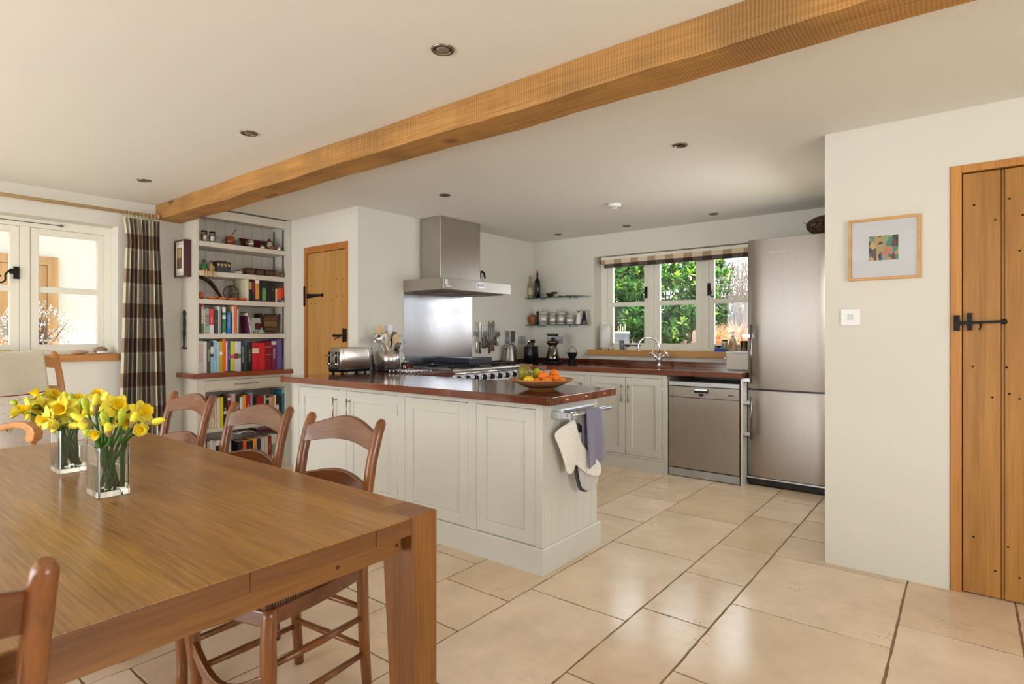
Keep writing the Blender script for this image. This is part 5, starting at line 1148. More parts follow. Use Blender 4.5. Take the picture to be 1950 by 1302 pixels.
# ------------------------------------------------------------------ books: spines face +X, positions measured along Y
CN = {}
def cmat(rgb):
    k = 'book_%d_%d_%d' % rgb
    return mat(k, rgb, 0.42, var=0.04, vscale=40)
PAPER = mat('book_pages', (226, 216, 194), 0.9, var=0.06, vscale=120)
import bisect
def pxY(u, x=-5.015):   # y on the plane x for a column of the photograph (used once to lay out measured widths)
    k = -math.sin(YAW) + (u - 975) / 1096.0 * math.cos(YAW); d = x / k
    return d * math.cos(YAW) + d * (u - 975) / 1096.0 * math.sin(YAW)
usedlab = {}
def book(y0, y1, z0, h, rgb, label, group, band=None, bands=(), txt=None, tcol=(235, 235, 225), depth=0.155, xf=-5.015, lean=0.0, tsz=None, tall_txt=True):
    """one book: cover wrapped round a page block, optional coloured bands on the spine and printed lines"""
    w = y1 - y0 - 0.0012; t = thing('book', label, 'book', (xf - depth / 2, (y0 + y1) / 2, z0), group)
    xb = xf - depth; c = 0.0022 if w > 0.012 else 0.0012
    m = M(); m.box((xb, y0, z0), (xf - 0.004, y0 + c, z0 + h)); m.box((xb, y0 + w - c, z0), (xf - 0.004, y0 + w, z0 + h)); m.prism([(xf - 0.005, y0), (xf - 0.001, y0), (xf, y0 + w * 0.25), (xf, y0 + w * 0.75), (xf - 0.001, y0 + w), (xf - 0.005, y0 + w)], z0, z0 + h, 'XY')
    cv = make('cover', m, cmat(rgb), t)
    make('pages', M().box((xb + 0.003, y0 + c, z0 + 0.003), (xf - 0.005, y0 + w - c, z0 + h - 0.003)), PAPER, t)
    for a, b_, col in bands:
        make('spine_band', M().box((xf - 0.004, y0 - 0.0002, z0 + a * h), (xf + 0.0004, y0 + w + 0.0002, z0 + b_ * h)), cmat(col), cv)
    if txt:
        s = tsz or min(w * 0.62, 0.022)
        text('spine_lettering', txt, s, (xf + 0.0008, y0 + w / 2, z0 + h * 0.55), FX, cmat(tcol), cv, 0.0002)
    if lean:
        t.rotation_euler = (lean, 0, 0)
    return t
def row(items, z0, sc, ox, oy, group, where, ybase, xf=-5.015, **kw):
    """items: (left px, right px, top px, rgb, name, opts) in a zoomed strip whose scale and origin are given"""
    for it in items:
        a, b_, top, rgb, nm = it[:5]; op = dict(it[5]) if len(it) > 5 else {}
        y0 = pxY(ox + a / sc, xf); y1 = pxY(ox + b_ / sc, xf)
        k = -math.sin(YAW) + (ox + (a + b_) / 2 / sc - 975) / 1096.0 * math.cos(YAW); d = xf / k
        zt = 1.22 - d * (oy + top / sc - 637) / 1096.0
        h = max(0.05, zt - z0)
        book(y0, y1, z0 + 0.0005, h, rgb, nm + ' ' + where, group, xf=xf, **{**kw, **op})
G1 = 'books on the shelf above the wooden ledge row'
W = (236, 232, 226)
row([(75, 153, 738, (232, 224, 220), 'white book with red script, leftmost', dict(bands=((0.35, 0.9, (224, 196, 190)),))),
     (155, 224, 745, (228, 226, 228), 'plain white book, second from the left', {}),
     (228, 288, 742, (84, 84, 58), 'olive green book with white capitals', dict(txt='SLOW FOOD', tcol=(220, 220, 200))),
     (290, 338, 760, (34, 30, 36), 'slim book with dark top and light blue base', dict(bands=((0.0, 0.52, (150, 196, 226)), (0.62, 0.85, (228, 228, 224))))),
     (341, 402, 727, (158, 196, 216), 'pale blue book', dict(txt='COOKERY', tcol=(96, 128, 150))), (404, 446, 750, (172, 208, 212), 'pale aqua narrow book', {}),
     (450, 502, 745, (206, 172, 44), 'mustard yellow book with white roundel', dict(bands=((0.56, 0.66, W),))),
     (504, 563, 705, (236, 112, 22), 'tall bright orange book', dict(txt='bread', tcol=(150, 60, 10))), (566, 590, 742, (238, 236, 232), 'thin white book beside the orange one', {}),
     (592, 636, 728, (40, 62, 170), 'royal blue book with white lettering', dict(txt='CAKES & BAKES', tcol=(240, 240, 240))),
     (640, 715, 742, (206, 208, 40), 'lime yellow book with pink roundel', dict(bands=((0.44, 0.56, (210, 70, 130)),))),
     (718, 778, 742, (214, 206, 214), 'pale lilac-white book with brown photo band', dict(bands=((0.42, 0.60, (110, 66, 40)),))), (780, 829, 742, (206, 196, 216), 'pale lilac book with green photo band', dict(bands=((0.44, 0.58, (84, 120, 60)),))),
     (832, 888, 732, (28, 44, 42), 'black-green book with long white title', dict(txt='ITALIAN COOKING', tcol=(210, 216, 206))), (890, 936, 767, (40, 72, 58), 'dark green book with a blue top', dict(bands=((0.93, 0.99, (80, 90, 170)),))),
     (938, 1024, 772, (26, 20, 26), 'thick black book', dict(txt='The Kitchen', tcol=(170, 170, 170))), (1028, 1146, 767, (196, 32, 42), 'thick red book with framed portrait', dict(bands=((0.62, 0.80, (226, 196, 160)),), depth=0.17)),
     (1150, 1256, 770, (204, 34, 40), 'plain thick red book', dict(depth=0.17)), (1260, 1366, 745, (130, 22, 38), 'thick dark crimson book with pink lettering', dict(bands=((0.52, 0.54, (206, 120, 130)), (0.80, 0.82, (206, 120, 130))), depth=0.17)),
     (1370, 1456, 732, (120, 34, 76), 'thick purple book titled in white', dict(txt='MEXICAN', tcol=(236, 226, 232), bands=((0.86, 0.98, (214, 190, 206)),))), (1464, 1556, 702, (104, 84, 140), 'violet-grey book at the right end', {})],
    0.897, 9.3, 370, 570, 'cookery books on the wooden ledge', 'in the row on the wooden ledge', 0)
G = 'cookery books on the shelf with the woven basket'
row([(75, 126, 97, (58, 56, 66), 'dark grey book with maroon top, leftmost', dict(bands=((0.92, 1.0, (120, 24, 50)),))), (128, 168, 80, (222, 216, 190), 'cream and green book with red top', dict(bands=((0, 0.33, (64, 150, 66)), (0.9, 1, (206, 40, 60))))),
     (175, 201, 172, (226, 196, 184), 'slim pinkish white book', {}), (203, 265, 162, (150, 178, 172), 'grey-teal book titled LEON', dict(txt='LEON', tcol=(70, 40, 40), tsz=0.042)),
     (267, 347, 170, (224, 46, 44), 'book with bright red upper half', dict(bands=((0, 0.36, (222, 214, 212)),), txt='NIGELLA', tcol=(240, 230, 226), tsz=0.014)), (352, 424, 192, (44, 42, 44), 'thick black speckled book', dict(bands=((0.5, 0.54, (150, 70, 80)),))),
     (428, 443, 118, (232, 230, 224), 'very tall thin white book', dict(depth=0.2)), (446, 476, 142, (150, 152, 146), 'tall thin grey book', {}), (478, 500, 200, (40, 34, 34), 'thin black book beside the grey one', {}),
     (502, 560, 137, (232, 232, 222), 'white book with green leaf pattern', dict(bands=((0.05, 0.55, (52, 130, 72)), (0.7, 0.8, (52, 130, 72))))), (582, 652, 230, (24, 100, 186), 'blue book with white title', dict(txt='Simple Suppers', tcol=(230, 236, 240))),
     (682, 706, 120, (224, 206, 158), 'tall cream book', dict(depth=0.21)), (708, 762, 106, (214, 98, 88), 'tall salmon pink book', {}), (765, 786, 182, (226, 220, 204), 'slim off-white book right of the pink one', {})],
    1.228, 9.3, 370, 570, G, 'on the shelf with the woven basket', 0)
for y0, rgb, nm, ln_, h in ((2.566, (104, 34, 72), 'thin magenta booklet leaning left', 0.05, 0.19), (2.590, (222, 216, 212), 'thin white booklet leaning steeply', 0.20, 0.185), (2.604, (196, 188, 170), 'speckled booklet at the leaning end of the row', 0.22, 0.15)):
    t = book(y0, y0 + 0.008, 1.2295, h, rgb, nm + ' on the shelf with the woven basket', G, lean=ln_, depth=0.13)
    t.location.z += 0.0008 + 0.004 * math.sin(ln_) ; 
G = 'dark paperbacks on the shelf with the carved horn'
row([(985, 1041, 217, (224, 210, 178), 'thick cream book at the left end', dict(depth=0.2)), (1046, 1097, 228, (24, 22, 22), 'black book with gold flashes', dict(bands=((0.55, 0.9, (176, 150, 80)),))), (1105, 1161, 250, (34, 26, 38), 'dark book with maroon upper spine', dict(bands=((0.42, 0.95, (120, 26, 60)),))),
     (1168, 1240, 230, (216, 150, 62), 'ochre book with white top', dict(bands=((0.83, 1, (236, 234, 228)), (0.0, 0.1, (50, 44, 40))))), (1243, 1296, 240, (26, 34, 58), 'navy blue book', {}), (1299, 1371, 217, (34, 48, 34), 'black book with bright green stripe', dict(bands=((0.05, 0.6, (96, 160, 80)),))),
     (1376, 1412, 232, (30, 22, 28), 'black book right of the green striped one', {}), (1414, 1444, 235, (46, 24, 34), 'very dark plum book', {}), (1447, 1482, 238, (22, 22, 24), 'plain black book amid the black ones', {}),
     (1485, 1514, 228, (34, 32, 34), 'black book with grey lettering', dict(txt='NOIR', tcol=(150, 150, 150))), (1516, 1547, 225, (18, 16, 20), 'last tall black book before the short ones', {}),
     (1550, 1582, 398, (226, 200, 160), 'short buff and orange guidebook', {}), (1584, 1666, 388, (232, 84, 36), 'short orange-red guidebook with blue base', dict(bands=((0.0, 0.18, (60, 80, 150)),))), (1669, 1708, 385, (214, 70, 46), 'short red guidebook with yellow foot', dict(bands=((0.0, 0.16, (226, 200, 70)), (0.16, 0.34, (50, 70, 130)))))],
    1.518, 10.02, 370, 510, G, 'on the shelf with the carved horn', 0)
G = 'books on the upper of the two low shelves'
row([(70, 118, 262, (222, 206, 172), 'cream book furthest left', {}), (120, 172, 260, (226, 212, 180), 'cream book with black and red title', dict(txt='ROGERS', tcol=(190, 40, 40), tsz=0.03)), (175, 216, 255, (216, 202, 176), 'third cream book', {}), (225, 272, 255, (222, 208, 190), 'cream book left of the yellow one', {}),
     (275, 330, 245, (218, 206, 28), 'bright yellow book', {}), (335, 400, 242, (28, 32, 30), 'black book with white script', dict(txt='Spices', tcol=(226, 226, 220), bands=((0.42, 0.52, (206, 200, 170)),))), (405, 465, 225, (150, 26, 40), 'dark red book with white roundel', dict(bands=((0.86, 0.95, (220, 190, 190)),))),
     (470, 545, 182, (196, 168, 164), 'rosy silver book behind the chair post', {}), (552, 610, 200, (40, 40, 44), 'dark speckled book', {}), (625, 678, 245, (216, 216, 220), 'white book half hidden by the chair post', {}), (682, 732, 212, (232, 160, 40), 'amber yellow book', {}),
     (736, 808, 207, (176, 26, 66), 'crimson pink book', dict(txt='PASTA', tcol=(236, 200, 140))), (812, 852, 160, (140, 158, 156), 'grey-green tall book', {}), (856, 912, 250, (26, 30, 32), 'black book below the chair crest', {}), (918, 984, 235, (168, 34, 50), 'wide red book below the chair crest', {}),
     (988, 1050, 225, (150, 30, 50), 'dark crimson book right of the wide red one', {}), (1053, 1088, 210, (178, 176, 164), 'grey book with a photo spine', {}), (1091, 1138, 220, (30, 28, 30), 'black book with pale top label', dict(bands=((0.85, 0.93, (200, 190, 150)),))),
     (1142, 1182, 235, (206, 190, 160), 'beige book near the right', {}), (1185, 1230, 225, (222, 138, 76), 'pale orange book', {}), (1235, 1266, 205, (226, 222, 214), 'thin white book near the right', {}), (1270, 1312, 200, (44, 40, 44), 'black and white striped book', dict(bands=((0.3, 0.6, (220, 220, 216)),))),
     (1316, 1366, 215, (60, 34, 40), 'dark brown book near the right end', {}), (1370, 1428, 118, (52, 132, 150), 'tall teal book at the right end', dict(bands=((0.9, 1.0, (150, 196, 206)),)))],
    0.430, 9.3, 390, 730, G, 'on the upper low shelf', 0, xf=-5.005)
G = 'books on the lowest shelf'
row([(40, 92, 1030, (190, 186, 178), 'grey book at the far left', {}), (95, 145, 1008, (226, 218, 208), 'white book with a black scrawl', {}), (150, 192, 1020, (222, 216, 204), 'narrow white book', {}), (195, 271, 1012, (220, 214, 206), 'white book with a small black portrait', dict(bands=((0.62, 0.82, (40, 40, 44)),))),
     (275, 392, 995, (230, 222, 212), 'thick white book titled COCO', dict(txt='COCO', tcol=(40, 38, 38), tsz=0.03)), (400, 470, 1010, (200, 190, 180), 'pale book behind the chair post', {}), (600, 668, 1030, (30, 40, 42), 'dark green-black book', {}), (680, 742, 1015, (222, 92, 40), 'vivid orange book', {}),
     (748, 853, 1022, (34, 32, 34), 'wide black book', dict(txt='WINE', tcol=(150, 150, 150))), (860, 924, 978, (226, 160, 40), 'yellow-orange book with red title', dict(txt='CHINA', tcol=(180, 40, 30))), (934, 990, 985, (44, 50, 92), 'navy book right of the yellow-orange one', {}),
     (1000, 1032, 955, (206, 190, 188), 'slim red and white book', dict(bands=((0, 0.4, (170, 40, 50)),))), (1035, 1060, 960, (214, 208, 196), 'slim white book', {}), (1065, 1122, 940, (206, 200, 166), 'cream and sage book', {}), (1126, 1172, 930, (166, 36, 42), 'bright red book with gold title', dict(txt='FRANCE', tcol=(220, 190, 130))),
     (1186, 1284, 900, (212, 210, 196), 'wide white book with a green landscape', dict(bands=((0.15, 0.6, (120, 150, 120)),))), (1290, 1340, 960, (60, 56, 60), 'dark book at the right end', {})],
    0.086, 9.3, 390, 730, G, 'on the lowest shelf', 0, xf=-5.005)
# folded magazine lying on the books of the lowest shelf
mg = M()
def mag(u, v):
    return (-5.14 + 0.155 * v, 2.46 + 0.16 * u, 0.345 + 0.035 * math.sin(u * PI * 0.8) * (0.5 + v * 0.5) - 0.03 * u * v + 0.006 * v)
solo('magazine', mg.grid(mag, 16, 8), mat('magazine_paper', (206, 206, 202), 0.6, var=0.1, vscale=20), 'curled open magazine lying on top of the books on the lowest shelf', 'magazine', solid=0.006)
for i, (y0, y1, z, c, lb) in enumerate([(2.63, 2.78, 0.335, (96, 30, 46), 'dark red book lying flat on the lowest shelf row'), (2.66, 2.83, 0.362, (120, 90, 96), 'mauve book lying flat on the dark red one')]):
    t = thing('book', lb, 'book', (-5.08, (y0 + y1) / 2, z), 'books on the lowest shelf')
    make('cover', M().box((-5.16, y0, z), (-5.02, y1, z + 0.003)).box((-5.16, y0, z + 0.021), (-5.02, y1, z + 0.024)).box((-5.022, y0, z), (-5.02, y1, z + 0.024)), cmat(c), t); make('pages', M().box((-5.158, y0 + 0.002, z + 0.003), (-5.022, y1 - 0.002, z + 0.021)), PAPER, t)

# ------------------------------------------------------------------ ornaments
SILV = mat('tarnished_silver', (186, 176, 160), 0.22, 1.0, var=0.25, vscale=60, bump=0.4, bscale=120)
TERRA = mat('terracotta', (196, 92, 44), 0.55, var=0.12, vscale=20)
z = 1.998
for y, x, lb in ((2.200, -5.04, 'silver filigree tea glass holder at the very left of the top shelf'), (2.270, -5.05, 'silver filigree tea glass holder with its handle to the right')):
    t = thing('tea_glass_holder', lb, 'glass holder', (x, y, z), 'silver tea glass holders'); m = M(); m.lathe([(0.026, 0.001), (0.027, 0.006), (0.022, 0.012), (0.024, 0.02), (0.026, 0.05), (0.030, 0.062), (0.028, 0.062), (0.024, 0.05), (0.021, 0.014)], (x, y, z), 20)
    make('holder', m, SILV, t); m = M(); m.tube([(x + 0.0, y + 0.026, z + 0.055), (x, y + 0.05, z + 0.062), (x, y + 0.058, z + 0.04), (x, y + 0.044, z + 0.02), (x, y + 0.025, z + 0.018)], 0.0028, 8); make('handle', m, SILV, t)
    m = M(); m.lathe([(0.020, 0.014), (0.022, 0.055), (0.025, 0.098), (0.0235, 0.098), (0.0205, 0.055), (0.0185, 0.018)], (x, y, z), 18); make('glass', m, GLASS, t)
t = thing('mate_gourd', 'round brown gourd cup with a metal straw on the top shelf', 'cup', (-5.08, 2.435, z))
m = M(); m.lathe([(0.018, 0.001), (0.034, 0.012), (0.041, 0.035), (0.040, 0.058), (0.034, 0.074), (0.037, 0.082), (0.033, 0.082), (0.030, 0.074), (0.034, 0.05), (0.001, 0.02)], (-5.08, 2.435, z), 24); make('gourd', m, mat('gourd_skin', (134, 62, 34), 0.3, var=0.2, vscale=20), t)
m = M(); m.tube([(-5.08, 2.43, z + 0.04), (-5.075, 2.452, z + 0.10), (-5.07, 2.472, z + 0.135), (-5.068, 2.486, z + 0.15)], 0.0028, 8); make('straw', m, mat('dark_metal_straw', (60, 52, 44), 0.3, 0.9), t)
solo('glass_jar', M().lathe([(0.02, 0.001), (0.026, 0.01), (0.026, 0.05), (0.018, 0.06), (0.016, 0.06), (0.0235, 0.05), (0.0235, 0.012), (0.001, 0.01)], (-5.10, 2.515, z), 18), GLASS, 'small clear glass jar between the gourd cup and the red tray', 'jar')
t = thing('silver_creamer', 'small shiny silver jug in front of the left end of the red tray', 'jug', (-5.03, 2.595, z))
m = M(); m.lathe([(0.014, 0.001), (0.012, 0.008), (0.026, 0.022), (0.030, 0.036), (0.022, 0.050), (0.026, 0.062), (0.023, 0.062), (0.019, 0.05), (0.001, 0.03)], (-5.03, 2.595, z), 20); make('jug_body', m, CHROME, t); make('handle', M().tube([(-5.03, 2.572, z + 0.055), (-5.03, 2.552, z + 0.05), (-5.03, 2.555, z + 0.03), (-5.03, 2.572, z + 0.026)], 0.0025, 8), CHROME, t)
tr_ = M()
def tray(u, v): return (-5.15 - 0.055 * v + 0.0 * u, 2.58 + 0.29 * u, z + 0.012 + 0.085 * v)
tr_.grid(tray, 10, 4, smooth=False); tray_o = solo('lacquer_tray', tr_, mat('red_lacquer', (96, 18, 14), 0.25, var=0.1), 'dark red lacquered tray leaning against the back of the top shelf', 'tray', solid=0.006)
make('rim', M().tube([tray(0, 0), tray(1, 0), tray(1, 1), tray(0, 1)], 0.006, 8, closed=True), mat('red_lacquer_rim', (78, 12, 10), 0.25), tray_o)
for x, y, r, lb in ((-5.05, 2.715, 0.022, 'squat silver pot in front of the middle of the red tray'), (-5.03, 2.865, 0.020, 'small silver ball pot at the right end of the top shelf')):
    t = thing('silver_pot', lb, 'pot', (x, y, z)); m = M(); m.lathe([(0.012, 0.001), (r * 0.9, 0.006), (r * 1.1, 0.016), (r, 0.028), (0.008, 0.034), (0.004, 0.038), (0.006, 0.042), (0.001, 0.045)], (x, y, z), 20); make('pot_body', m, CHROME, t)
t = thing('oval_ornament', 'brown oval ornament with a pale face behind a copper teapot', 'ornament', (-5.07, 2.795, z)); m = M(); m.ell((-5.07, 2.795, z + 0.048), (0.012, 0.042, 0.047), 24); make('oval_rim', m, mat('dark_brown_wood', (72, 40, 24), 0.35), t); m = M(); m.ell((-5.062, 2.795, z + 0.048), (0.008, 0.028, 0.034), 20); make('face', m, mat('pale_stone', (186, 176, 150), 0.5), t)
m = M(); m.lathe([(0.007, 0), (0.009, 0.006), (0.007, 0.016), (0.001, 0.018)], (-5.07, 2.795, z + 0.094), 12); make('finial', m, mat('dark_brown_wood', (72, 40, 24), 0.35), t)
t = thing('copper_teapot', 'tiny copper teapot in front of the oval ornament', 'teapot', (-5.02, 2.790, z)); m = M(); m.lathe([(0.010, 0.001), (0.021, 0.008), (0.024, 0.020), (0.015, 0.032), (0.004, 0.036), (0.001, 0.04)], (-5.02, 2.790, z), 18); make('pot_body', m, mat('copper', (196, 128, 96), 0.15, 1.0), t); make('spout', M().tube([(-5.02, 2.770, z + 0.014), (-5.02, 2.756, z + 0.024), (-5.02, 2.750, z + 0.034)], [0.004, 0.003, 0.0022], 8), mat('copper', (196, 128, 96), 0.15, 1.0), t)
# second shelf
z = 1.752
SKIN = mat('painted_wood_tan', (206, 160, 92), 0.5, var=0.1)
for y, cl, lb in ((2.178, (40, 120, 66), 'seated wooden figurine in green with dangling legs'), (2.240, (178, 146, 84), 'seated wooden figurine in tan with dangling legs')):
    x = -4.998; t = thing('seated_figurine', lb, 'figurine', (x, y, z), 'pair of seated figurines')
    m = M(); m.tube([(x, y, z + 0.004), (x, y, z + 0.03), (x - 0.002, y, z + 0.052), (x, y, z + 0.064), (x, y, z + 0.075)], [0.018, 0.019, 0.014, 0.008, 0.007], 12)
    for s in (-1, 1): m.tube([(x, y + s * 0.015, z + 0.054), (x + 0.008, y + s * 0.022, z + 0.034), (x + 0.02, y + s * 0.010, z + 0.020)], [0.006, 0.005, 0.004], 8)
    make('body', m, mat('figurine_%d' % cl[0], cl, 0.5), t)
    make('head', M().ell((x + 0.001, y, z + 0.080), (0.012, 0.011, 0.013), 14), mat('figurine_head', (110, 66, 40), 0.5), t); make('cap', M().ell((x, y, z + 0.087), (0.0125, 0.012, 0.008), 12), mat('figurine_cap', (52, 40, 34), 0.6), t)
    for s in (-1, 1): make('leg', M().tube([(x + 0.006, y + s * 0.009, z + 0.010), (x + 0.026, y + s * 0.010, z + 0.010), (x + 0.030, y + s * 0.011, z - 0.022), (x + 0.030, y + s * 0.012, z - 0.042), (x + 0.036, y + s * 0.012, z - 0.046)], [0.007, 0.0065, 0.0055, 0.005, 0.004], 8), SKIN, t)
t = thing('patterned_box', 'black lidded box with a gold zigzag band', 'box', (-5.08, 2.36, z)); make('box_body', M().box((-5.135, 2.295, z + 0.001), (-5.025, 2.415, z + 0.078)), mat('black_lacquer', (26, 18, 16), 0.3), t, bevel=0.002); make('lid', M().box((-5.138, 2.292, z + 0.078), (-5.022, 2.418, z + 0.096)).box((-5.12, 2.32, z + 0.096), (-5.04, 2.39, z + 0.104)), mat('black_lacquer', (26, 18, 16), 0.3), t, bevel=0.003)
m = M()
for k in range(4):
    y0 = 2.297 + k * 0.0295; m.prism([(y0, z + 0.077), (y0 + 0.0285, z + 0.077), (y0 + 0.0142, z + 0.050)], -5.0250, -5.0242, 'YZ')
make('zigzag_band', m, mat('gold_straw', (206, 176, 100), 0.5), t)
t = thing('painted_pebble', 'small black and white painted stone animal', 'ornament', (-5.05, 2.495, z)); make('stone', M().ell((-5.05, 2.495, z + 0.017), (0.026, 0.034, 0.017), 18), mat('white_stone', (216, 210, 196), 0.5), t); make('dark_patch', M().ell((-5.048, 2.490, z + 0.024), (0.020, 0.024, 0.012), 14), mat('black_paint', (24, 22, 22), 0.4), t)
WICK = mat('woven_brown', (104, 72, 44), 0.8, var=0.3, vscale=90, bump=1.0, bscale=140)
def slat_box(x0, x1, y0, y1, z0, z1, n):
    m = M(); hh = (z1 - z0) / n
    for k in range(n):
        g = 0.0018 if k % 2 else 0; m.box((x0 + g, y0 + g, z0 + k * hh + 0.0006), (x1 - g, y1 - g, z0 + (k + 1) * hh - 0.0006))
    return m
for y0, y1, lb in ((2.565, 2.640, 'small square wicker basket next to the painted stone'), (2.652, 2.722, 'small square wicker basket, middle of the three'), (2.736, 2.838, 'larger square wicker basket at the right of the three')):
    b_ = solo('lidded_basket', slat_box(-5.11, -5.03, y0, y1, z + 0.001, z + 0.062, 9), WICK, lb, 'basket', 'three small square wicker baskets'); make('basket_lid', M().box((-5.113, y0 - 0.003, z + 0.048), (-5.027, y1 + 0.003, z + 0.066)), mat('dark_woven_lid', (70, 46, 28), 0.8, var=0.3, vscale=90, bump=1.0, bscale=140), b_, bevel=0.003)
solo('glass_bottle', M().lathe([(0.010, 0.001), (0.013, 0.01), (0.013, 0.045), (0.005, 0.06), (0.005, 0.075), (0.004, 0.075), (0.003, 0.02), (0.001, 0.01)], (-5.02, 2.893, z), 16), mat('amber_glass', (200, 170, 120), 0.05, trans=0.8), 'tiny glass bottle at the right end of the basket shelf', 'bottle')
# third shelf
z = 1.518
m = M(); m.tube([(-5.04, 2.14, z + 0.185), (-5.045, 2.19, z + 0.178), (-5.05, 2.25, z + 0.150), (-5.055, 2.30, z + 0.095), (-5.06, 2.345, z + 0.030), (-5.062, 2.362, z + 0.008)], [0.006, 0.022, 0.034, 0.022, 0.012, 0.005], 12, ry=[0.010, 0.014, 0.016, 0.014, 0.010, 0.005])
solo('carved_horn', m, mat('dark_carved_wood', (46, 28, 20), 0.45, var=0.5, vscale=30, bump=0.6, bscale=60), 'dark carved wooden horn arching down to the shelf', 'carving')
t = thing('clay_pot', 'small round brown clay pot at the left end of the horn shelf', 'pot', (-5.03, 2.165, z)); make('pot_body', M().lathe([(0.016, 0.001), (0.030, 0.018), (0.028, 0.040), (0.018, 0.052), (0.022, 0.060), (0.018, 0.060), (0.014, 0.05), (0.001, 0.02)], (-5.03, 2.165, z), 20), TERRA, t)
for y, lb in ((2.255, 'terracotta dish, first of four from the left'), (2.340, 'terracotta dish under the tip of the carved horn'), (2.430, 'terracotta dish in front of the wire ring ornament'), (2.515, 'terracotta dish nearest the cream book')):
    solo('terracotta_dish', M().lathe([(0.022, 0.001), (0.036, 0.010), (0.042, 0.020), (0.038, 0.021), (0.030, 0.010), (0.001, 0.007)], (-5.02, y, z), 22), TERRA, lb, 'dish', 'four small terracotta dishes')
t = thing('ring_ornament', 'round wire ornament with a small ring and a ribbed panel', 'ornament', (-5.10, 2.46, z)); c = Vector((-5.10, 2.455, z + 0.068))
make('outer_ring', M().tube([c + Vector((0, 0.066 * math.cos(a), 0.066 * math.sin(a))) for a in [2 * PI * k / 40 for k in range(40)]], 0.0035, 8, closed=True), IRON, t)
make('inner_ring', M().tube([c + Vector((0.004, 0.036 + 0.028 * math.cos(a), -0.026 + 0.028 * math.sin(a))) for a in [2 * PI * k / 30 for k in range(30)]], 0.003, 8, closed=True), IRON, t)
m = M()
for k in range(7): m.box((-5.103, 2.430 + k * 0.006, z + 0.03), (-5.098, 2.434 + k * 0.006, z + 0.130))
m.box((-5.104, 2.40, z + 0.02), (-5.097, 2.50, z + 0.030)); make('ribbed_panel', m, mat('dark_ribs', (84, 66, 56), 0.6), t); make('foot', M().box((-5.125, 2.41, z + 0.0005), (-5.085, 2.50, z + 0.008)), IRON, t)
# fourth shelf right end
z = 1.228
t = thing('photo_card', 'pale greeting card with a dark red picture', 'card', (-5.09, 2.685, z)); R4 = Matrix.Translation((-5.09, 2.685, z + 0.073)) @ Matrix.Rotation(math.radians(-7), 4, 'Y')
make('card_sheet', M().xbox(R4, (0.003, 0.10, 0.144)), mat('card_paper', (214, 214, 212), 0.7), t); make('printed_picture', M().xbox(R4 @ Matrix.Translation((0.0018, 0.012, -0.006)), (0.0006, 0.062, 0.060)), mat('dark_red_print', (96, 30, 26), 0.5, var=0.6, vscale=60), t)
t = thing('small_shell', 'small spotted shell between the leaning booklets and the green vase', 'ornament', (-5.04, 2.655, z)); make('shell_body', M().ell((-5.04, 2.655, z + 0.014), (0.018, 0.024, 0.014), 16), mat('spotted_shell', (176, 158, 130), 0.35, var=0.5, vscale=90), t)
t = thing('celadon_vase', 'small pale green bottle vase in front of the woven basket', 'vase', (-5.035, 2.700, z)); make('vase_body', M().lathe([(0.022, 0.001), (0.030, 0.008), (0.028, 0.020), (0.016, 0.034), (0.006, 0.046), (0.006, 0.054), (0.009, 0.058), (0.005, 0.058)], (-5.035, 2.700, z), 22), mat('celadon_glaze', (128, 160, 142), 0.2, var=0.1), t)
t = thing('woven_basket', 'dark brown square woven basket with corner beads and patterned face', 'basket', (-5.13, 2.80, z))
o_ = [(2.735, z + 0.002), (2.875, z + 0.002), (2.885, z + 0.10), (2.890, z + 0.188), (2.81, z + 0.182), (2.715, z + 0.190), (2.725, z + 0.10)]
make('basket_body', M().prism(o_, -5.19, -5.07, 'YZ'), mat('dark_woven', (60, 34, 22), 0.75, var=0.35, vscale=70, bump=0.8, bscale=150), t, bevel=0.004)
m = M()
for k in range(17): m.box((-5.070, 2.748 + k * 0.0072, z + 0.068), (-5.0675, 2.7515 + k * 0.0072, z + 0.118))
for zz in (0.028, 0.036, 0.060, 0.126, 0.160, 0.012): m.box((-5.070, 2.742, z + zz), (-5.0675, 2.872, z + zz + 0.003))
for k in range(10): m.box((-5.070, 2.752 + k * 0.012, z + 0.046), (-5.0675, 2.758 + k * 0.012, z + 0.052)); m.box((-5.070, 2.752 + k * 0.012, z + 0.135), (-5.0675, 2.758 + k * 0.012, z + 0.150))
make('pattern_strips', m, mat('tan_reed', (150, 112, 70), 0.7, var=0.2, vscale=80), t)
m = M()
for y, zz in ((2.738, 0.178), (2.872, 0.178), (2.742, 0.012), (2.868, 0.012)): m.ell((-5.068, y, z + zz), 0.0045, 8)
make('corner_beads', m, mat('bone_bead', (226, 216, 196), 0.4), t)
solo('glasses_case', M().tube([(-4.99, 2.35, 0.903), (-4.96, 2.40, 0.902), (-4.95, 2.43, 0.902)], [0.003, 0.005, 0.003], 8), BLACK, 'thin black pen lying on the front of the wooden ledge', 'pen')
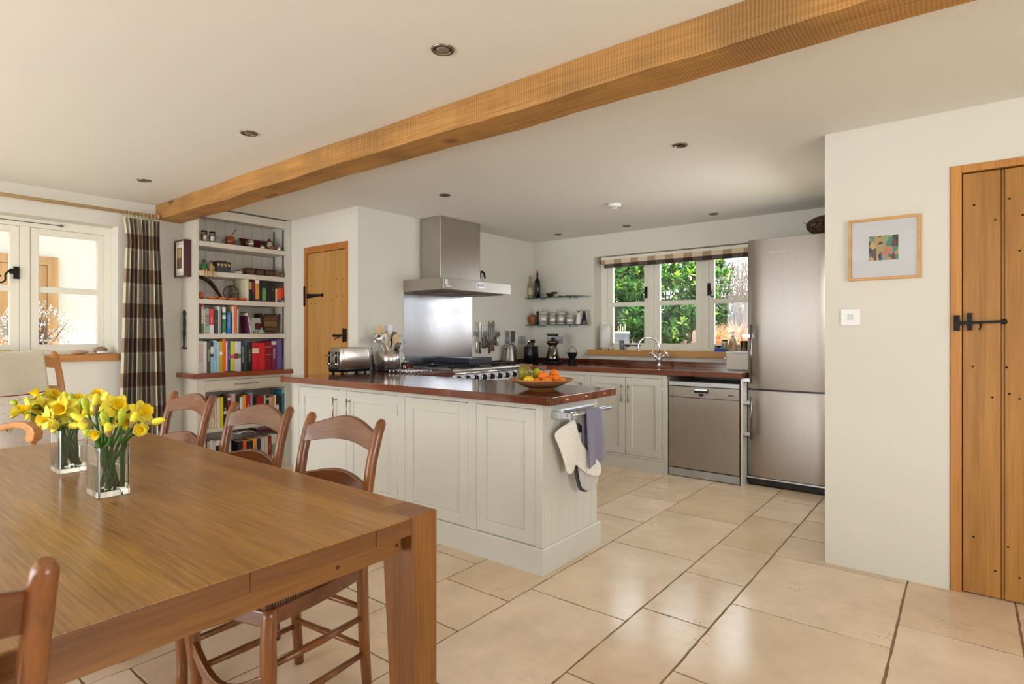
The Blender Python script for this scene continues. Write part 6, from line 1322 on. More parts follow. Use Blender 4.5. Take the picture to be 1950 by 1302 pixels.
# framed picture and hanging figure on the side of the bookcase
t = thing('deep_framed_picture', 'small dark red box-framed picture on the side of the bookcase', 'picture', (-5.15, 2.085, 1.70))
make('frame', M().box((-5.262, 2.052, 1.700), (-5.070, 2.1115, 1.712)).box((-5.262, 2.052, 1.998), (-5.070, 2.1115, 2.010)).box((-5.262, 2.052, 1.712), (-5.250, 2.1115, 1.998)).box((-5.082, 2.052, 1.712), (-5.070, 2.1115, 1.998)), mat('dark_red_frame', (70, 24, 22), 0.3, coat=0.3), t, bevel=0.001)
make('mount', M().box((-5.250, 2.062, 1.712), (-5.082, 2.068, 1.998)), mat('mount_card', (216, 212, 200), 0.8), t); make('white_mount', M().box((-5.232, 2.058, 1.742), (-5.100, 2.063, 1.968)), mat('white_card', (232, 230, 224), 0.8), t); p_ = make('picture', M().box((-5.212, 2.055, 1.772), (-5.122, 2.0585, 1.945)), mat('brown_print', (112, 84, 60), 0.7, var=0.3, vscale=60), t); make('tan_block', M().box((-5.205, 2.054, 1.86), (-5.13, 2.0555, 1.938)), mat('tan_print', (196, 160, 104), 0.7), p_)
t = thing('hanging_figure', 'slender black carved figure hanging on the side of the bookcase', 'carving', (-5.18, 2.10, 1.10)); CB = mat('black_carved_wood', (30, 26, 24), 0.35, var=0.4, vscale=60, bump=0.5, bscale=90)
m = M(); x = -5.18; yy = 2.097
m.tube([(x, yy, 1.425), (x + 0.002, yy, 1.40), (x, yy, 1.37), (x + 0.003, yy, 1.32), (x, yy, 1.27), (x + 0.002, yy, 1.22)], [0.008, 0.014, 0.010, 0.013, 0.010, 0.014], 10)
for s in (-1, 1): m.tube([(x + s * 0.006, yy, 1.225), (x + s * 0.012, yy, 1.18), (x + s * 0.010, yy, 1.13), (x + s * 0.016, yy - 0.004, 1.112)], [0.008, 0.006, 0.004, 0.005], 8); m.tube([(x + s * 0.011, yy, 1.36), (x + s * 0.016, yy, 1.30), (x + s * 0.008, yy, 1.25)], 0.004, 8)
m.box((x - 0.026, yy - 0.011, 1.100), (x + 0.026, yy + 0.011, 1.113)); make('figure_body', m, CB, t); make('hanging_cord', M().tube([(x, yy, 1.425), (x, 2.108, 1.475)], 0.0012, 6), SATIN, t)
# ------------------------------------------------------------------ curtain, pole, blind
PL = plaid('curtain_check', ((84, 56, 42), (150, 124, 98), (120, 110, 94), (212, 200, 172)), period_v=0.272, period_u=0.46, band=0.41, ustripe=0.36, off_v=0.10)
def curtain(u, v):
    # u across, v from top (0) to hem (1); pinch pleats at the top
    z = 2.135 - v * 2.115; n = 9
    g = min(1, v / 0.075)
    w0 = 1.632 + (1.650 - 1.632) * g if v < 0.1 else 1.650 - 0.055 * ((v - 0.1) / 0.9) ** 0.8
    w1 = 1.885 + 0.0 * g if v < 0.1 else 1.885 + 0.055 * ((v - 0.1) / 0.9) ** 0.8
    amp = 0.018 + 0.026 * v if v > 0.06 else 0.022
    ph = 2 * PI * n * u
    y = w0 + (w1 - w0) * u + 0.006 * math.sin(ph * 1.0 + 1.0 + v * 1.2) * (1 + v)
    x = -5.135 + amp * math.sin(ph + 0.6 * math.sin(v * 3 + u * 7)) + 0.010 * math.sin(u * 5 + v * 4) * v
    return (x, y, z)
NU, NV = 180, 60
uvf = [(i / NU * 1.3, (1 - j / NV) * 2.115) for j in range(NV + 1) for i in range(NU + 1)]
ct = thing('curtain', 'long brown and cream plaid curtain gathered beside the window', 'curtain', (-5.135, 1.77, 0.02))
make('curtain_cloth', M().grid(curtain, NU, NV), PL, ct, solid=0.003, uvf=uvf)
POLE = wood('pale_pole_wood', (178, 146, 98), (212, 184, 136), 'Y', 0.5)
pl = thing('curtain_pole', 'pale wooden curtain pole running along the window wall', 'curtain pole', (-5.17, 0.6, 2.17))
make('rod', M().cyl((-5.165, -0.5, 2.178), (-5.165, 1.885, 2.178), 0.0135, n=16), POLE, pl); make('end_cap', M().lathe([(0.016, 0), (0.019, 0.006), (0.019, 0.014), (0.015, 0.020)], (-5.165, 1.882, 2.178), 16, 0, Matrix.Rotation(-PI / 2, 3, 'X')), POLE, pl)
for y in (1.868, 0.6): make('bracket', M().box((-5.2695, y - 0.010, 2.150), (-5.262, y + 0.010, 2.205)).box((-5.265, y - 0.006, 2.158), (-5.150, y + 0.006, 2.166)), POLE, pl, bevel=0.001)
for k in range(9):
    y = 1.650 + k * 0.0265; c = Vector((-5.165, y, 2.170))
    t = thing('curtain_ring', 'pale wooden curtain ring above the plaid curtain, ' + ('nearest the window', 'second from the window', 'third from the window', 'fourth from the window', 'in the middle of the nine', 'fourth from the beam', 'third from the beam', 'second from the beam', 'nearest the beam')[k], 'curtain ring', tuple(c), 'curtain rings')
    make('ring', M().tube([c + Vector((0.021 * math.cos(a), 0.003 * math.sin(a), 0.021 * math.sin(a))) for a in [2 * PI * q / 20 for q in range(20)]], 0.0028, 7, closed=True), POLE, t); make('hook', M().tube([c + Vector((0, 0, -0.022)), c + Vector((0.006, 0, -0.032)), c + Vector((0.004, 0, -0.043))], 0.0012, 6), SATIN, t)
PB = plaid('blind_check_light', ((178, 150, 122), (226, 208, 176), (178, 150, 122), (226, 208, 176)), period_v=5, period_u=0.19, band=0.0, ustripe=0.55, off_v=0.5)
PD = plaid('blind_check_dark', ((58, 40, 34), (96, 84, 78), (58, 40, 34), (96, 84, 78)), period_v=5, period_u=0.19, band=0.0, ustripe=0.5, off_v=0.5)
bl = thing('roman_blind', 'folded brown and cream plaid blind at the top of the sink window', 'blind', (-2.32, 5.47, 1.95))
def fold(name, y, z0, z1, mt, x0, x1, r=0.008):
    P_ = [(y, z1), (y - r, z1 - 0.003), (y - r * 1.3, (z0 + z1) / 2), (y - r, z0 + 0.003), (y, z0)]; nu = 20
    vs_ = [(x0 + (x1 - x0) * i / nu, p[0], p[1]) for p in P_ + [(y + 0.012, z0), (y + 0.012, z1)] for i in range(nu + 1)]
    k = 7; fs = [(j * (nu + 1) + i, j * (nu + 1) + i + 1, ((j + 1) % k) * (nu + 1) + i + 1, ((j + 1) % k) * (nu + 1) + i) for j in range(k) for i in range(nu)]
    m = M().add(vs_, fs); fs2 = [tuple(j * (nu + 1) for j in range(k)), tuple(j * (nu + 1) + nu for j in range(k))]; m.add([], [])
    for f_ in fs2: m.f.append(f_); m.m.append(0); m.s.append(False)
    make(name, m, mt, bl, uvf=[(v[0], v[2]) for v in vs_])
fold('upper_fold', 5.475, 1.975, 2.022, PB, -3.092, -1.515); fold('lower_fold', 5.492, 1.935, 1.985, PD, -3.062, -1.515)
make('head_rail', M().box((-3.09, 5.47, 2.02), (-1.515, 5.53, 2.050)), FRAMEP, bl, bevel=0.002)
make('edge_roll', M().cyl((-3.104, 5.475, 1.999), (-3.090, 5.475, 1.999), 0.022, n=16), mat('blind_lining', (110, 84, 66), 0.9), bl)
cr = M(); cr.cyl((-5.415, -0.05, 2.048), (-5.415, 1.31, 2.048), 0.0028, n=8); cr.box((-5.42, 1.305, 2.040), (-5.408, 1.325, 2.056))
solo('net_curtain_rod', cr, mat('tarnished_rod', (120, 112, 96), 0.4, 0.8), 'thin metal rod across the top of the left window frame', 'rod')

# ------------------------------------------------------------------ picture, switch
t = thing('framed_print', 'framed print of coloured angular shapes on the wall near the plank door', 'picture', (-0.329, 3.445, 1.5))
FR = wood('pale_oak_frame', (190, 138, 72), (220, 172, 104), 'X', 0.4); x0, x1, z0, z1 = -0.482, -0.176, 1.499, 1.812
m = M(); w = 0.013; m.box((x0, 3.438, z0), (x1, 3.458, z0 + w)).box((x0, 3.438, z1 - w), (x1, 3.458, z1)).box((x0, 3.438, z0 + w), (x0 + w, 3.458, z1 - w)).box((x1 - w, 3.438, z0 + w), (x1, 3.458, z1 - w)); make('frame', m, FR, t, bevel=0.0015)
make('mount', M().box((x0 + w, 3.447, z0 + w), (x1 - w, 3.452, z1 - w)), mat('mount_white', (226, 226, 226), 0.7, var=0.005), t)
AB = bpy.data.materials.new('abstract_print'); AB.use_nodes = True; N = AB.node_tree.nodes; L = AB.node_tree.links; b = N['Principled BSDF']
tt = N.new('ShaderNodeTexCoord'); vv = N.new('ShaderNodeTexVoronoi'); vv.inputs['Scale'].default_value = 46; mp = N.new('ShaderNodeMapping'); mp.inputs['Rotation'].default_value = (0, 0.6, 0); mp.inputs['Scale'].default_value = (1.0, 1, 0.6)
L.new(tt.outputs['Object'], mp.inputs['Vector']); L.new(mp.outputs[0], vv.inputs['Vector']); sc_ = N.new('ShaderNodeSeparateColor'); L.new(vv.outputs['Color'], sc_.inputs[0]); rr = N.new('ShaderNodeValToRGB'); rr.color_ramp.interpolation = 'CONSTANT'; e = rr.color_ramp.elements
cols = [(70, 138, 124), (188, 160, 96), (40, 40, 48), (104, 150, 130), (196, 130, 92), (96, 52, 46), (150, 176, 110), (120, 170, 190), (206, 176, 120), (60, 110, 96)]
e[0].position = 0; e[0].color = lin(cols[0]); e[1].position = 0.1; e[1].color = lin(cols[1])
for i in range(2, 10): q = e.new(i / 10); q.color = lin(cols[i])
L.new(sc_.outputs[0], rr.inputs[0]); L.new(rr.outputs[0], b.inputs['Base Color']); b.inputs['Roughness'].default_value = 0.5
m = M(); m.box((-0.396, 3.4455, 1.592), (-0.262, 3.4475, 1.724)); make('mount_edge', m, mat('mount_bevel', (236, 230, 214), 0.7), t); make('artwork', M().box((-0.392, 3.4445, 1.597), (-0.266, 3.446, 1.720)), AB, t)
make('glazing', M().box((x0 + w, 3.441, z0 + w), (x1 - w, 3.4425, z1 - w)), PANE, t)
t = thing('light_switch', 'white single rocker light switch below the framed print', 'light switch', (-0.4735, 3.455, 1.27)); make('plate', M().box((-0.518, 3.450, 1.268), (-0.429, 3.4598, 1.354)), WHITEP, t, bevel=0.003, seg=3)
make('rocker', M().prism([(3.4502, 1.296), (3.4502, 1.326), (3.447, 1.326), (3.4445, 1.296)], -0.485, -0.462, 'YZ'), mat('rocker_white', (214, 214, 212), 0.3), t, bevel=0.001)
for x in (-0.503, -0.444): make('screw', M().lathe([(0.003, 0.0015), (0.0035, 0)], (x, 3.450, 1.311), 10, 0, Matrix.Rotation(PI / 2, 3, 'X')), SATIN, t)
# ------------------------------------------------------------------ on the island
WT = 0.9102
ts = thing('toaster', 'large polished steel four-slot toaster on the island worktop', 'toaster', (-3.915, 2.86, WT))
def rbox(x0, x1, y0, y1, z0, z1, r, tp=0.0, n=5):
    a = rrect(x0, x1, y0, y1, r, n); cx_, cy_ = (x0 + x1) / 2, (y0 + y1) / 2; k = len(a); lv = [(z0, 1.0), (z0 + (z1 - z0) * 0.6, 1 - tp * 0.5), (z1 - 0.006, 1 - tp), (z1, 1 - tp - 0.03)]
    vs_ = [(cx_ + (x - cx_) * s, cy_ + (y - cy_) * s, z) for z, s in lv for x, y in a]
    fs = [(q * k + i, q * k + (i + 1) % k, (q + 1) * k + (i + 1) % k, (q + 1) * k + i) for q in range(3) for i in range(k)] + [tuple(range(k))[::-1], tuple(3 * k + i for i in range(k))]
    m = M(); m.add(vs_, fs[:-2], 0, True); o = len(m.v) - len(vs_)
    for f_ in fs[-2:]: m.f.append(f_); m.m.append(0); m.s.append(False)
    return m
TS = mat('toaster_steel', (222, 216, 208), 0.30, 0.95, var=0.02, stretch=(1, 1, 30), bump=0.02)
make('body', rbox(-4.035, -3.845, 2.665, 2.965, WT + 0.045, WT + 0.205, 0.030, 0.10), TS, ts)
make('base', rbox(-4.030, -3.850, 2.668, 2.960, WT + 0.014, WT + 0.047, 0.03, -0.05), BLACK, ts)
for x in (-4.00, -3.88):
    for y in (2.70, 2.92): make('foot', M().cyl((x, y, WT + 0.0005), (x, y, WT + 0.018), 0.012, n=12), BLACK, ts)
for x in (-3.985, -3.895):
    m = M(); m.box((x - 0.018, 2.655, WT + 0.06), (x + 0.018, 2.672, WT + 0.175)); fpn = make('lever_panel', m, mat('dark_chrome', (120, 116, 112), 0.12, 1.0), ts, bevel=0.003)
    make('lever', M().box((x - 0.020, 2.630, WT + 0.140), (x + 0.020, 2.655, WT + 0.150)).box((x - 0.004, 2.650, WT + 0.138), (x + 0.004, 2.668, WT + 0.152)), CHROME, fpn, bevel=0.002)
    make('dial', M().lathe([(0.013, 0), (0.013, 0.010), (0.010, 0.014)], (x, 2.655, WT + 0.078), 18, 0, Matrix.Rotation(PI / 2, 3, 'X')), CHROME, fpn)
m = M()
for x in (-4.005, -3.975, -3.915, -3.885): m.box((x - 0.009, 2.71, WT + 0.2045), (x + 0.009, 2.92, WT + 0.2062))
make('bread_slots', m, BLACK, ts)
make('end_cap', M().box((-3.99, 2.945, WT + 0.06), (-3.89, 2.962, WT + 0.10)), BLACK, ts)
ts.location = (-3.890, 2.888, WT)
solo('power_cord', M().tube(curve([(-3.845, 2.995, WT + 0.20), (-3.840, 3.005, WT + 0.19), (-3.840, 3.010, WT + 0.11), (-3.82, 3.03, WT + 0.05), (-3.80, 3.07, WT + 0.012), (-3.86, 3.10, WT + 0.006), (-3.93, 3.06, WT + 0.006)]), 0.0035, 8), BLACK, 'black toaster cord curling down behind the toaster', 'cord')
# utensil pot and utensils
UX, UY = -3.862, 3.205
up = thing('utensil_pot', 'brushed steel pot full of kitchen utensils beside the toaster', 'pot', (UX, UY, WT))
m = M(); m.lathe([(0.086, 0.030), (0.092, 0.172), (0.089, 0.172), (0.083, 0.034), (0.001, 0.032)], (UX, UY, WT), 32); make('pot_body', m, TS, up)
m = M(); m.lathe([(0.092, 0.0005), (0.094, 0.012), (0.092, 0.030), (0.001, 0.0301)], (UX, UY, WT), 32); make('base', m, BLACK, up)
WSP = mat('beech_spoon', (214, 178, 132), 0.6, var=0.08, vscale=12, stretch=(1, 1, 0.2))
def utensil(kind, name, label, foot, tip, mt, hm=None, r=0.006, up_=(1, 0, 0)):
    foot = Vector(foot) + Vector((UX, UY, WT)); tip = Vector(tip) + Vector((UX, UY, WT)); d = (tip - foot).normalized(); t = thing(name, label, 'utensil', tuple(foot), 'kitchen utensils in the steel pot')
    rot = d.to_track_quat('Z', 'Y').to_matrix()
    # turn flat heads towards +X
    n_ = Vector((1, -0.35, 0)); n_ = (n_ - d * n_.dot(d)).normalized(); s_ = d.cross(n_); B_ = Matrix((s_, n_, d)).transposed()
    if kind == 'spoon':
        make('handle', M().tube([foot, tip - d * 0.05], r, 8), hm or mt, t); make('bowl', M().ell(tip - d * 0.012, (0.030, 0.008, 0.043), 18, 0, B_), mt, t)
    elif kind == 'paddle':
        make('handle', M().tube([foot, tip - d * 0.09], r, 8), hm or mt, t); m = M(); m.tube([tip - d * 0.095, tip - d * 0.06, tip - d * 0.01, tip], [0.010, 0.022, 0.026, 0.022], 10, up=n_, ry=0.003); make('blade', m, mt, t)
    elif kind == 'ladle':
        m = M(); m.tube([foot, tip - d * 0.03], r, 8, ry=0.002); make('handle', m, mt, t); R_ = Vector((0.75, -0.4, 0.45)).normalized().to_track_quat('Z', 'Y').to_matrix()
        m = M(); m.lathe([(0.001, -0.034), (0.022, -0.030), (0.036, -0.014), (0.041, 0.004), (0.046, 0.006), (0.038, 0.003), (0.030, -0.014), (0.001, -0.028)], tip, 24, 0, R_); make('bowl', m, mt, t)
    elif kind == 'whisk':
        make('handle', M().tube([foot, tip - d * 0.12], r * 1.3, 10), mt, t); m = M()
        for q in range(5):
            a = PI * q / 5; sd = s_ * math.cos(a) + n_ * math.sin(a); b0 = tip - d * 0.12
            m.tube([b0 + sd * 0.006, b0 + d * 0.04 + sd * 0.024, b0 + d * 0.085 + sd * 0.030, b0 + d * 0.115 + sd * 0.016, b0 + d * 0.12, b0 + d * 0.115 - sd * 0.016, b0 + d * 0.085 - sd * 0.030, b0 + d * 0.04 - sd * 0.024, b0 - sd * 0.006], 0.0013, 5)
        make('wires', m, CHROME, t)
    elif kind == 'turner':
        make('handle', M().tube([foot, tip - d * 0.09], r, 8), hm or mt, t); m = M()
        for q in (-1.5, -0.5, 0.5, 1.5): m.tube([tip - d * 0.09 + s_ * q * 0.006, tip - d * 0.05 + s_ * q * 0.013, tip + s_ * q * 0.014], 0.005, 6, up=n_, ry=0.002)
        m.tube([tip - d * 0.02 - s_ * 0.024, tip - d * 0.02 + s_ * 0.024], 0.005, 6, ry=0.002); make('slotted_head', m, mt, t)
    return t
utensil('ladle', 'ladle', 'shiny steel ladle leaning left out of the utensil pot', (0.03, -0.02, 0.05), (0.03, -0.135, 0.275), CHROME, r=0.006)
utensil('spoon', 'wooden_spoon', 'round wooden spoon standing highest at the left of the utensil pot', (-0.02, 0.03, 0.05), (0.01, -0.115, 0.355), WSP)
utensil('spoon', 'wooden_spoon', 'wooden spoon with its broad bowl over the middle of the pot', (0.03, -0.01, 0.05), (0.04, 0.035, 0.285), WSP)
utensil('paddle', 'wooden_spatula', 'long pale wooden spatula leaning left from the pot', (0.04, 0.02, 0.05), (0.035, -0.075, 0.325), WSP, r=0.007)
utensil('paddle', 'steel_spatula', 'narrow pale spatula handle beside the ladle', (0.05, 0.0, 0.05), (0.045, -0.10, 0.31), mat('pale_cream_plastic', (226, 220, 204), 0.4), r=0.007)
utensil('paddle', 'black_spatula', 'black flat spatula behind the broad wooden spoon', (-0.02, 0.0, 0.05), (-0.01, -0.01, 0.335), BLACK)
utensil('paddle', 'rubber_scraper', 'white rubber scraper standing tallest in the utensil pot', (0.0, -0.02, 0.05), (0.0, 0.015, 0.395), mat('white_rubber', (224, 230, 242), 0.5))
utensil('turner', 'slotted_turner', 'black slotted turner right of the broad wooden spoon', (0.0, -0.03, 0.05), (0.0, 0.055, 0.335), BLACK)
utensil('turner', 'potato_masher', 'black masher low at the right of the utensil pot', (0.0, 0.02, 0.05), (0.03, 0.075, 0.245), BLACK)
utensil('whisk', 'whisk', 'large wire whisk leaning right out of the pot', (0.0, -0.03, 0.05), (0.02, 0.115, 0.30), CHROME)
utensil('whisk', 'whisk', 'smaller wire whisk leaning furthest right beside the splashback', (0.02, -0.02, 0.05), (0.02, 0.155, 0.245), CHROME)
th_ = thing('hanging_skimmer', 'steel spoon hooked on the outside right of the utensil pot', 'utensil', (-3.77, 3.34, WT)); m = M(); m.tube([(-3.782, 3.284, WT + 0.19), (-3.775, 3.292, WT + 0.10), (-3.775, 3.295, WT + 0.045)], 0.005, 8, ry=0.0018); make('handle', m, CHROME, th_); make('ring_end', M().tube([(-3.773, 3.295 + 0.011 * math.cos(a), WT + 0.034 + 0.011 * math.sin(a)) for a in [2 * PI * q / 16 for q in range(16)]], 0.0035, 7, closed=True), CHROME, th_)
bb = thing('bowl_scrubber', 'long dark handled brush standing behind the utensil pot', 'brush', (-3.93, 3.16, WT)); m = M(); m.tube([(-3.925, 3.095, WT + 0.02), (-3.935, 3.08, WT + 0.14)], [0.012, 0.008], 10); make('handle', m, mat('navy_plastic', (36, 42, 66), 0.35), bb); make('knob', M().ell((-3.922, 3.095, WT + 0.0175), 0.017, 12), mat('navy_plastic', (36, 42, 66), 0.35), bb)
kb = thing('wooden_block', 'small dark red wooden box with a chrome top beside the utensil pot', 'box', (-3.86, 3.40, WT)); make('block', M().box((-3.90, 3.365, WT), (-3.83, 3.435, WT + 0.066)), mat('dark_mahogany', (86, 36, 28), 0.35), kb, bevel=0.003); make('handle_bar', M().tube([(-3.865, 3.375, WT + 0.068), (-3.865, 3.385, WT + 0.076), (-3.865, 3.415, WT + 0.076), (-3.865, 3.425, WT + 0.068)], 0.004, 8), CHROME, kb)
tv = thing('chrome_trivet', 'low chrome trivet with many small feet at the back of the island', 'trivet', (-3.52, 3.10, WT)); m = M()
for k in range(7):
    y = 3.04 + k * 0.035
    m.tube([(-3.66 , y, WT + 0.022), (-3.40, y, WT + 0.022)], 0.0022, 6)
for k in range(6):
    x = -3.66 + k * 0.052; m.tube([(x, 3.04, WT + 0.022), (x, 3.25, WT + 0.022)], 0.0022, 6)
    for y in (3.04, 3.145, 3.25): m.cyl((x, y, WT + 0.0005), (x, y, WT + 0.028), 0.0045, n=8)
make('wire_grid', m, CHROME, tv)

# fruit bowl and fruit
FX_, FY_ = -1.905, 2.685
fb = thing('fruit_bowl', 'wide woven-look wooden bowl of fruit on the island', 'bowl', (FX_, FY_, WT))
BW = mat('carved_bowl', (176, 126, 76), 0.45, var=0.3, vscale=14, bump=0.35, bscale=60)
m = M(); m.lathe([(0.070, 0.0005), (0.073, 0.003), (0.080, 0.009), (0.115, 0.022), (0.150, 0.038), (0.180, 0.053), (0.1845, 0.057), (0.181, 0.0595), (0.172, 0.0555), (0.140, 0.041), (0.100, 0.024), (0.060, 0.015), (0.001, 0.012)], (FX_, FY_, WT), 48); make('bowl_body', m, BW, fb)
m = M(); m.lathe([(0.0805, 0.0090), (0.1155, 0.0219), (0.1504, 0.0378), (0.1500, 0.0385), (0.1150, 0.0228), (0.0802, 0.0098)], (FX_, FY_, WT), 48); make('dark_band', m, mat('dark_basket_band', (104, 70, 40), 0.6, var=0.5, vscale=22, bump=0.4, bscale=90), fb)
OR = mat('orange_peel', (244, 128, 14), 0.42, var=0.06, vscale=8, bump=0.35, bscale=260); LEM = mat('lemon_peel', (240, 196, 20), 0.42, var=0.06, bump=0.3, bscale=200); MNG = mat('mango_skin', (122, 116, 40), 0.3, var=0.35, vscale=10); LIME = mat('green_lemon_peel', (196, 198, 30), 0.4, var=0.12, bump=0.3, bscale=200)
def atz(u, v, z):
    d = (1.22 - z) * 1096.0 / (v - 637); return at(u, v, d)
def fruit(kind, u, v, dz, r, mt, label, d0, sq=(1, 1, 0.93), seed=0):
    p = at(u, v, d0)
    t = thing(kind, label, 'fruit', tuple(p), 'fruit in the wooden bowl'); q = Matrix.Rotation(seed, 3, 'Z') @ Matrix.Rotation(0.4 * seed, 3, 'X')
    make('flesh', M().ell(p, tuple(r * s for s in sq), 22, 0, q), mt, t)
    make('stalk_end', M().ell(p + q @ Vector((0, 0, r * sq[2] * 0.985)), (r * 0.10, r * 0.10, r * 0.03), 8, 0, q), mat('green_stalk', (86, 96, 44), 0.7), t)
D0 = 3.30
fruit('mango', 999, 710, 0, 0.044, MNG, 'large green-red mango at the left of the fruit bowl', D0 - 0.02, (0.92, 0.92, 1.12), 0.5)
fruit('lemon', 1022, 712, 0, 0.029, LIME, 'greenish yellow lemon standing behind the front fruit', D0 + 0.03, (0.9, 0.9, 1.15), 0.3)
fruit('lemon', 1007, 724, 0, 0.029, LEM, 'yellow lemon in front of the mango', D0 - 0.10, (1.1, 0.9, 0.85), 1.1)
fruit('orange', 1034, 716, 0, 0.030, OR, 'orange in the middle of the bowl, highest of the front ones', D0 - 0.03, seed=0.8)
fruit('orange', 1055, 712, 0, 0.029, OR, 'orange highest at the right of the pile', D0 + 0.04, seed=1.4)
fruit('orange', 1060, 721, 0, 0.029, OR, 'orange below the highest one at the right', D0 - 0.02, seed=2.0)
fruit('orange', 1041, 727, 0, 0.030, OR, 'orange at the front of the bowl centre', D0 - 0.10, seed=0.2)
fruit('orange', 1023, 728, 0, 0.026, OR, 'small orange between the front lemon and the front orange', D0 - 0.09, seed=1.9)
fruit('orange', 1070, 725, 0, 0.022, OR, 'small orange at the right end of the pile', D0 - 0.04, seed=2.6)
fruit('orange', 1048, 720, 0, 0.022, OR, 'small orange wedged between the others', D0 - 0.01, seed=2.2)

# ------------------------------------------------------------------ back corner
ke = thing('kettle', 'brushed steel jug kettle with black handle in the back corner', 'kettle', (-3.86, 4.85, WT))
kx, ky = -3.865, 4.86
make('base', M().lathe([(0.082, 0.0005), (0.084, 0.012), (0.078, 0.020), (0.001, 0.021)], (kx, ky, WT), 28), BLACK, ke)
make('kettle_body', M().lathe([(0.080, 0.021), (0.082, 0.035), (0.074, 0.09), (0.062, 0.15), (0.052, 0.192), (0.040, 0.202), (0.001, 0.206)], (kx, ky, WT), 32), STEEL, ke)
make('spout', M().tube([(kx - 0.01, ky - 0.050, WT + 0.165), (kx - 0.010, ky - 0.080, WT + 0.195)], [0.022, 0.010], 10), STEEL, ke)
make('handle', M().tube([(kx, ky + 0.030, WT + 0.200), (kx, ky + 0.072, WT + 0.185), (kx, ky + 0.100, WT + 0.12), (kx, ky + 0.105, WT + 0.05), (kx, ky + 0.080, WT + 0.028)], [0.014, 0.016, 0.013, 0.012, 0.014], 10), BLACK, ke)
make('lid_knob', M().box((kx - 0.015, ky - 0.015, WT + 0.204), (kx + 0.015, ky + 0.015, WT + 0.214)), BLACK, ke, bevel=0.003)
cmx, cmy = -3.66, 4.98
cf = thing('coffee_machine', 'black capsule coffee machine between kettle and grinder', 'coffee machine', (cmx, cmy, WT))
make('body', rbox(cmx - 0.055, cmx + 0.055, cmy - 0.09, cmy + 0.07, WT + 0.0005, WT + 0.185, 0.03, 0.05), BLACK, cf); make('badge', M().lathe([(0.011, 0), (0.011, 0.002)], (cmx + 0.02, cmy - 0.086, WT + 0.10), 20, 0, Matrix.Rotation(PI / 2, 3, 'X')), SATIN, cf)
ch2 = thing('espresso_machine', 'chrome and black top of a second coffee machine behind the kettle', 'coffee machine', (-3.80, 5.12, WT))
make('body', M().lathe([(0.055, 0.0005), (0.055, 0.02), (0.040, 0.04), (0.040, 0.15), (0.046, 0.19), (0.030, 0.22), (0.001, 0.225)], (-3.78, 5.12, WT), 24), mat('dark_chrome', (120, 116, 112), 0.12, 1.0), ch2)
for dy in (-0.03, 0.02, 0.06): make('knob', M().cyl((-3.78, 5.12 + dy, WT + 0.215), (-3.78, 5.12 + dy, WT + 0.255), 0.014, n=14), BLACK if dy > -0.02 else CHROME, ch2)
gx, gy = -3.47, 5.10
gd = thing('blender_base', 'shiny metal conical coffee grinder with a clear hopper', 'grinder', (gx, gy, WT))
make('foot', M().box((gx - 0.09, gy - 0.08, WT + 0.0005), (gx + 0.10, gy + 0.07, WT + 0.030)), BLACK, gd, bevel=0.006)
make('body', M().lathe([(0.078, 0.030), (0.074, 0.07), (0.058, 0.13), (0.046, 0.185), (0.046, 0.20), (0.001, 0.201)], (gx, gy, WT), 14), mat('dark_chrome', (120, 116, 112), 0.12, 1.0), gd)
make('collar', M().lathe([(0.050, 0.200), (0.062, 0.212), (0.070, 0.232), (0.064, 0.240), (0.001, 0.241)], (gx, gy, WT), 24), mat('copper_brown', (110, 78, 62), 0.25, 0.9), gd)
make('hopper', M().lathe([(0.048, 0.241), (0.058, 0.285), (0.060, 0.31), (0.057, 0.31), (0.055, 0.286), (0.045, 0.245), (0.001, 0.243)], (gx, gy, WT), 24), GLASS, gd)
make('hopper_lid', M().lathe([(0.076, 0.311), (0.078, 0.318), (0.050, 0.323), (0.001, 0.324)], (gx, gy, WT), 24), mat('smoked_lid', (110, 100, 88), 0.2), gd)
make('chute', M().tube([(gx + 0.045, gy - 0.02, WT + 0.185), (gx + 0.060, gy - 0.045, WT + 0.12), (gx + 0.045, gy - 0.06, WT + 0.07)], [0.012, 0.010, 0.014], 10), CHROME, gd)
qx, qy = -3.25, 5.14
cd = thing('cauldron', 'small black iron cauldron with a looped handle on a stand', 'cauldron', (qx, qy, WT))
make('stand', M().lathe([(0.040, 0.0005), (0.040, 0.006), (0.036, 0.010), (0.036, 0.052), (0.030, 0.058)], (qx, qy, WT), 8).box((qx - 0.048, qy - 0.01, WT + 0.0005), (qx - 0.040, qy + 0.01, WT + 0.06)).box((qx + 0.040, qy - 0.01, WT + 0.0005), (qx + 0.048, qy + 0.01, WT + 0.06)), IRON, cd)
make('pot_body', M().lathe([(0.028, 0.058), (0.040, 0.075), (0.054, 0.115), (0.058, 0.122), (0.050, 0.122), (0.034, 0.075), (0.001, 0.065)], (qx, qy, WT), 24), IRON, cd)
make('handle', M().tube([(qx - 0.056, qy, WT + 0.118), (qx - 0.050, qy, WT + 0.150), (qx - 0.020, qy, WT + 0.175), (qx, qy, WT + 0.190), (qx + 0.020, qy, WT + 0.175), (qx + 0.050, qy, WT + 0.150), (qx + 0.056, qy, WT + 0.118)], 0.003, 8), mat('brass_wire', (120, 92, 52), 0.35, 0.9), cd)
bn = thing('bread_bin', 'cream lidded box with a round knob on the worktop beside the fridge', 'container', (-1.55, 5.2, WT))
make('box_body', M().box((-1.655, 5.13, WT + 0.004), (-1.42, 5.40, WT + 0.150)), mat('cream_enamel', (222, 214, 196), 0.3), bn, bevel=0.008, seg=3); make('knob', M().ell((-1.657, 5.115, WT + 0.10), 0.012, 14), WHITEP, bn); make('foot_strip', M().box((-1.645, 5.14, WT + 0.0002), (-1.43, 5.39, WT + 0.005)), BLACK, bn)
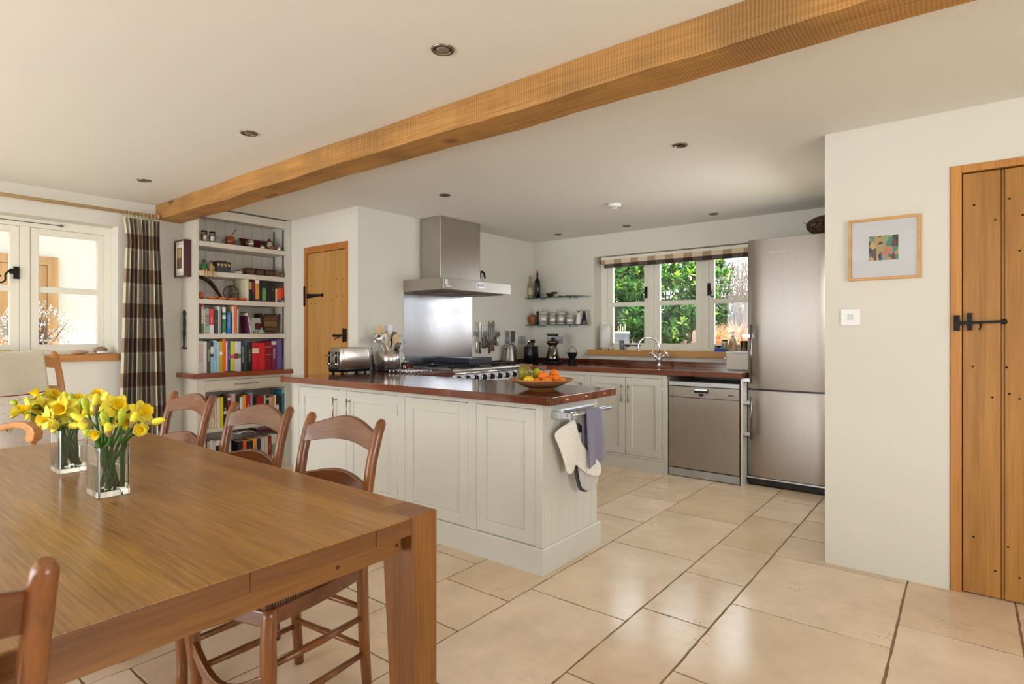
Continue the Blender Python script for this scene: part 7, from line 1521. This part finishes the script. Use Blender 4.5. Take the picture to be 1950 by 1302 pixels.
make('lid', M().box((-1.660, 5.125, WT + 0.150), (-1.415, 5.405, WT + 0.160)), WHITEP, bn, bevel=0.003)
ws = thing('charger_strip', 'row of small metal charms on the worktop by the hob corner', 'trivet', (-3.42, 4.42, WT)); m = M()
for k in range(9): m.cyl((-3.44, 4.395 + k * 0.024, WT + 0.0005), (-3.44, 4.395 + k * 0.024, WT + 0.018), 0.004, n=8)
m.tube([(-3.44, 4.39, WT + 0.016), (-3.44, 4.595, WT + 0.016)], 0.0025, 6); make('wire_grid', m, CHROME, ws)
solo('wooden_tray', M().prism([(-3.37, 4.60), (-3.36, 4.52), (-3.50, 4.40), (-3.60, 4.55), (-3.46, 4.72)], WT + 0.0005, WT + 0.014, 'XY'), mat('cork_board', (176, 116, 84), 0.7, var=0.15, vscale=50), 'thin reddish chopping board at the corner of the back worktop', 'board', bevel=0.002)

# sockets
def socket(name, label, M3, w, h, n, mt=None):
    t = thing(name, label, 'socket', tuple(M3.translation)); make('plate', M().xbox(M3, (w, 0.006, h)), mt or mat('steel_plate', (176, 180, 184), 0.3, 0.8), t, bevel=0.002)
    for k in range(n):
        cx_ = (k - (n - 1) / 2) * w / max(1, n) * 1.0
        make('rocker', M().xbox(M3 @ Matrix.Translation((cx_, -0.004, h * 0.25)), (0.012, 0.004, 0.016)), WHITEP, t); make('pin_holes', M().xbox(M3 @ Matrix.Translation((cx_, -0.0032, -h * 0.05)), (0.004, 0.001, 0.008)).xbox(M3 @ Matrix.Translation((cx_ - 0.011, -0.0032, -h * 0.25)), (0.007, 0.001, 0.004)).xbox(M3 @ Matrix.Translation((cx_ + 0.011, -0.0032, -h * 0.25)), (0.007, 0.001, 0.004)), BLACK, t)
    return t
RX_ = Matrix.Rotation(PI / 2, 4, 'Z')
s1 = socket('cooker_switch', 'tall steel cooker switch plate with red rocker on the wall above the kettle', Matrix.Translation((-3.966, 4.938, 1.192)) @ RX_, 0.086, 0.146, 0); make('red_rocker', M().box((-3.963, 4.925, 1.215), (-3.960, 4.951, 1.240)), mat('red_plastic', (190, 40, 36), 0.3), s1)
make('neon', M().box((-3.963, 4.930, 1.16), (-3.960, 4.946, 1.175)), WHITEP, s1)
s2 = thing('wall_thermostat', 'dark grey wall plate right of the cooker switch', 'switch', (-3.965, 5.04, 1.12)); make('plate', M().box((-3.969, 5.003, 1.125), (-3.957, 5.066, 1.262)), mat('dark_grey_plate', (84, 80, 76), 0.35), s2, bevel=0.002); make('screen', M().box((-3.9575, 5.01, 1.13), (-3.9565, 5.059, 1.137)), SATIN, s2)
socket('double_socket', 'steel double socket on the wall behind the coffee machines', Matrix.Translation((-3.966, 5.20, 1.160)) @ RX_, 0.146, 0.086, 2)
socket('double_socket', 'steel double socket on the back wall right of the grinder hopper', Matrix.Translation((-3.625, 5.426, 1.160)), 0.146, 0.086, 2)
plg = M(); plg.box((-3.70, 5.385, 1.13), (-3.655, 5.4225, 1.17)); solo('plug', plg, BLACK, 'black plug in the socket on the back wall', 'plug', bevel=0.004)

# magnetic knife rack
kr = thing('knife_rack', 'grey magnetic knife rack on the wall right of the cooker', 'knife rack', (-3.962, 4.6, 1.22)); make('magnet_bar', M().box((-3.969, 4.398, 1.205), (-3.952, 4.802, 1.252)), mat('grey_bar', (134, 132, 128), 0.35, 0.7), kr, bevel=0.003)
BLD = mat('knife_blade', (196, 196, 194), 0.18, 1.0); HBK = mat('knife_handle_black', (24, 22, 22), 0.35); HBR = mat('knife_handle_wood', (112, 66, 34), 0.4)
def knife(y, zt, zm, zb, w, hm, label, typ='knife'):
    t = thing('kitchen_' + typ if typ != 'knife' else 'kitchen_knife', label, typ, (-3.950, y, zb), 'utensils on the magnetic rack'); x0, x1 = -3.9515, -3.9495
    if typ == 'knife': make('blade', M().prism([(y - w / 2, zm), (y + w / 2, zm), (y + w / 2, zt - w), (y + w * 0.3, zt - w * 0.35), (y - w * 0.35, zt), (y - w / 2, zt - w * 1.2)], x0, x1, 'YZ'), BLD, t)
    elif typ == 'scissors':
        make('blade', M().prism([(y - 0.008, zm), (y + 0.008, zm), (y + 0.003, zt), (y - 0.002, zt)], x0, x1, 'YZ'), BLD, t)
    else: make('blade', M().tube([(x1, y, zm), (x1, y, zt)], 0.005, 8, up=(1, 0, 0), ry=0.0012 if False else 0.002), BLD, t)
    if typ == 'scissors':
        for s in (-1, 1): make('handle', M().tube([(x1 + 0.004, y + s * 0.016 + 0.014 * math.cos(a), (zm + zb) / 2 + 0.030 * math.sin(a)) for a in [2 * PI * q / 18 for q in range(18)]], 0.004, 8, closed=True), hm, t)
    else: make('handle', M().tube([(x1, y, zm + 0.005), (x1, y, zm - 0.02), (x1, y, (zm + zb) / 2), (x1, y + 0.002, zb + 0.01), (x1, y + 0.002, zb)], [0.007, 0.009, 0.008, 0.011, 0.007], 10, up=(1, 0, 0), ry=[0.005, 0.0065, 0.006, 0.007, 0.005]), hm, t)
    return t
for a in [(4.422, 1.355, 1.16, 1.03, 0.012, BLD, 'long steel sharpening rod at the left end of the rack', 'sharpener'), (4.470, 1.352, 1.14, 1.022, 0.022, HBK, 'long bladed knife with black handle hanging lowest on the left', 'knife'), (4.512, 1.325, 1.18, 1.078, 0.030, HBK, 'bright broad bladed knife left of centre', 'knife'),
          (4.553, 1.27, 1.20, 1.075, 0.016, HBK, 'small knife with black riveted handle beside the broad one', 'knife'), (4.590, 1.265, 1.16, 1.085, 0.018, HBK, 'short steel knife in the middle of the rack', 'knife'), (4.622, 1.368, 1.13, 1.020, 0.020, HBK, 'serrated bread knife with black handle', 'knife'),
          (4.655, 1.345, 1.15, 1.045, 0.024, HBR, 'knife with brown wooden handle right of the bread knife', 'knife'), (4.690, 1.375, 1.19, 1.045, 0.032, HBR, 'largest chef knife with dark wooden handle', 'knife'), (4.722, 1.27, 1.20, 1.105, 0.016, HBK, 'short black handled knife right of the chef knife', 'knife'), (4.760, 1.29, 1.20, 1.10, 0.010, BLD, 'thin steel fork at the right end of the rack', 'fork')]:
    knife(*a)

# ------------------------------------------------------------------ glass shelves and what stands on them
for i, (z, lb) in enumerate(((1.636, 'upper glass shelf in the back corner holding two bottles'), (1.332, 'lower glass shelf in the back corner holding the metal canisters'))):
    t = thing('glass_shelf', lb, 'shelf', (-3.55, 5.35, z), 'corner glass shelves'); make('glass_panel', M().box((-3.962, 5.262, z - 0.008), (-3.195, 5.418, z)), SHELFG, t); make('glass_edge', M().box((-3.962, 5.2605, z - 0.008), (-3.195, 5.2625, z)), GEDGE, t)
    for x in (-3.80, -3.37): make('bracket', M().box((x - 0.012, 5.33, z - 0.020), (x + 0.012, 5.4295, z - 0.0085)).cyl((x, 5.30, z - 0.013), (x, 5.42, z - 0.013), 0.006, n=10).cyl((x, 5.292, z - 0.018), (x, 5.312, z - 0.004), 0.010, n=12), SATIN, t)
z = 1.6365; YS = 5.335
b_ = thing('clear_bottle', 'clear glass bottle with a cork and pale label on the upper glass shelf', 'bottle', (-3.935, YS, z)); make('bottle_glass', M().lathe([(0.030, 0.001), (0.033, 0.006), (0.033, 0.13), (0.022, 0.165), (0.012, 0.185), (0.012, 0.225), (0.014, 0.232)], (-3.935, YS, z), 24), mat('pale_bottle_glass', (226, 214, 176), 0.05, trans=0.7), b_)
make('label', M().lathe([(0.0334, 0.04), (0.0334, 0.12)], (-3.935, YS, z), 24), mat('gold_label', (214, 200, 160), 0.6, var=0.4, vscale=120), b_); make('cork', M().cyl((-3.935, YS, z + 0.232), (-3.935, YS, z + 0.255), 0.012, n=12), mat('cork', (186, 146, 98), 0.8), b_); make('oil', M().lathe([(0.031, 0.006), (0.031, 0.035), (0.001, 0.035)], (-3.935, YS, z), 20), mat('yellow_oil', (210, 180, 60), 0.2), b_)
b_ = thing('oil_bottle', 'tall dark olive oil bottle with a pouring cork', 'bottle', (-3.842, YS, z)); make('bottle_glass', M().lathe([(0.030, 0.001), (0.033, 0.005), (0.033, 0.18), (0.026, 0.205), (0.012, 0.225), (0.011, 0.29), (0.001, 0.291)], (-3.842, YS, z), 24), mat('dark_bottle', (16, 18, 24), 0.12), b_)
make('cork', M().lathe([(0.011, 0.290), (0.014, 0.300), (0.014, 0.315), (0.008, 0.322), (0.001, 0.322)], (-3.842, YS, z), 12), mat('cork', (186, 146, 98), 0.8), b_); make('label', M().box((-3.858, YS - 0.0345, z + 0.07), (-3.826, YS - 0.028, z + 0.16)), mat('dark_label', (56, 60, 70), 0.6, var=0.5, vscale=90), b_)
DKW = mat('dark_mortar_wood', (60, 34, 22), 0.35, var=0.2)
b_ = thing('mortar', 'small dark wooden mortar with its pestle lying across on the upper glass shelf', 'mortar', (-3.66, YS, z)); make('bowl', M().lathe([(0.022, 0.001), (0.026, 0.006), (0.046, 0.032), (0.050, 0.050), (0.044, 0.050), (0.038, 0.034), (0.001, 0.016)], (-3.665, YS, z), 22), DKW, b_); make('pestle', M().tube([(-3.68, YS, z + 0.045), (-3.63, YS - 0.01, z + 0.056), (-3.57, YS - 0.015, z + 0.048)], [0.008, 0.006, 0.012], 10), DKW, b_)
for k, (x0, x1, lb) in enumerate(((-3.55, -3.44, 'flat brown wooden spoon lying on the upper glass shelf'), (-3.46, -3.32, 'second small wooden spoon at the right on the upper glass shelf'))):
    b_ = thing('scoop', lb, 'scoop', ((x0 + x1) / 2, YS, z)); make('handle', M().tube([(x0 + 0.03, YS + 0.02 * k, z + 0.008), (x1, YS + 0.01 - 0.02 * k, z + 0.006)], 0.0045, 8), mat('spoon_brown', (112, 72, 42), 0.4), b_); make('bowl', M().ell((x0 + 0.018, YS + 0.02 * k, z + 0.010), (0.026, 0.018, 0.009), 14), mat('spoon_brown', (112, 72, 42), 0.4), b_)
z = 1.3325
b_ = thing('wooden_jar', 'turned brown wooden jar at the left of the lower glass shelf', 'jar', (-3.925, YS, z)); m = M(); m.lathe([(0.028, 0.001), (0.032, 0.006), (0.052, 0.075), (0.050, 0.095), (0.028, 0.118), (0.001, 0.122)], (-3.908, YS, z), 10); make('jar_body', m, mat('turned_brown_wood', (142, 84, 46), 0.4, var=0.25, vscale=18), b_)
b_ = thing('pestle', 'black wooden pestle standing upright beside the brown wooden jar', 'pestle', (-3.835, YS, z)); make('shaft', M().lathe([(0.026, 0.001), (0.026, 0.010), (0.012, 0.022), (0.008, 0.05), (0.008, 0.105), (0.014, 0.118), (0.018, 0.135), (0.012, 0.152), (0.001, 0.156)], (-3.838, YS, z), 16), BLACK, b_)
CAN = mat('spun_aluminium', (206, 202, 194), 0.42, 0.65, var=0.06, vscale=3, stretch=(1, 1, 40), bump=0.05)
for xc, r, h, lb in ((-3.752, 0.055, 0.135, 'largest spun aluminium canister, first of the four'), (-3.622, 0.045, 0.120, 'second spun aluminium canister from the left'), (-3.515, 0.047, 0.128, 'third spun aluminium canister from the left'), (-3.400, 0.044, 0.092, 'shortest spun aluminium canister, last of the four')):
    b_ = thing('canister', lb, 'canister', (xc, YS, z), 'spun aluminium canisters'); make('can_body', M().lathe([(r, 0.001), (r, h - 0.012), (0.001, h - 0.011)], (xc, YS, z), 28), CAN, b_)
    make('lid', M().lathe([(r + 0.002, h - 0.014), (r + 0.002, h - 0.002), (r * 0.9, h + 0.010), (r * 0.35, h + 0.018), (0.006, h + 0.020), (0.006, h + 0.028), (0.012, h + 0.034), (0.011, h + 0.044), (0.001, h + 0.048)], (xc, YS, z), 28), CAN, b_); make('foot_ring', M().lathe([(r + 0.002, 0.0008), (r + 0.002, 0.008), (r, 0.010)], (xc, YS, z), 28), CAN, b_)
for xc, mt_, lb in ((-3.292, mat('white_mill', (232, 230, 226), 0.25), 'white salt mill with chrome top on the lower glass shelf'), (-3.222, mat('black_mill', (16, 16, 18), 0.2), 'black pepper mill with chrome top at the end of the lower glass shelf')):
    b_ = thing('spice_mill', lb, 'mill', (xc, YS, z), 'salt and pepper mills'); make('mill_body', M().lathe([(0.032, 0.001), (0.033, 0.005), (0.026, 0.055), (0.018, 0.10), (0.015, 0.125), (0.001, 0.126)], (xc, YS, z), 24), mt_, b_); make('mill_top', M().lathe([(0.015, 0.126), (0.017, 0.136), (0.026, 0.152), (0.025, 0.160), (0.012, 0.156), (0.001, 0.155)], (xc, YS, z), 24), CHROME, b_)

# ------------------------------------------------------------------ sink window sill
z = 1.0625
b_ = thing('paper_towel_holder', 'white kitchen roll on an upright steel holder at the left of the sink sill', 'kitchen roll', (-3.055, 5.49, z)); make('base', M().lathe([(0.078, 0.0005), (0.080, 0.006), (0.074, 0.016), (0.001, 0.018)], (-3.055, 5.485, z), 28), STEELH, b_)
make('paper_roll', M().lathe([(0.054, 0.020), (0.054, 0.248), (0.018, 0.248), (0.018, 0.020)], (-3.055, 5.485, z), 32), mat('kitchen_paper', (238, 236, 230), 0.95, bump=0.3, bscale=90), b_); make('loop_rod', M().cyl((-3.055, 5.485, z + 0.018), (-3.055, 5.485, z + 0.262), 0.004, n=10).tube([(-3.055 + 0.014 * math.cos(a), 5.485, z + 0.283 + 0.020 * math.sin(a)) for a in [2 * PI * q / 18 for q in range(18)]], 0.003, 8, closed=True), CHROME, b_)
solo('tumbler', M().lathe([(0.026, 0.001), (0.031, 0.095), (0.029, 0.095), (0.024, 0.008), (0.001, 0.006)], (-2.862, 5.505, z), 20), mat('grey_glass', (196, 204, 220), 0.05, trans=0.75), 'small grey glass tumbler on the sill beside the kitchen roll', 'tumbler')
b_ = thing('soap_bottle', 'clear pump bottle of yellow hand soap with an orange oval label', 'bottle', (-1.705, 5.48, z)); make('bottle_body', M().lathe([(0.036, 0.001), (0.040, 0.008), (0.039, 0.06), (0.030, 0.11), (0.014, 0.125), (0.013, 0.132), (0.001, 0.133)], (-1.705, 5.48, z), 24, sy=0.7), mat('clear_soap_bottle', (236, 228, 200), 0.08, trans=0.5), b_)
make('soap', M().lathe([(0.0365, 0.004), (0.0375, 0.05), (0.001, 0.051)], (-1.705, 5.48, z), 20, sy=0.66), mat('yellow_soap', (236, 196, 70), 0.2), b_); make('pump', M().cyl((-1.705, 5.48, z + 0.132), (-1.705, 5.48, z + 0.150), 0.013, n=14).cyl((-1.705, 5.48, z + 0.150), (-1.705, 5.48, z + 0.172), 0.005, n=10).tube([(-1.69, 5.48, z + 0.176), (-1.705, 5.48, z + 0.178), (-1.735, 5.475, z + 0.172)], [0.008, 0.009, 0.004], 8), WHITEP, b_); make('label', M().ell((-1.715, 5.454, z + 0.060), (0.019, 0.003, 0.034), 20), mat('orange_brown_label', (190, 120, 52), 0.5, var=0.4, vscale=60), b_)
b_ = thing('glass_jar', 'small glass jar with a dark lid on the sill left of the soap bottle', 'jar', (-1.79, 5.51, z)); make('jar_body', M().lathe([(0.026, 0.001), (0.028, 0.006), (0.028, 0.085), (0.024, 0.095), (0.001, 0.096)], (-1.79, 5.515, z), 20), mat('pale_green_glass', (206, 206, 180), 0.08, trans=0.6), b_); make('lid', M().lathe([(0.029, 0.096), (0.029, 0.110), (0.001, 0.112)], (-1.79, 5.515, z), 20), mat('dark_green_lid', (60, 66, 50), 0.4), b_)
solo('scourer', M().box((-1.86, 5.425, z), (-1.77, 5.475, z + 0.028)), mat('blue_sponge', (64, 96, 206), 0.9, var=0.2, vscale=60, bump=0.8, bscale=90), 'blue sponge on the sill in front of the small jar', 'sponge', bevel=0.006)
solo('drinking_glass', M().lathe([(0.028, 0.001), (0.034, 0.10), (0.032, 0.10), (0.026, 0.008), (0.001, 0.006)], (-1.61, 5.50, z), 20), GLASS, 'clear drinking glass on the sill right of the soap bottle', 'glass')

# left window sill
z = 1.0705
PEB = mat('beach_pebble', (186, 152, 118), 0.6, var=0.25, vscale=25, bump=0.3, bscale=80)
solo('pebble', M().ell((-5.31, 1.405, z + 0.016), (0.028, 0.055, 0.016), 18), PEB, 'flat tan pebble at the left of the three on the window sill', 'pebble', 'pebbles on the window sill')
solo('pebble', M().ell((-5.33, 1.545, z + 0.028), (0.032, 0.048, 0.028), 18), mat('brown_pebble', (150, 120, 98), 0.6, var=0.3, vscale=30, bump=0.4, bscale=80), 'rough brown pebble behind the white one on the window sill', 'pebble', 'pebbles on the window sill')
solo('pebble', M().ell((-5.268, 1.545, z + 0.012), (0.022, 0.046, 0.012), 18), mat('white_pebble', (228, 224, 216), 0.5, var=0.06), 'smooth white pebble at the sill edge beside the curtain', 'pebble', 'pebbles on the window sill')
t = thing('platter', 'grey wooden platter with a folded yellow cloth on the window sill', 'platter', (-5.30, 0.95, z)); m = M(); m.tube([(-5.32, 0.72, z + 0.014), (-5.315, 0.9, z + 0.012), (-5.31, 1.06, z + 0.016), (-5.30, 1.13, z + 0.028)], [0.05, 0.075, 0.06, 0.02], 14, up=(0, 0, 1), ry=[0.006, 0.010, 0.008, 0.005]); make('board', m, mat('grey_wood', (112, 100, 86), 0.6, var=0.2, vscale=20), t)
m = M(); m.tube([(-5.32, 0.70, z + 0.034), (-5.32, 0.85, z + 0.038), (-5.32, 1.0, z + 0.032)], [0.04, 0.055, 0.03], 12, up=(0, 0, 1), ry=[0.010, 0.012, 0.008]); make('cloth', m, mat('yellow_cloth', (226, 220, 130), 0.9, var=0.1, vscale=30, bump=0.4, bscale=60), t)
# ------------------------------------------------------------------ garden beyond the sink window
SOIL = mat('garden_soil', (104, 76, 56), 0.95, var=0.5, vscale=14, bump=0.8, bscale=30)
def bank(u, v):
    x = -9 + 14 * u; y = 5.9 + 8 * v
    z = 0.55 + 0.42 * min(1, v * 3.2) + 0.75 * max(0, v - 0.30) + 0.03 * math.sin(x * 5 + y * 3) + 0.02 * math.sin(x * 13)
    return (x, y, z)
gb = solo('garden_bank', M().grid(bank, 80, 40), SOIL, 'sloping brown garden bank outside the sink window', 'ground')
gb['kind'] = 'stuff'
solo('bounce_strip', M().box((-8, 5.84, 0.40), (3, 7.0, 0.60)), mat('bounce_surface', (222, 214, 196), 0.9, var=0.1, vscale=40, bump=0.5, bscale=60), 'unseen pale strip added outside the back wall to bounce light indoors', 'reflector')  # added out of view: pale ground bouncing daylight up to the kitchen ceiling
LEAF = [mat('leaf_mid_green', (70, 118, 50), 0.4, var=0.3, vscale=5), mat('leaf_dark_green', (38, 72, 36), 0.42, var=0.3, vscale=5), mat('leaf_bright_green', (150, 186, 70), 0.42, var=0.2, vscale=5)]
def leaf_shape(m, p, d, up_, ln, w, mi):
    d = d.normalized(); s_ = d.cross(up_)
    if s_.length < 1e-3: s_ = Vector((1, 0, 0))
    s_.normalize(); n_ = s_.cross(d)
    q = [p, p + d * ln * 0.3 + s_ * w * 0.8 + n_ * w * 0.25, p + d * ln * 0.7 + s_ * w * 0.75 + n_ * w * 0.2, p + d * ln - n_ * w * 0.3, p + d * ln * 0.7 - s_ * w * 0.75 + n_ * w * 0.2, p + d * ln * 0.3 - s_ * w * 0.8 + n_ * w * 0.25, p + d * ln * 0.5 - n_ * 0.003]
    m.add(q, [(0, 1, 6), (1, 2, 6), (2, 3, 6), (3, 4, 6), (4, 5, 6), (5, 0, 6)], mi, True)
def shrub(label, c, r, n, seed, ln=0.10, w=0.018, bright=0.2, name='laurel_shrub'):
    rs = random.Random(seed); c = Vector(c); t = thing(name, label, 'shrub', (c.x, c.y, c.z - r[2]), 'evergreen shrubs outside the sink window'); m = M(); st = M()
    for i in range(n):
        dr = Vector((rs.gauss(0, 1), rs.gauss(0, 1), rs.gauss(0, 1))).normalized(); dr.y = -abs(dr.y) if rs.random() < 0.8 else dr.y; k = rs.uniform(0.5, 1.0) ** 0.5
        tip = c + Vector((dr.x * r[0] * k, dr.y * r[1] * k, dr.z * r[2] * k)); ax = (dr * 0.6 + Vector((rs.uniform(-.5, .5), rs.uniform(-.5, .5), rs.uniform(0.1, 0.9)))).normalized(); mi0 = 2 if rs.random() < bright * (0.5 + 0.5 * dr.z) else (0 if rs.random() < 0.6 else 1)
        if i % 5 == 0: st.tube([tip - ax * 0.25, tip], [0.004, 0.002], 4)
        for q in range(8):
            a = 2.4 * q + rs.uniform(0, 1); base = tip - ax * 0.012 * (8 - q); u_ = ax.cross(Vector((0.3, 0.2, 0.9))).normalized(); v_ = ax.cross(u_); d = (u_ * math.cos(a) + v_ * math.sin(a)) * (1.0 - q * 0.07) + ax * (0.35 + q * 0.12)
            leaf_shape(m, base, d, ax, ln * rs.uniform(0.7, 1.15) * (1 - q * 0.04), w * rs.uniform(0.8, 1.15), mi0 if rs.random() < 0.8 else 0)
    make('foliage', m, LEAF, t); make('stems', st, mat('twig_brown', (84, 62, 44), 0.8), t)
    m = M()
    for k in range(5): m.tube([(c.x + (k - 2) * r[0] * 0.25, c.y + 0.1, c.z - r[2] - 0.25), (c.x + (k - 2) * r[0] * 0.35, c.y, c.z - r[2] * 0.4), (c.x + (k - 2) * r[0] * 0.5, c.y, c.z + r[2] * 0.3)], [0.02, 0.015, 0.006], 6)
    make('trunk', m, mat('twig_brown', (84, 62, 44), 0.8), t); return t
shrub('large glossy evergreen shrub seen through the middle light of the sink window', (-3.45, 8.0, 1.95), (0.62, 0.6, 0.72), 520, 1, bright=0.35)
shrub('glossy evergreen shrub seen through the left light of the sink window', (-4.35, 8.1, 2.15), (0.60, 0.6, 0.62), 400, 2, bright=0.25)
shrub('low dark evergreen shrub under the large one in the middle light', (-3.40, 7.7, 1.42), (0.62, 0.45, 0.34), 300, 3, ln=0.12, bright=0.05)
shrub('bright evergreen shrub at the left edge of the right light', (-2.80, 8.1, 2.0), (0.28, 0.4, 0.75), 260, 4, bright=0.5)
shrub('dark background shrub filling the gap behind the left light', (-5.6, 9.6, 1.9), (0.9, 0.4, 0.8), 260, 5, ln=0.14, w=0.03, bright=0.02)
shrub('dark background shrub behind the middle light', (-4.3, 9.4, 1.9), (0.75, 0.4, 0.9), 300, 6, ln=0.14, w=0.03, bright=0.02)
# low ground cover, fallen leaves: nobody could count these
rs = random.Random(9); m = M()
for i in range(1500):
    x = rs.uniform(-6, -1.2); y = rs.uniform(6.6, 7.7); v = (y - 5.9) / 8; z = 0.55 + 0.42 * min(1, v * 3.2) + 0.75 * max(0, v - 0.30) + rs.uniform(0.0, 0.09)
    leaf_shape(m, Vector((x, y, z)), Vector((rs.gauss(0, 1), rs.gauss(0, 1), rs.uniform(0.1, 1.2))), Vector((0, 0, 1)), rs.uniform(0.03, 0.08), 0.012, rs.choice((0, 0, 2, 3)))
gc = solo('ground_cover', m, LEAF + [mat('pale_variegated_leaf', (206, 214, 160), 0.5)], 'low variegated ground cover along the foot of the bank', 'ground cover', None); gc['kind'] = 'stuff'
m = M()
for i in range(1300):
    x = rs.uniform(-6, -1.2); y = rs.uniform(6.9, 8.4); v = (y - 5.9) / 8; z = 0.56 + 0.42 * min(1, v * 3.2) + 0.75 * max(0, v - 0.30) + rs.uniform(0.01, 0.04)
    leaf_shape(m, Vector((x, y, z)), Vector((rs.gauss(0, 1), rs.gauss(0, 1), rs.uniform(-0.1, 0.3))), Vector((0, 0, 1)), rs.uniform(0.04, 0.08), 0.018, rs.choice((0, 1)))
fl_ = solo('fallen_leaves', m, [mat('dead_leaf', (150, 98, 64), 0.8), mat('pale_dead_leaf', (196, 160, 126), 0.8)], 'brown fallen leaves scattered on the bank below the shrubs', 'fallen leaves'); fl_['kind'] = 'stuff'
def tuft(label, c, n, ln, seed, cols):
    rs = random.Random(seed); c = Vector(c); m = M()
    for i in range(n):
        a = rs.uniform(0, 2 * PI); el = rs.uniform(0.15, 1.2); d = Vector((math.cos(a) * math.cos(el), math.sin(a) * math.cos(el), math.sin(el))); L_ = ln * rs.uniform(0.6, 1.1); b0 = c + Vector((rs.uniform(-.06, .06), rs.uniform(-.06, .06), 0))
        m.tube([b0, b0 + d * L_ * 0.5, b0 + d * L_ * 0.9 - Vector((0, 0, L_ * 0.22 * math.cos(el)))], [0.004, 0.0035, 0.001], 3, rs.randrange(len(cols)))
    solo('grass_tuft', m, [mat(*q) for q in cols], label, 'ornamental grass', 'ornamental grass tufts')
tuft('bronze ornamental grass tuft low in the right light of the sink window', (-2.20, 7.35, 1.08), 300, 0.42, 1, [('bronze_grass', (196, 120, 70), 0.7), ('straw_grass', (222, 176, 130), 0.7)])
tuft('orange ornamental grass tuft behind the soap bottle', (-2.03, 6.85, 1.02), 180, 0.26, 2, [('orange_grass', (210, 116, 50), 0.7), ('straw_grass', (222, 176, 130), 0.7)])
tuft('pale dry grass tuft right of the bright shrub', (-2.55, 7.45, 1.12), 180, 0.34, 3, [('straw_grass', (222, 176, 130), 0.7), ('bronze_grass', (196, 120, 70), 0.7)])
# bare twiggy bush at the right
rs = random.Random(12); m = M()
for i in range(260):
    b0 = Vector((-2.9 + rs.uniform(-0.3, 0.4), 9.6 + rs.uniform(-.3, .3), 1.1)); p = b0; d = Vector((rs.uniform(-.45, .45), rs.uniform(-.2, .2), 1)).normalized(); P_ = [p]
    for k in range(6): d = (d + Vector((rs.uniform(-.35, .35), rs.uniform(-.2, .2), rs.uniform(-.15, .15)))).normalized(); p = p + d * 0.30; P_.append(p)
    m.tube(P_, [0.010, 0.008, 0.006, 0.005, 0.004, 0.003, 0.002], 3)
solo('bare_bush', m, mat('grey_twig', (150, 138, 126), 0.8), 'bare grey twiggy bush against the white sky in the right light', 'bush')
t = thing('reflection_pot', 'pale grey planter shape standing in for a reflection in the left light', 'planter', (-3.62, 7.0, 0.9)); m = M(); m.lathe([(0.075, 0.0), (0.085, 0.02), (0.105, 0.30), (0.112, 0.30), (0.112, 0.33), (0.095, 0.33), (0.09, 0.28), (0.001, 0.27)], (-3.62, 6.95, 0.93), 28); make('pot_body', m, mat('lead_grey', (160, 168, 184), 0.5, var=0.1), t)  # pot shape stands in for a reflection seen in the glass
m = M()
for k in range(4): m.tube([(-3.66 + k * 0.03, 6.95, 1.2), (-3.67 + k * 0.035, 6.95, 1.33 + 0.03 * (k % 2))], 0.004, 6)
make('plant_canes', m, mat('cane', (190, 176, 130), 0.7), t)

# ------------------------------------------------------------------ beyond the curtained window: a pale porch wall with an oak door
solo('porch_floor', M().box((-9.2, -3.5, -0.10), (-5.6, 4.5, -0.02)), mat('porch_paving', (214, 204, 188), 0.8, var=0.1, bump=0.2), 'pale paving outside the curtained window', 'paving')
solo('porch_shade_slab', M().box((-9.2, -3.5, 3.2), (-6.5, 4.5, 3.3)), mat('porch_render', (196, 193, 180), 0.9, var=0.02, bump=0.1), 'unseen slab added over the porch to dim its wall and door', 'light_blocker')  # added out of view to keep sky light off the porch wall and door
pw = solo('porch_wall', M().box((-8.7, -3.5, -0.02), (-8.4, 4.5, 3.2)), mat('porch_render', (196, 193, 180), 0.9, var=0.02, bump=0.1), 'pale rendered wall facing the curtained window', 'wall')
t = thing('porch_door', 'oak boarded door in the pale wall beyond the curtained window', 'door', (-8.38, 1.35, 0)); OD = wood('porch_oak', (146, 108, 62), (176, 136, 86), 'Z', 0.5)
m = M(); m.box((-8.399, 0.62, 0.0), (-8.34, 0.72, 2.12)).box((-8.399, 1.90, 0.0), (-8.34, 2.0, 2.12)).box((-8.399, 0.72, 2.02), (-8.34, 1.90, 2.12)); make('door_frame', m, OD, t, bevel=0.003)
m = M()
for k in range(7): m.box((-8.399, 0.72 + k * 0.1686 + 0.002, 0.01), (-8.36, 0.72 + (k + 1) * 0.1686 - 0.002, 2.018))
make('door_leaf', m, OD, t, bevel=0.003)

shrub('pale blossoming shrub low outside the curtained window', (-7.1, 1.55, 1.28), (0.28, 0.34, 0.30), 320, 21, ln=0.03, w=0.009, bright=0.9, name='blossom_shrub')
bs = [o for o in bpy.data.objects if o.name == 'blossom_shrub'][0]; bs['group'] = 'shrub outside the curtained window'
for ch_ in bs.children:
    if ch_.name.startswith('foliage'): ch_.data.materials.clear(); [ch_.data.materials.append(x) for x in (mat('white_blossom', (190, 188, 186), 0.7), mat('grey_blossom_twig', (170, 166, 160), 0.8), mat('white_blossom', (190, 188, 186), 0.7))]
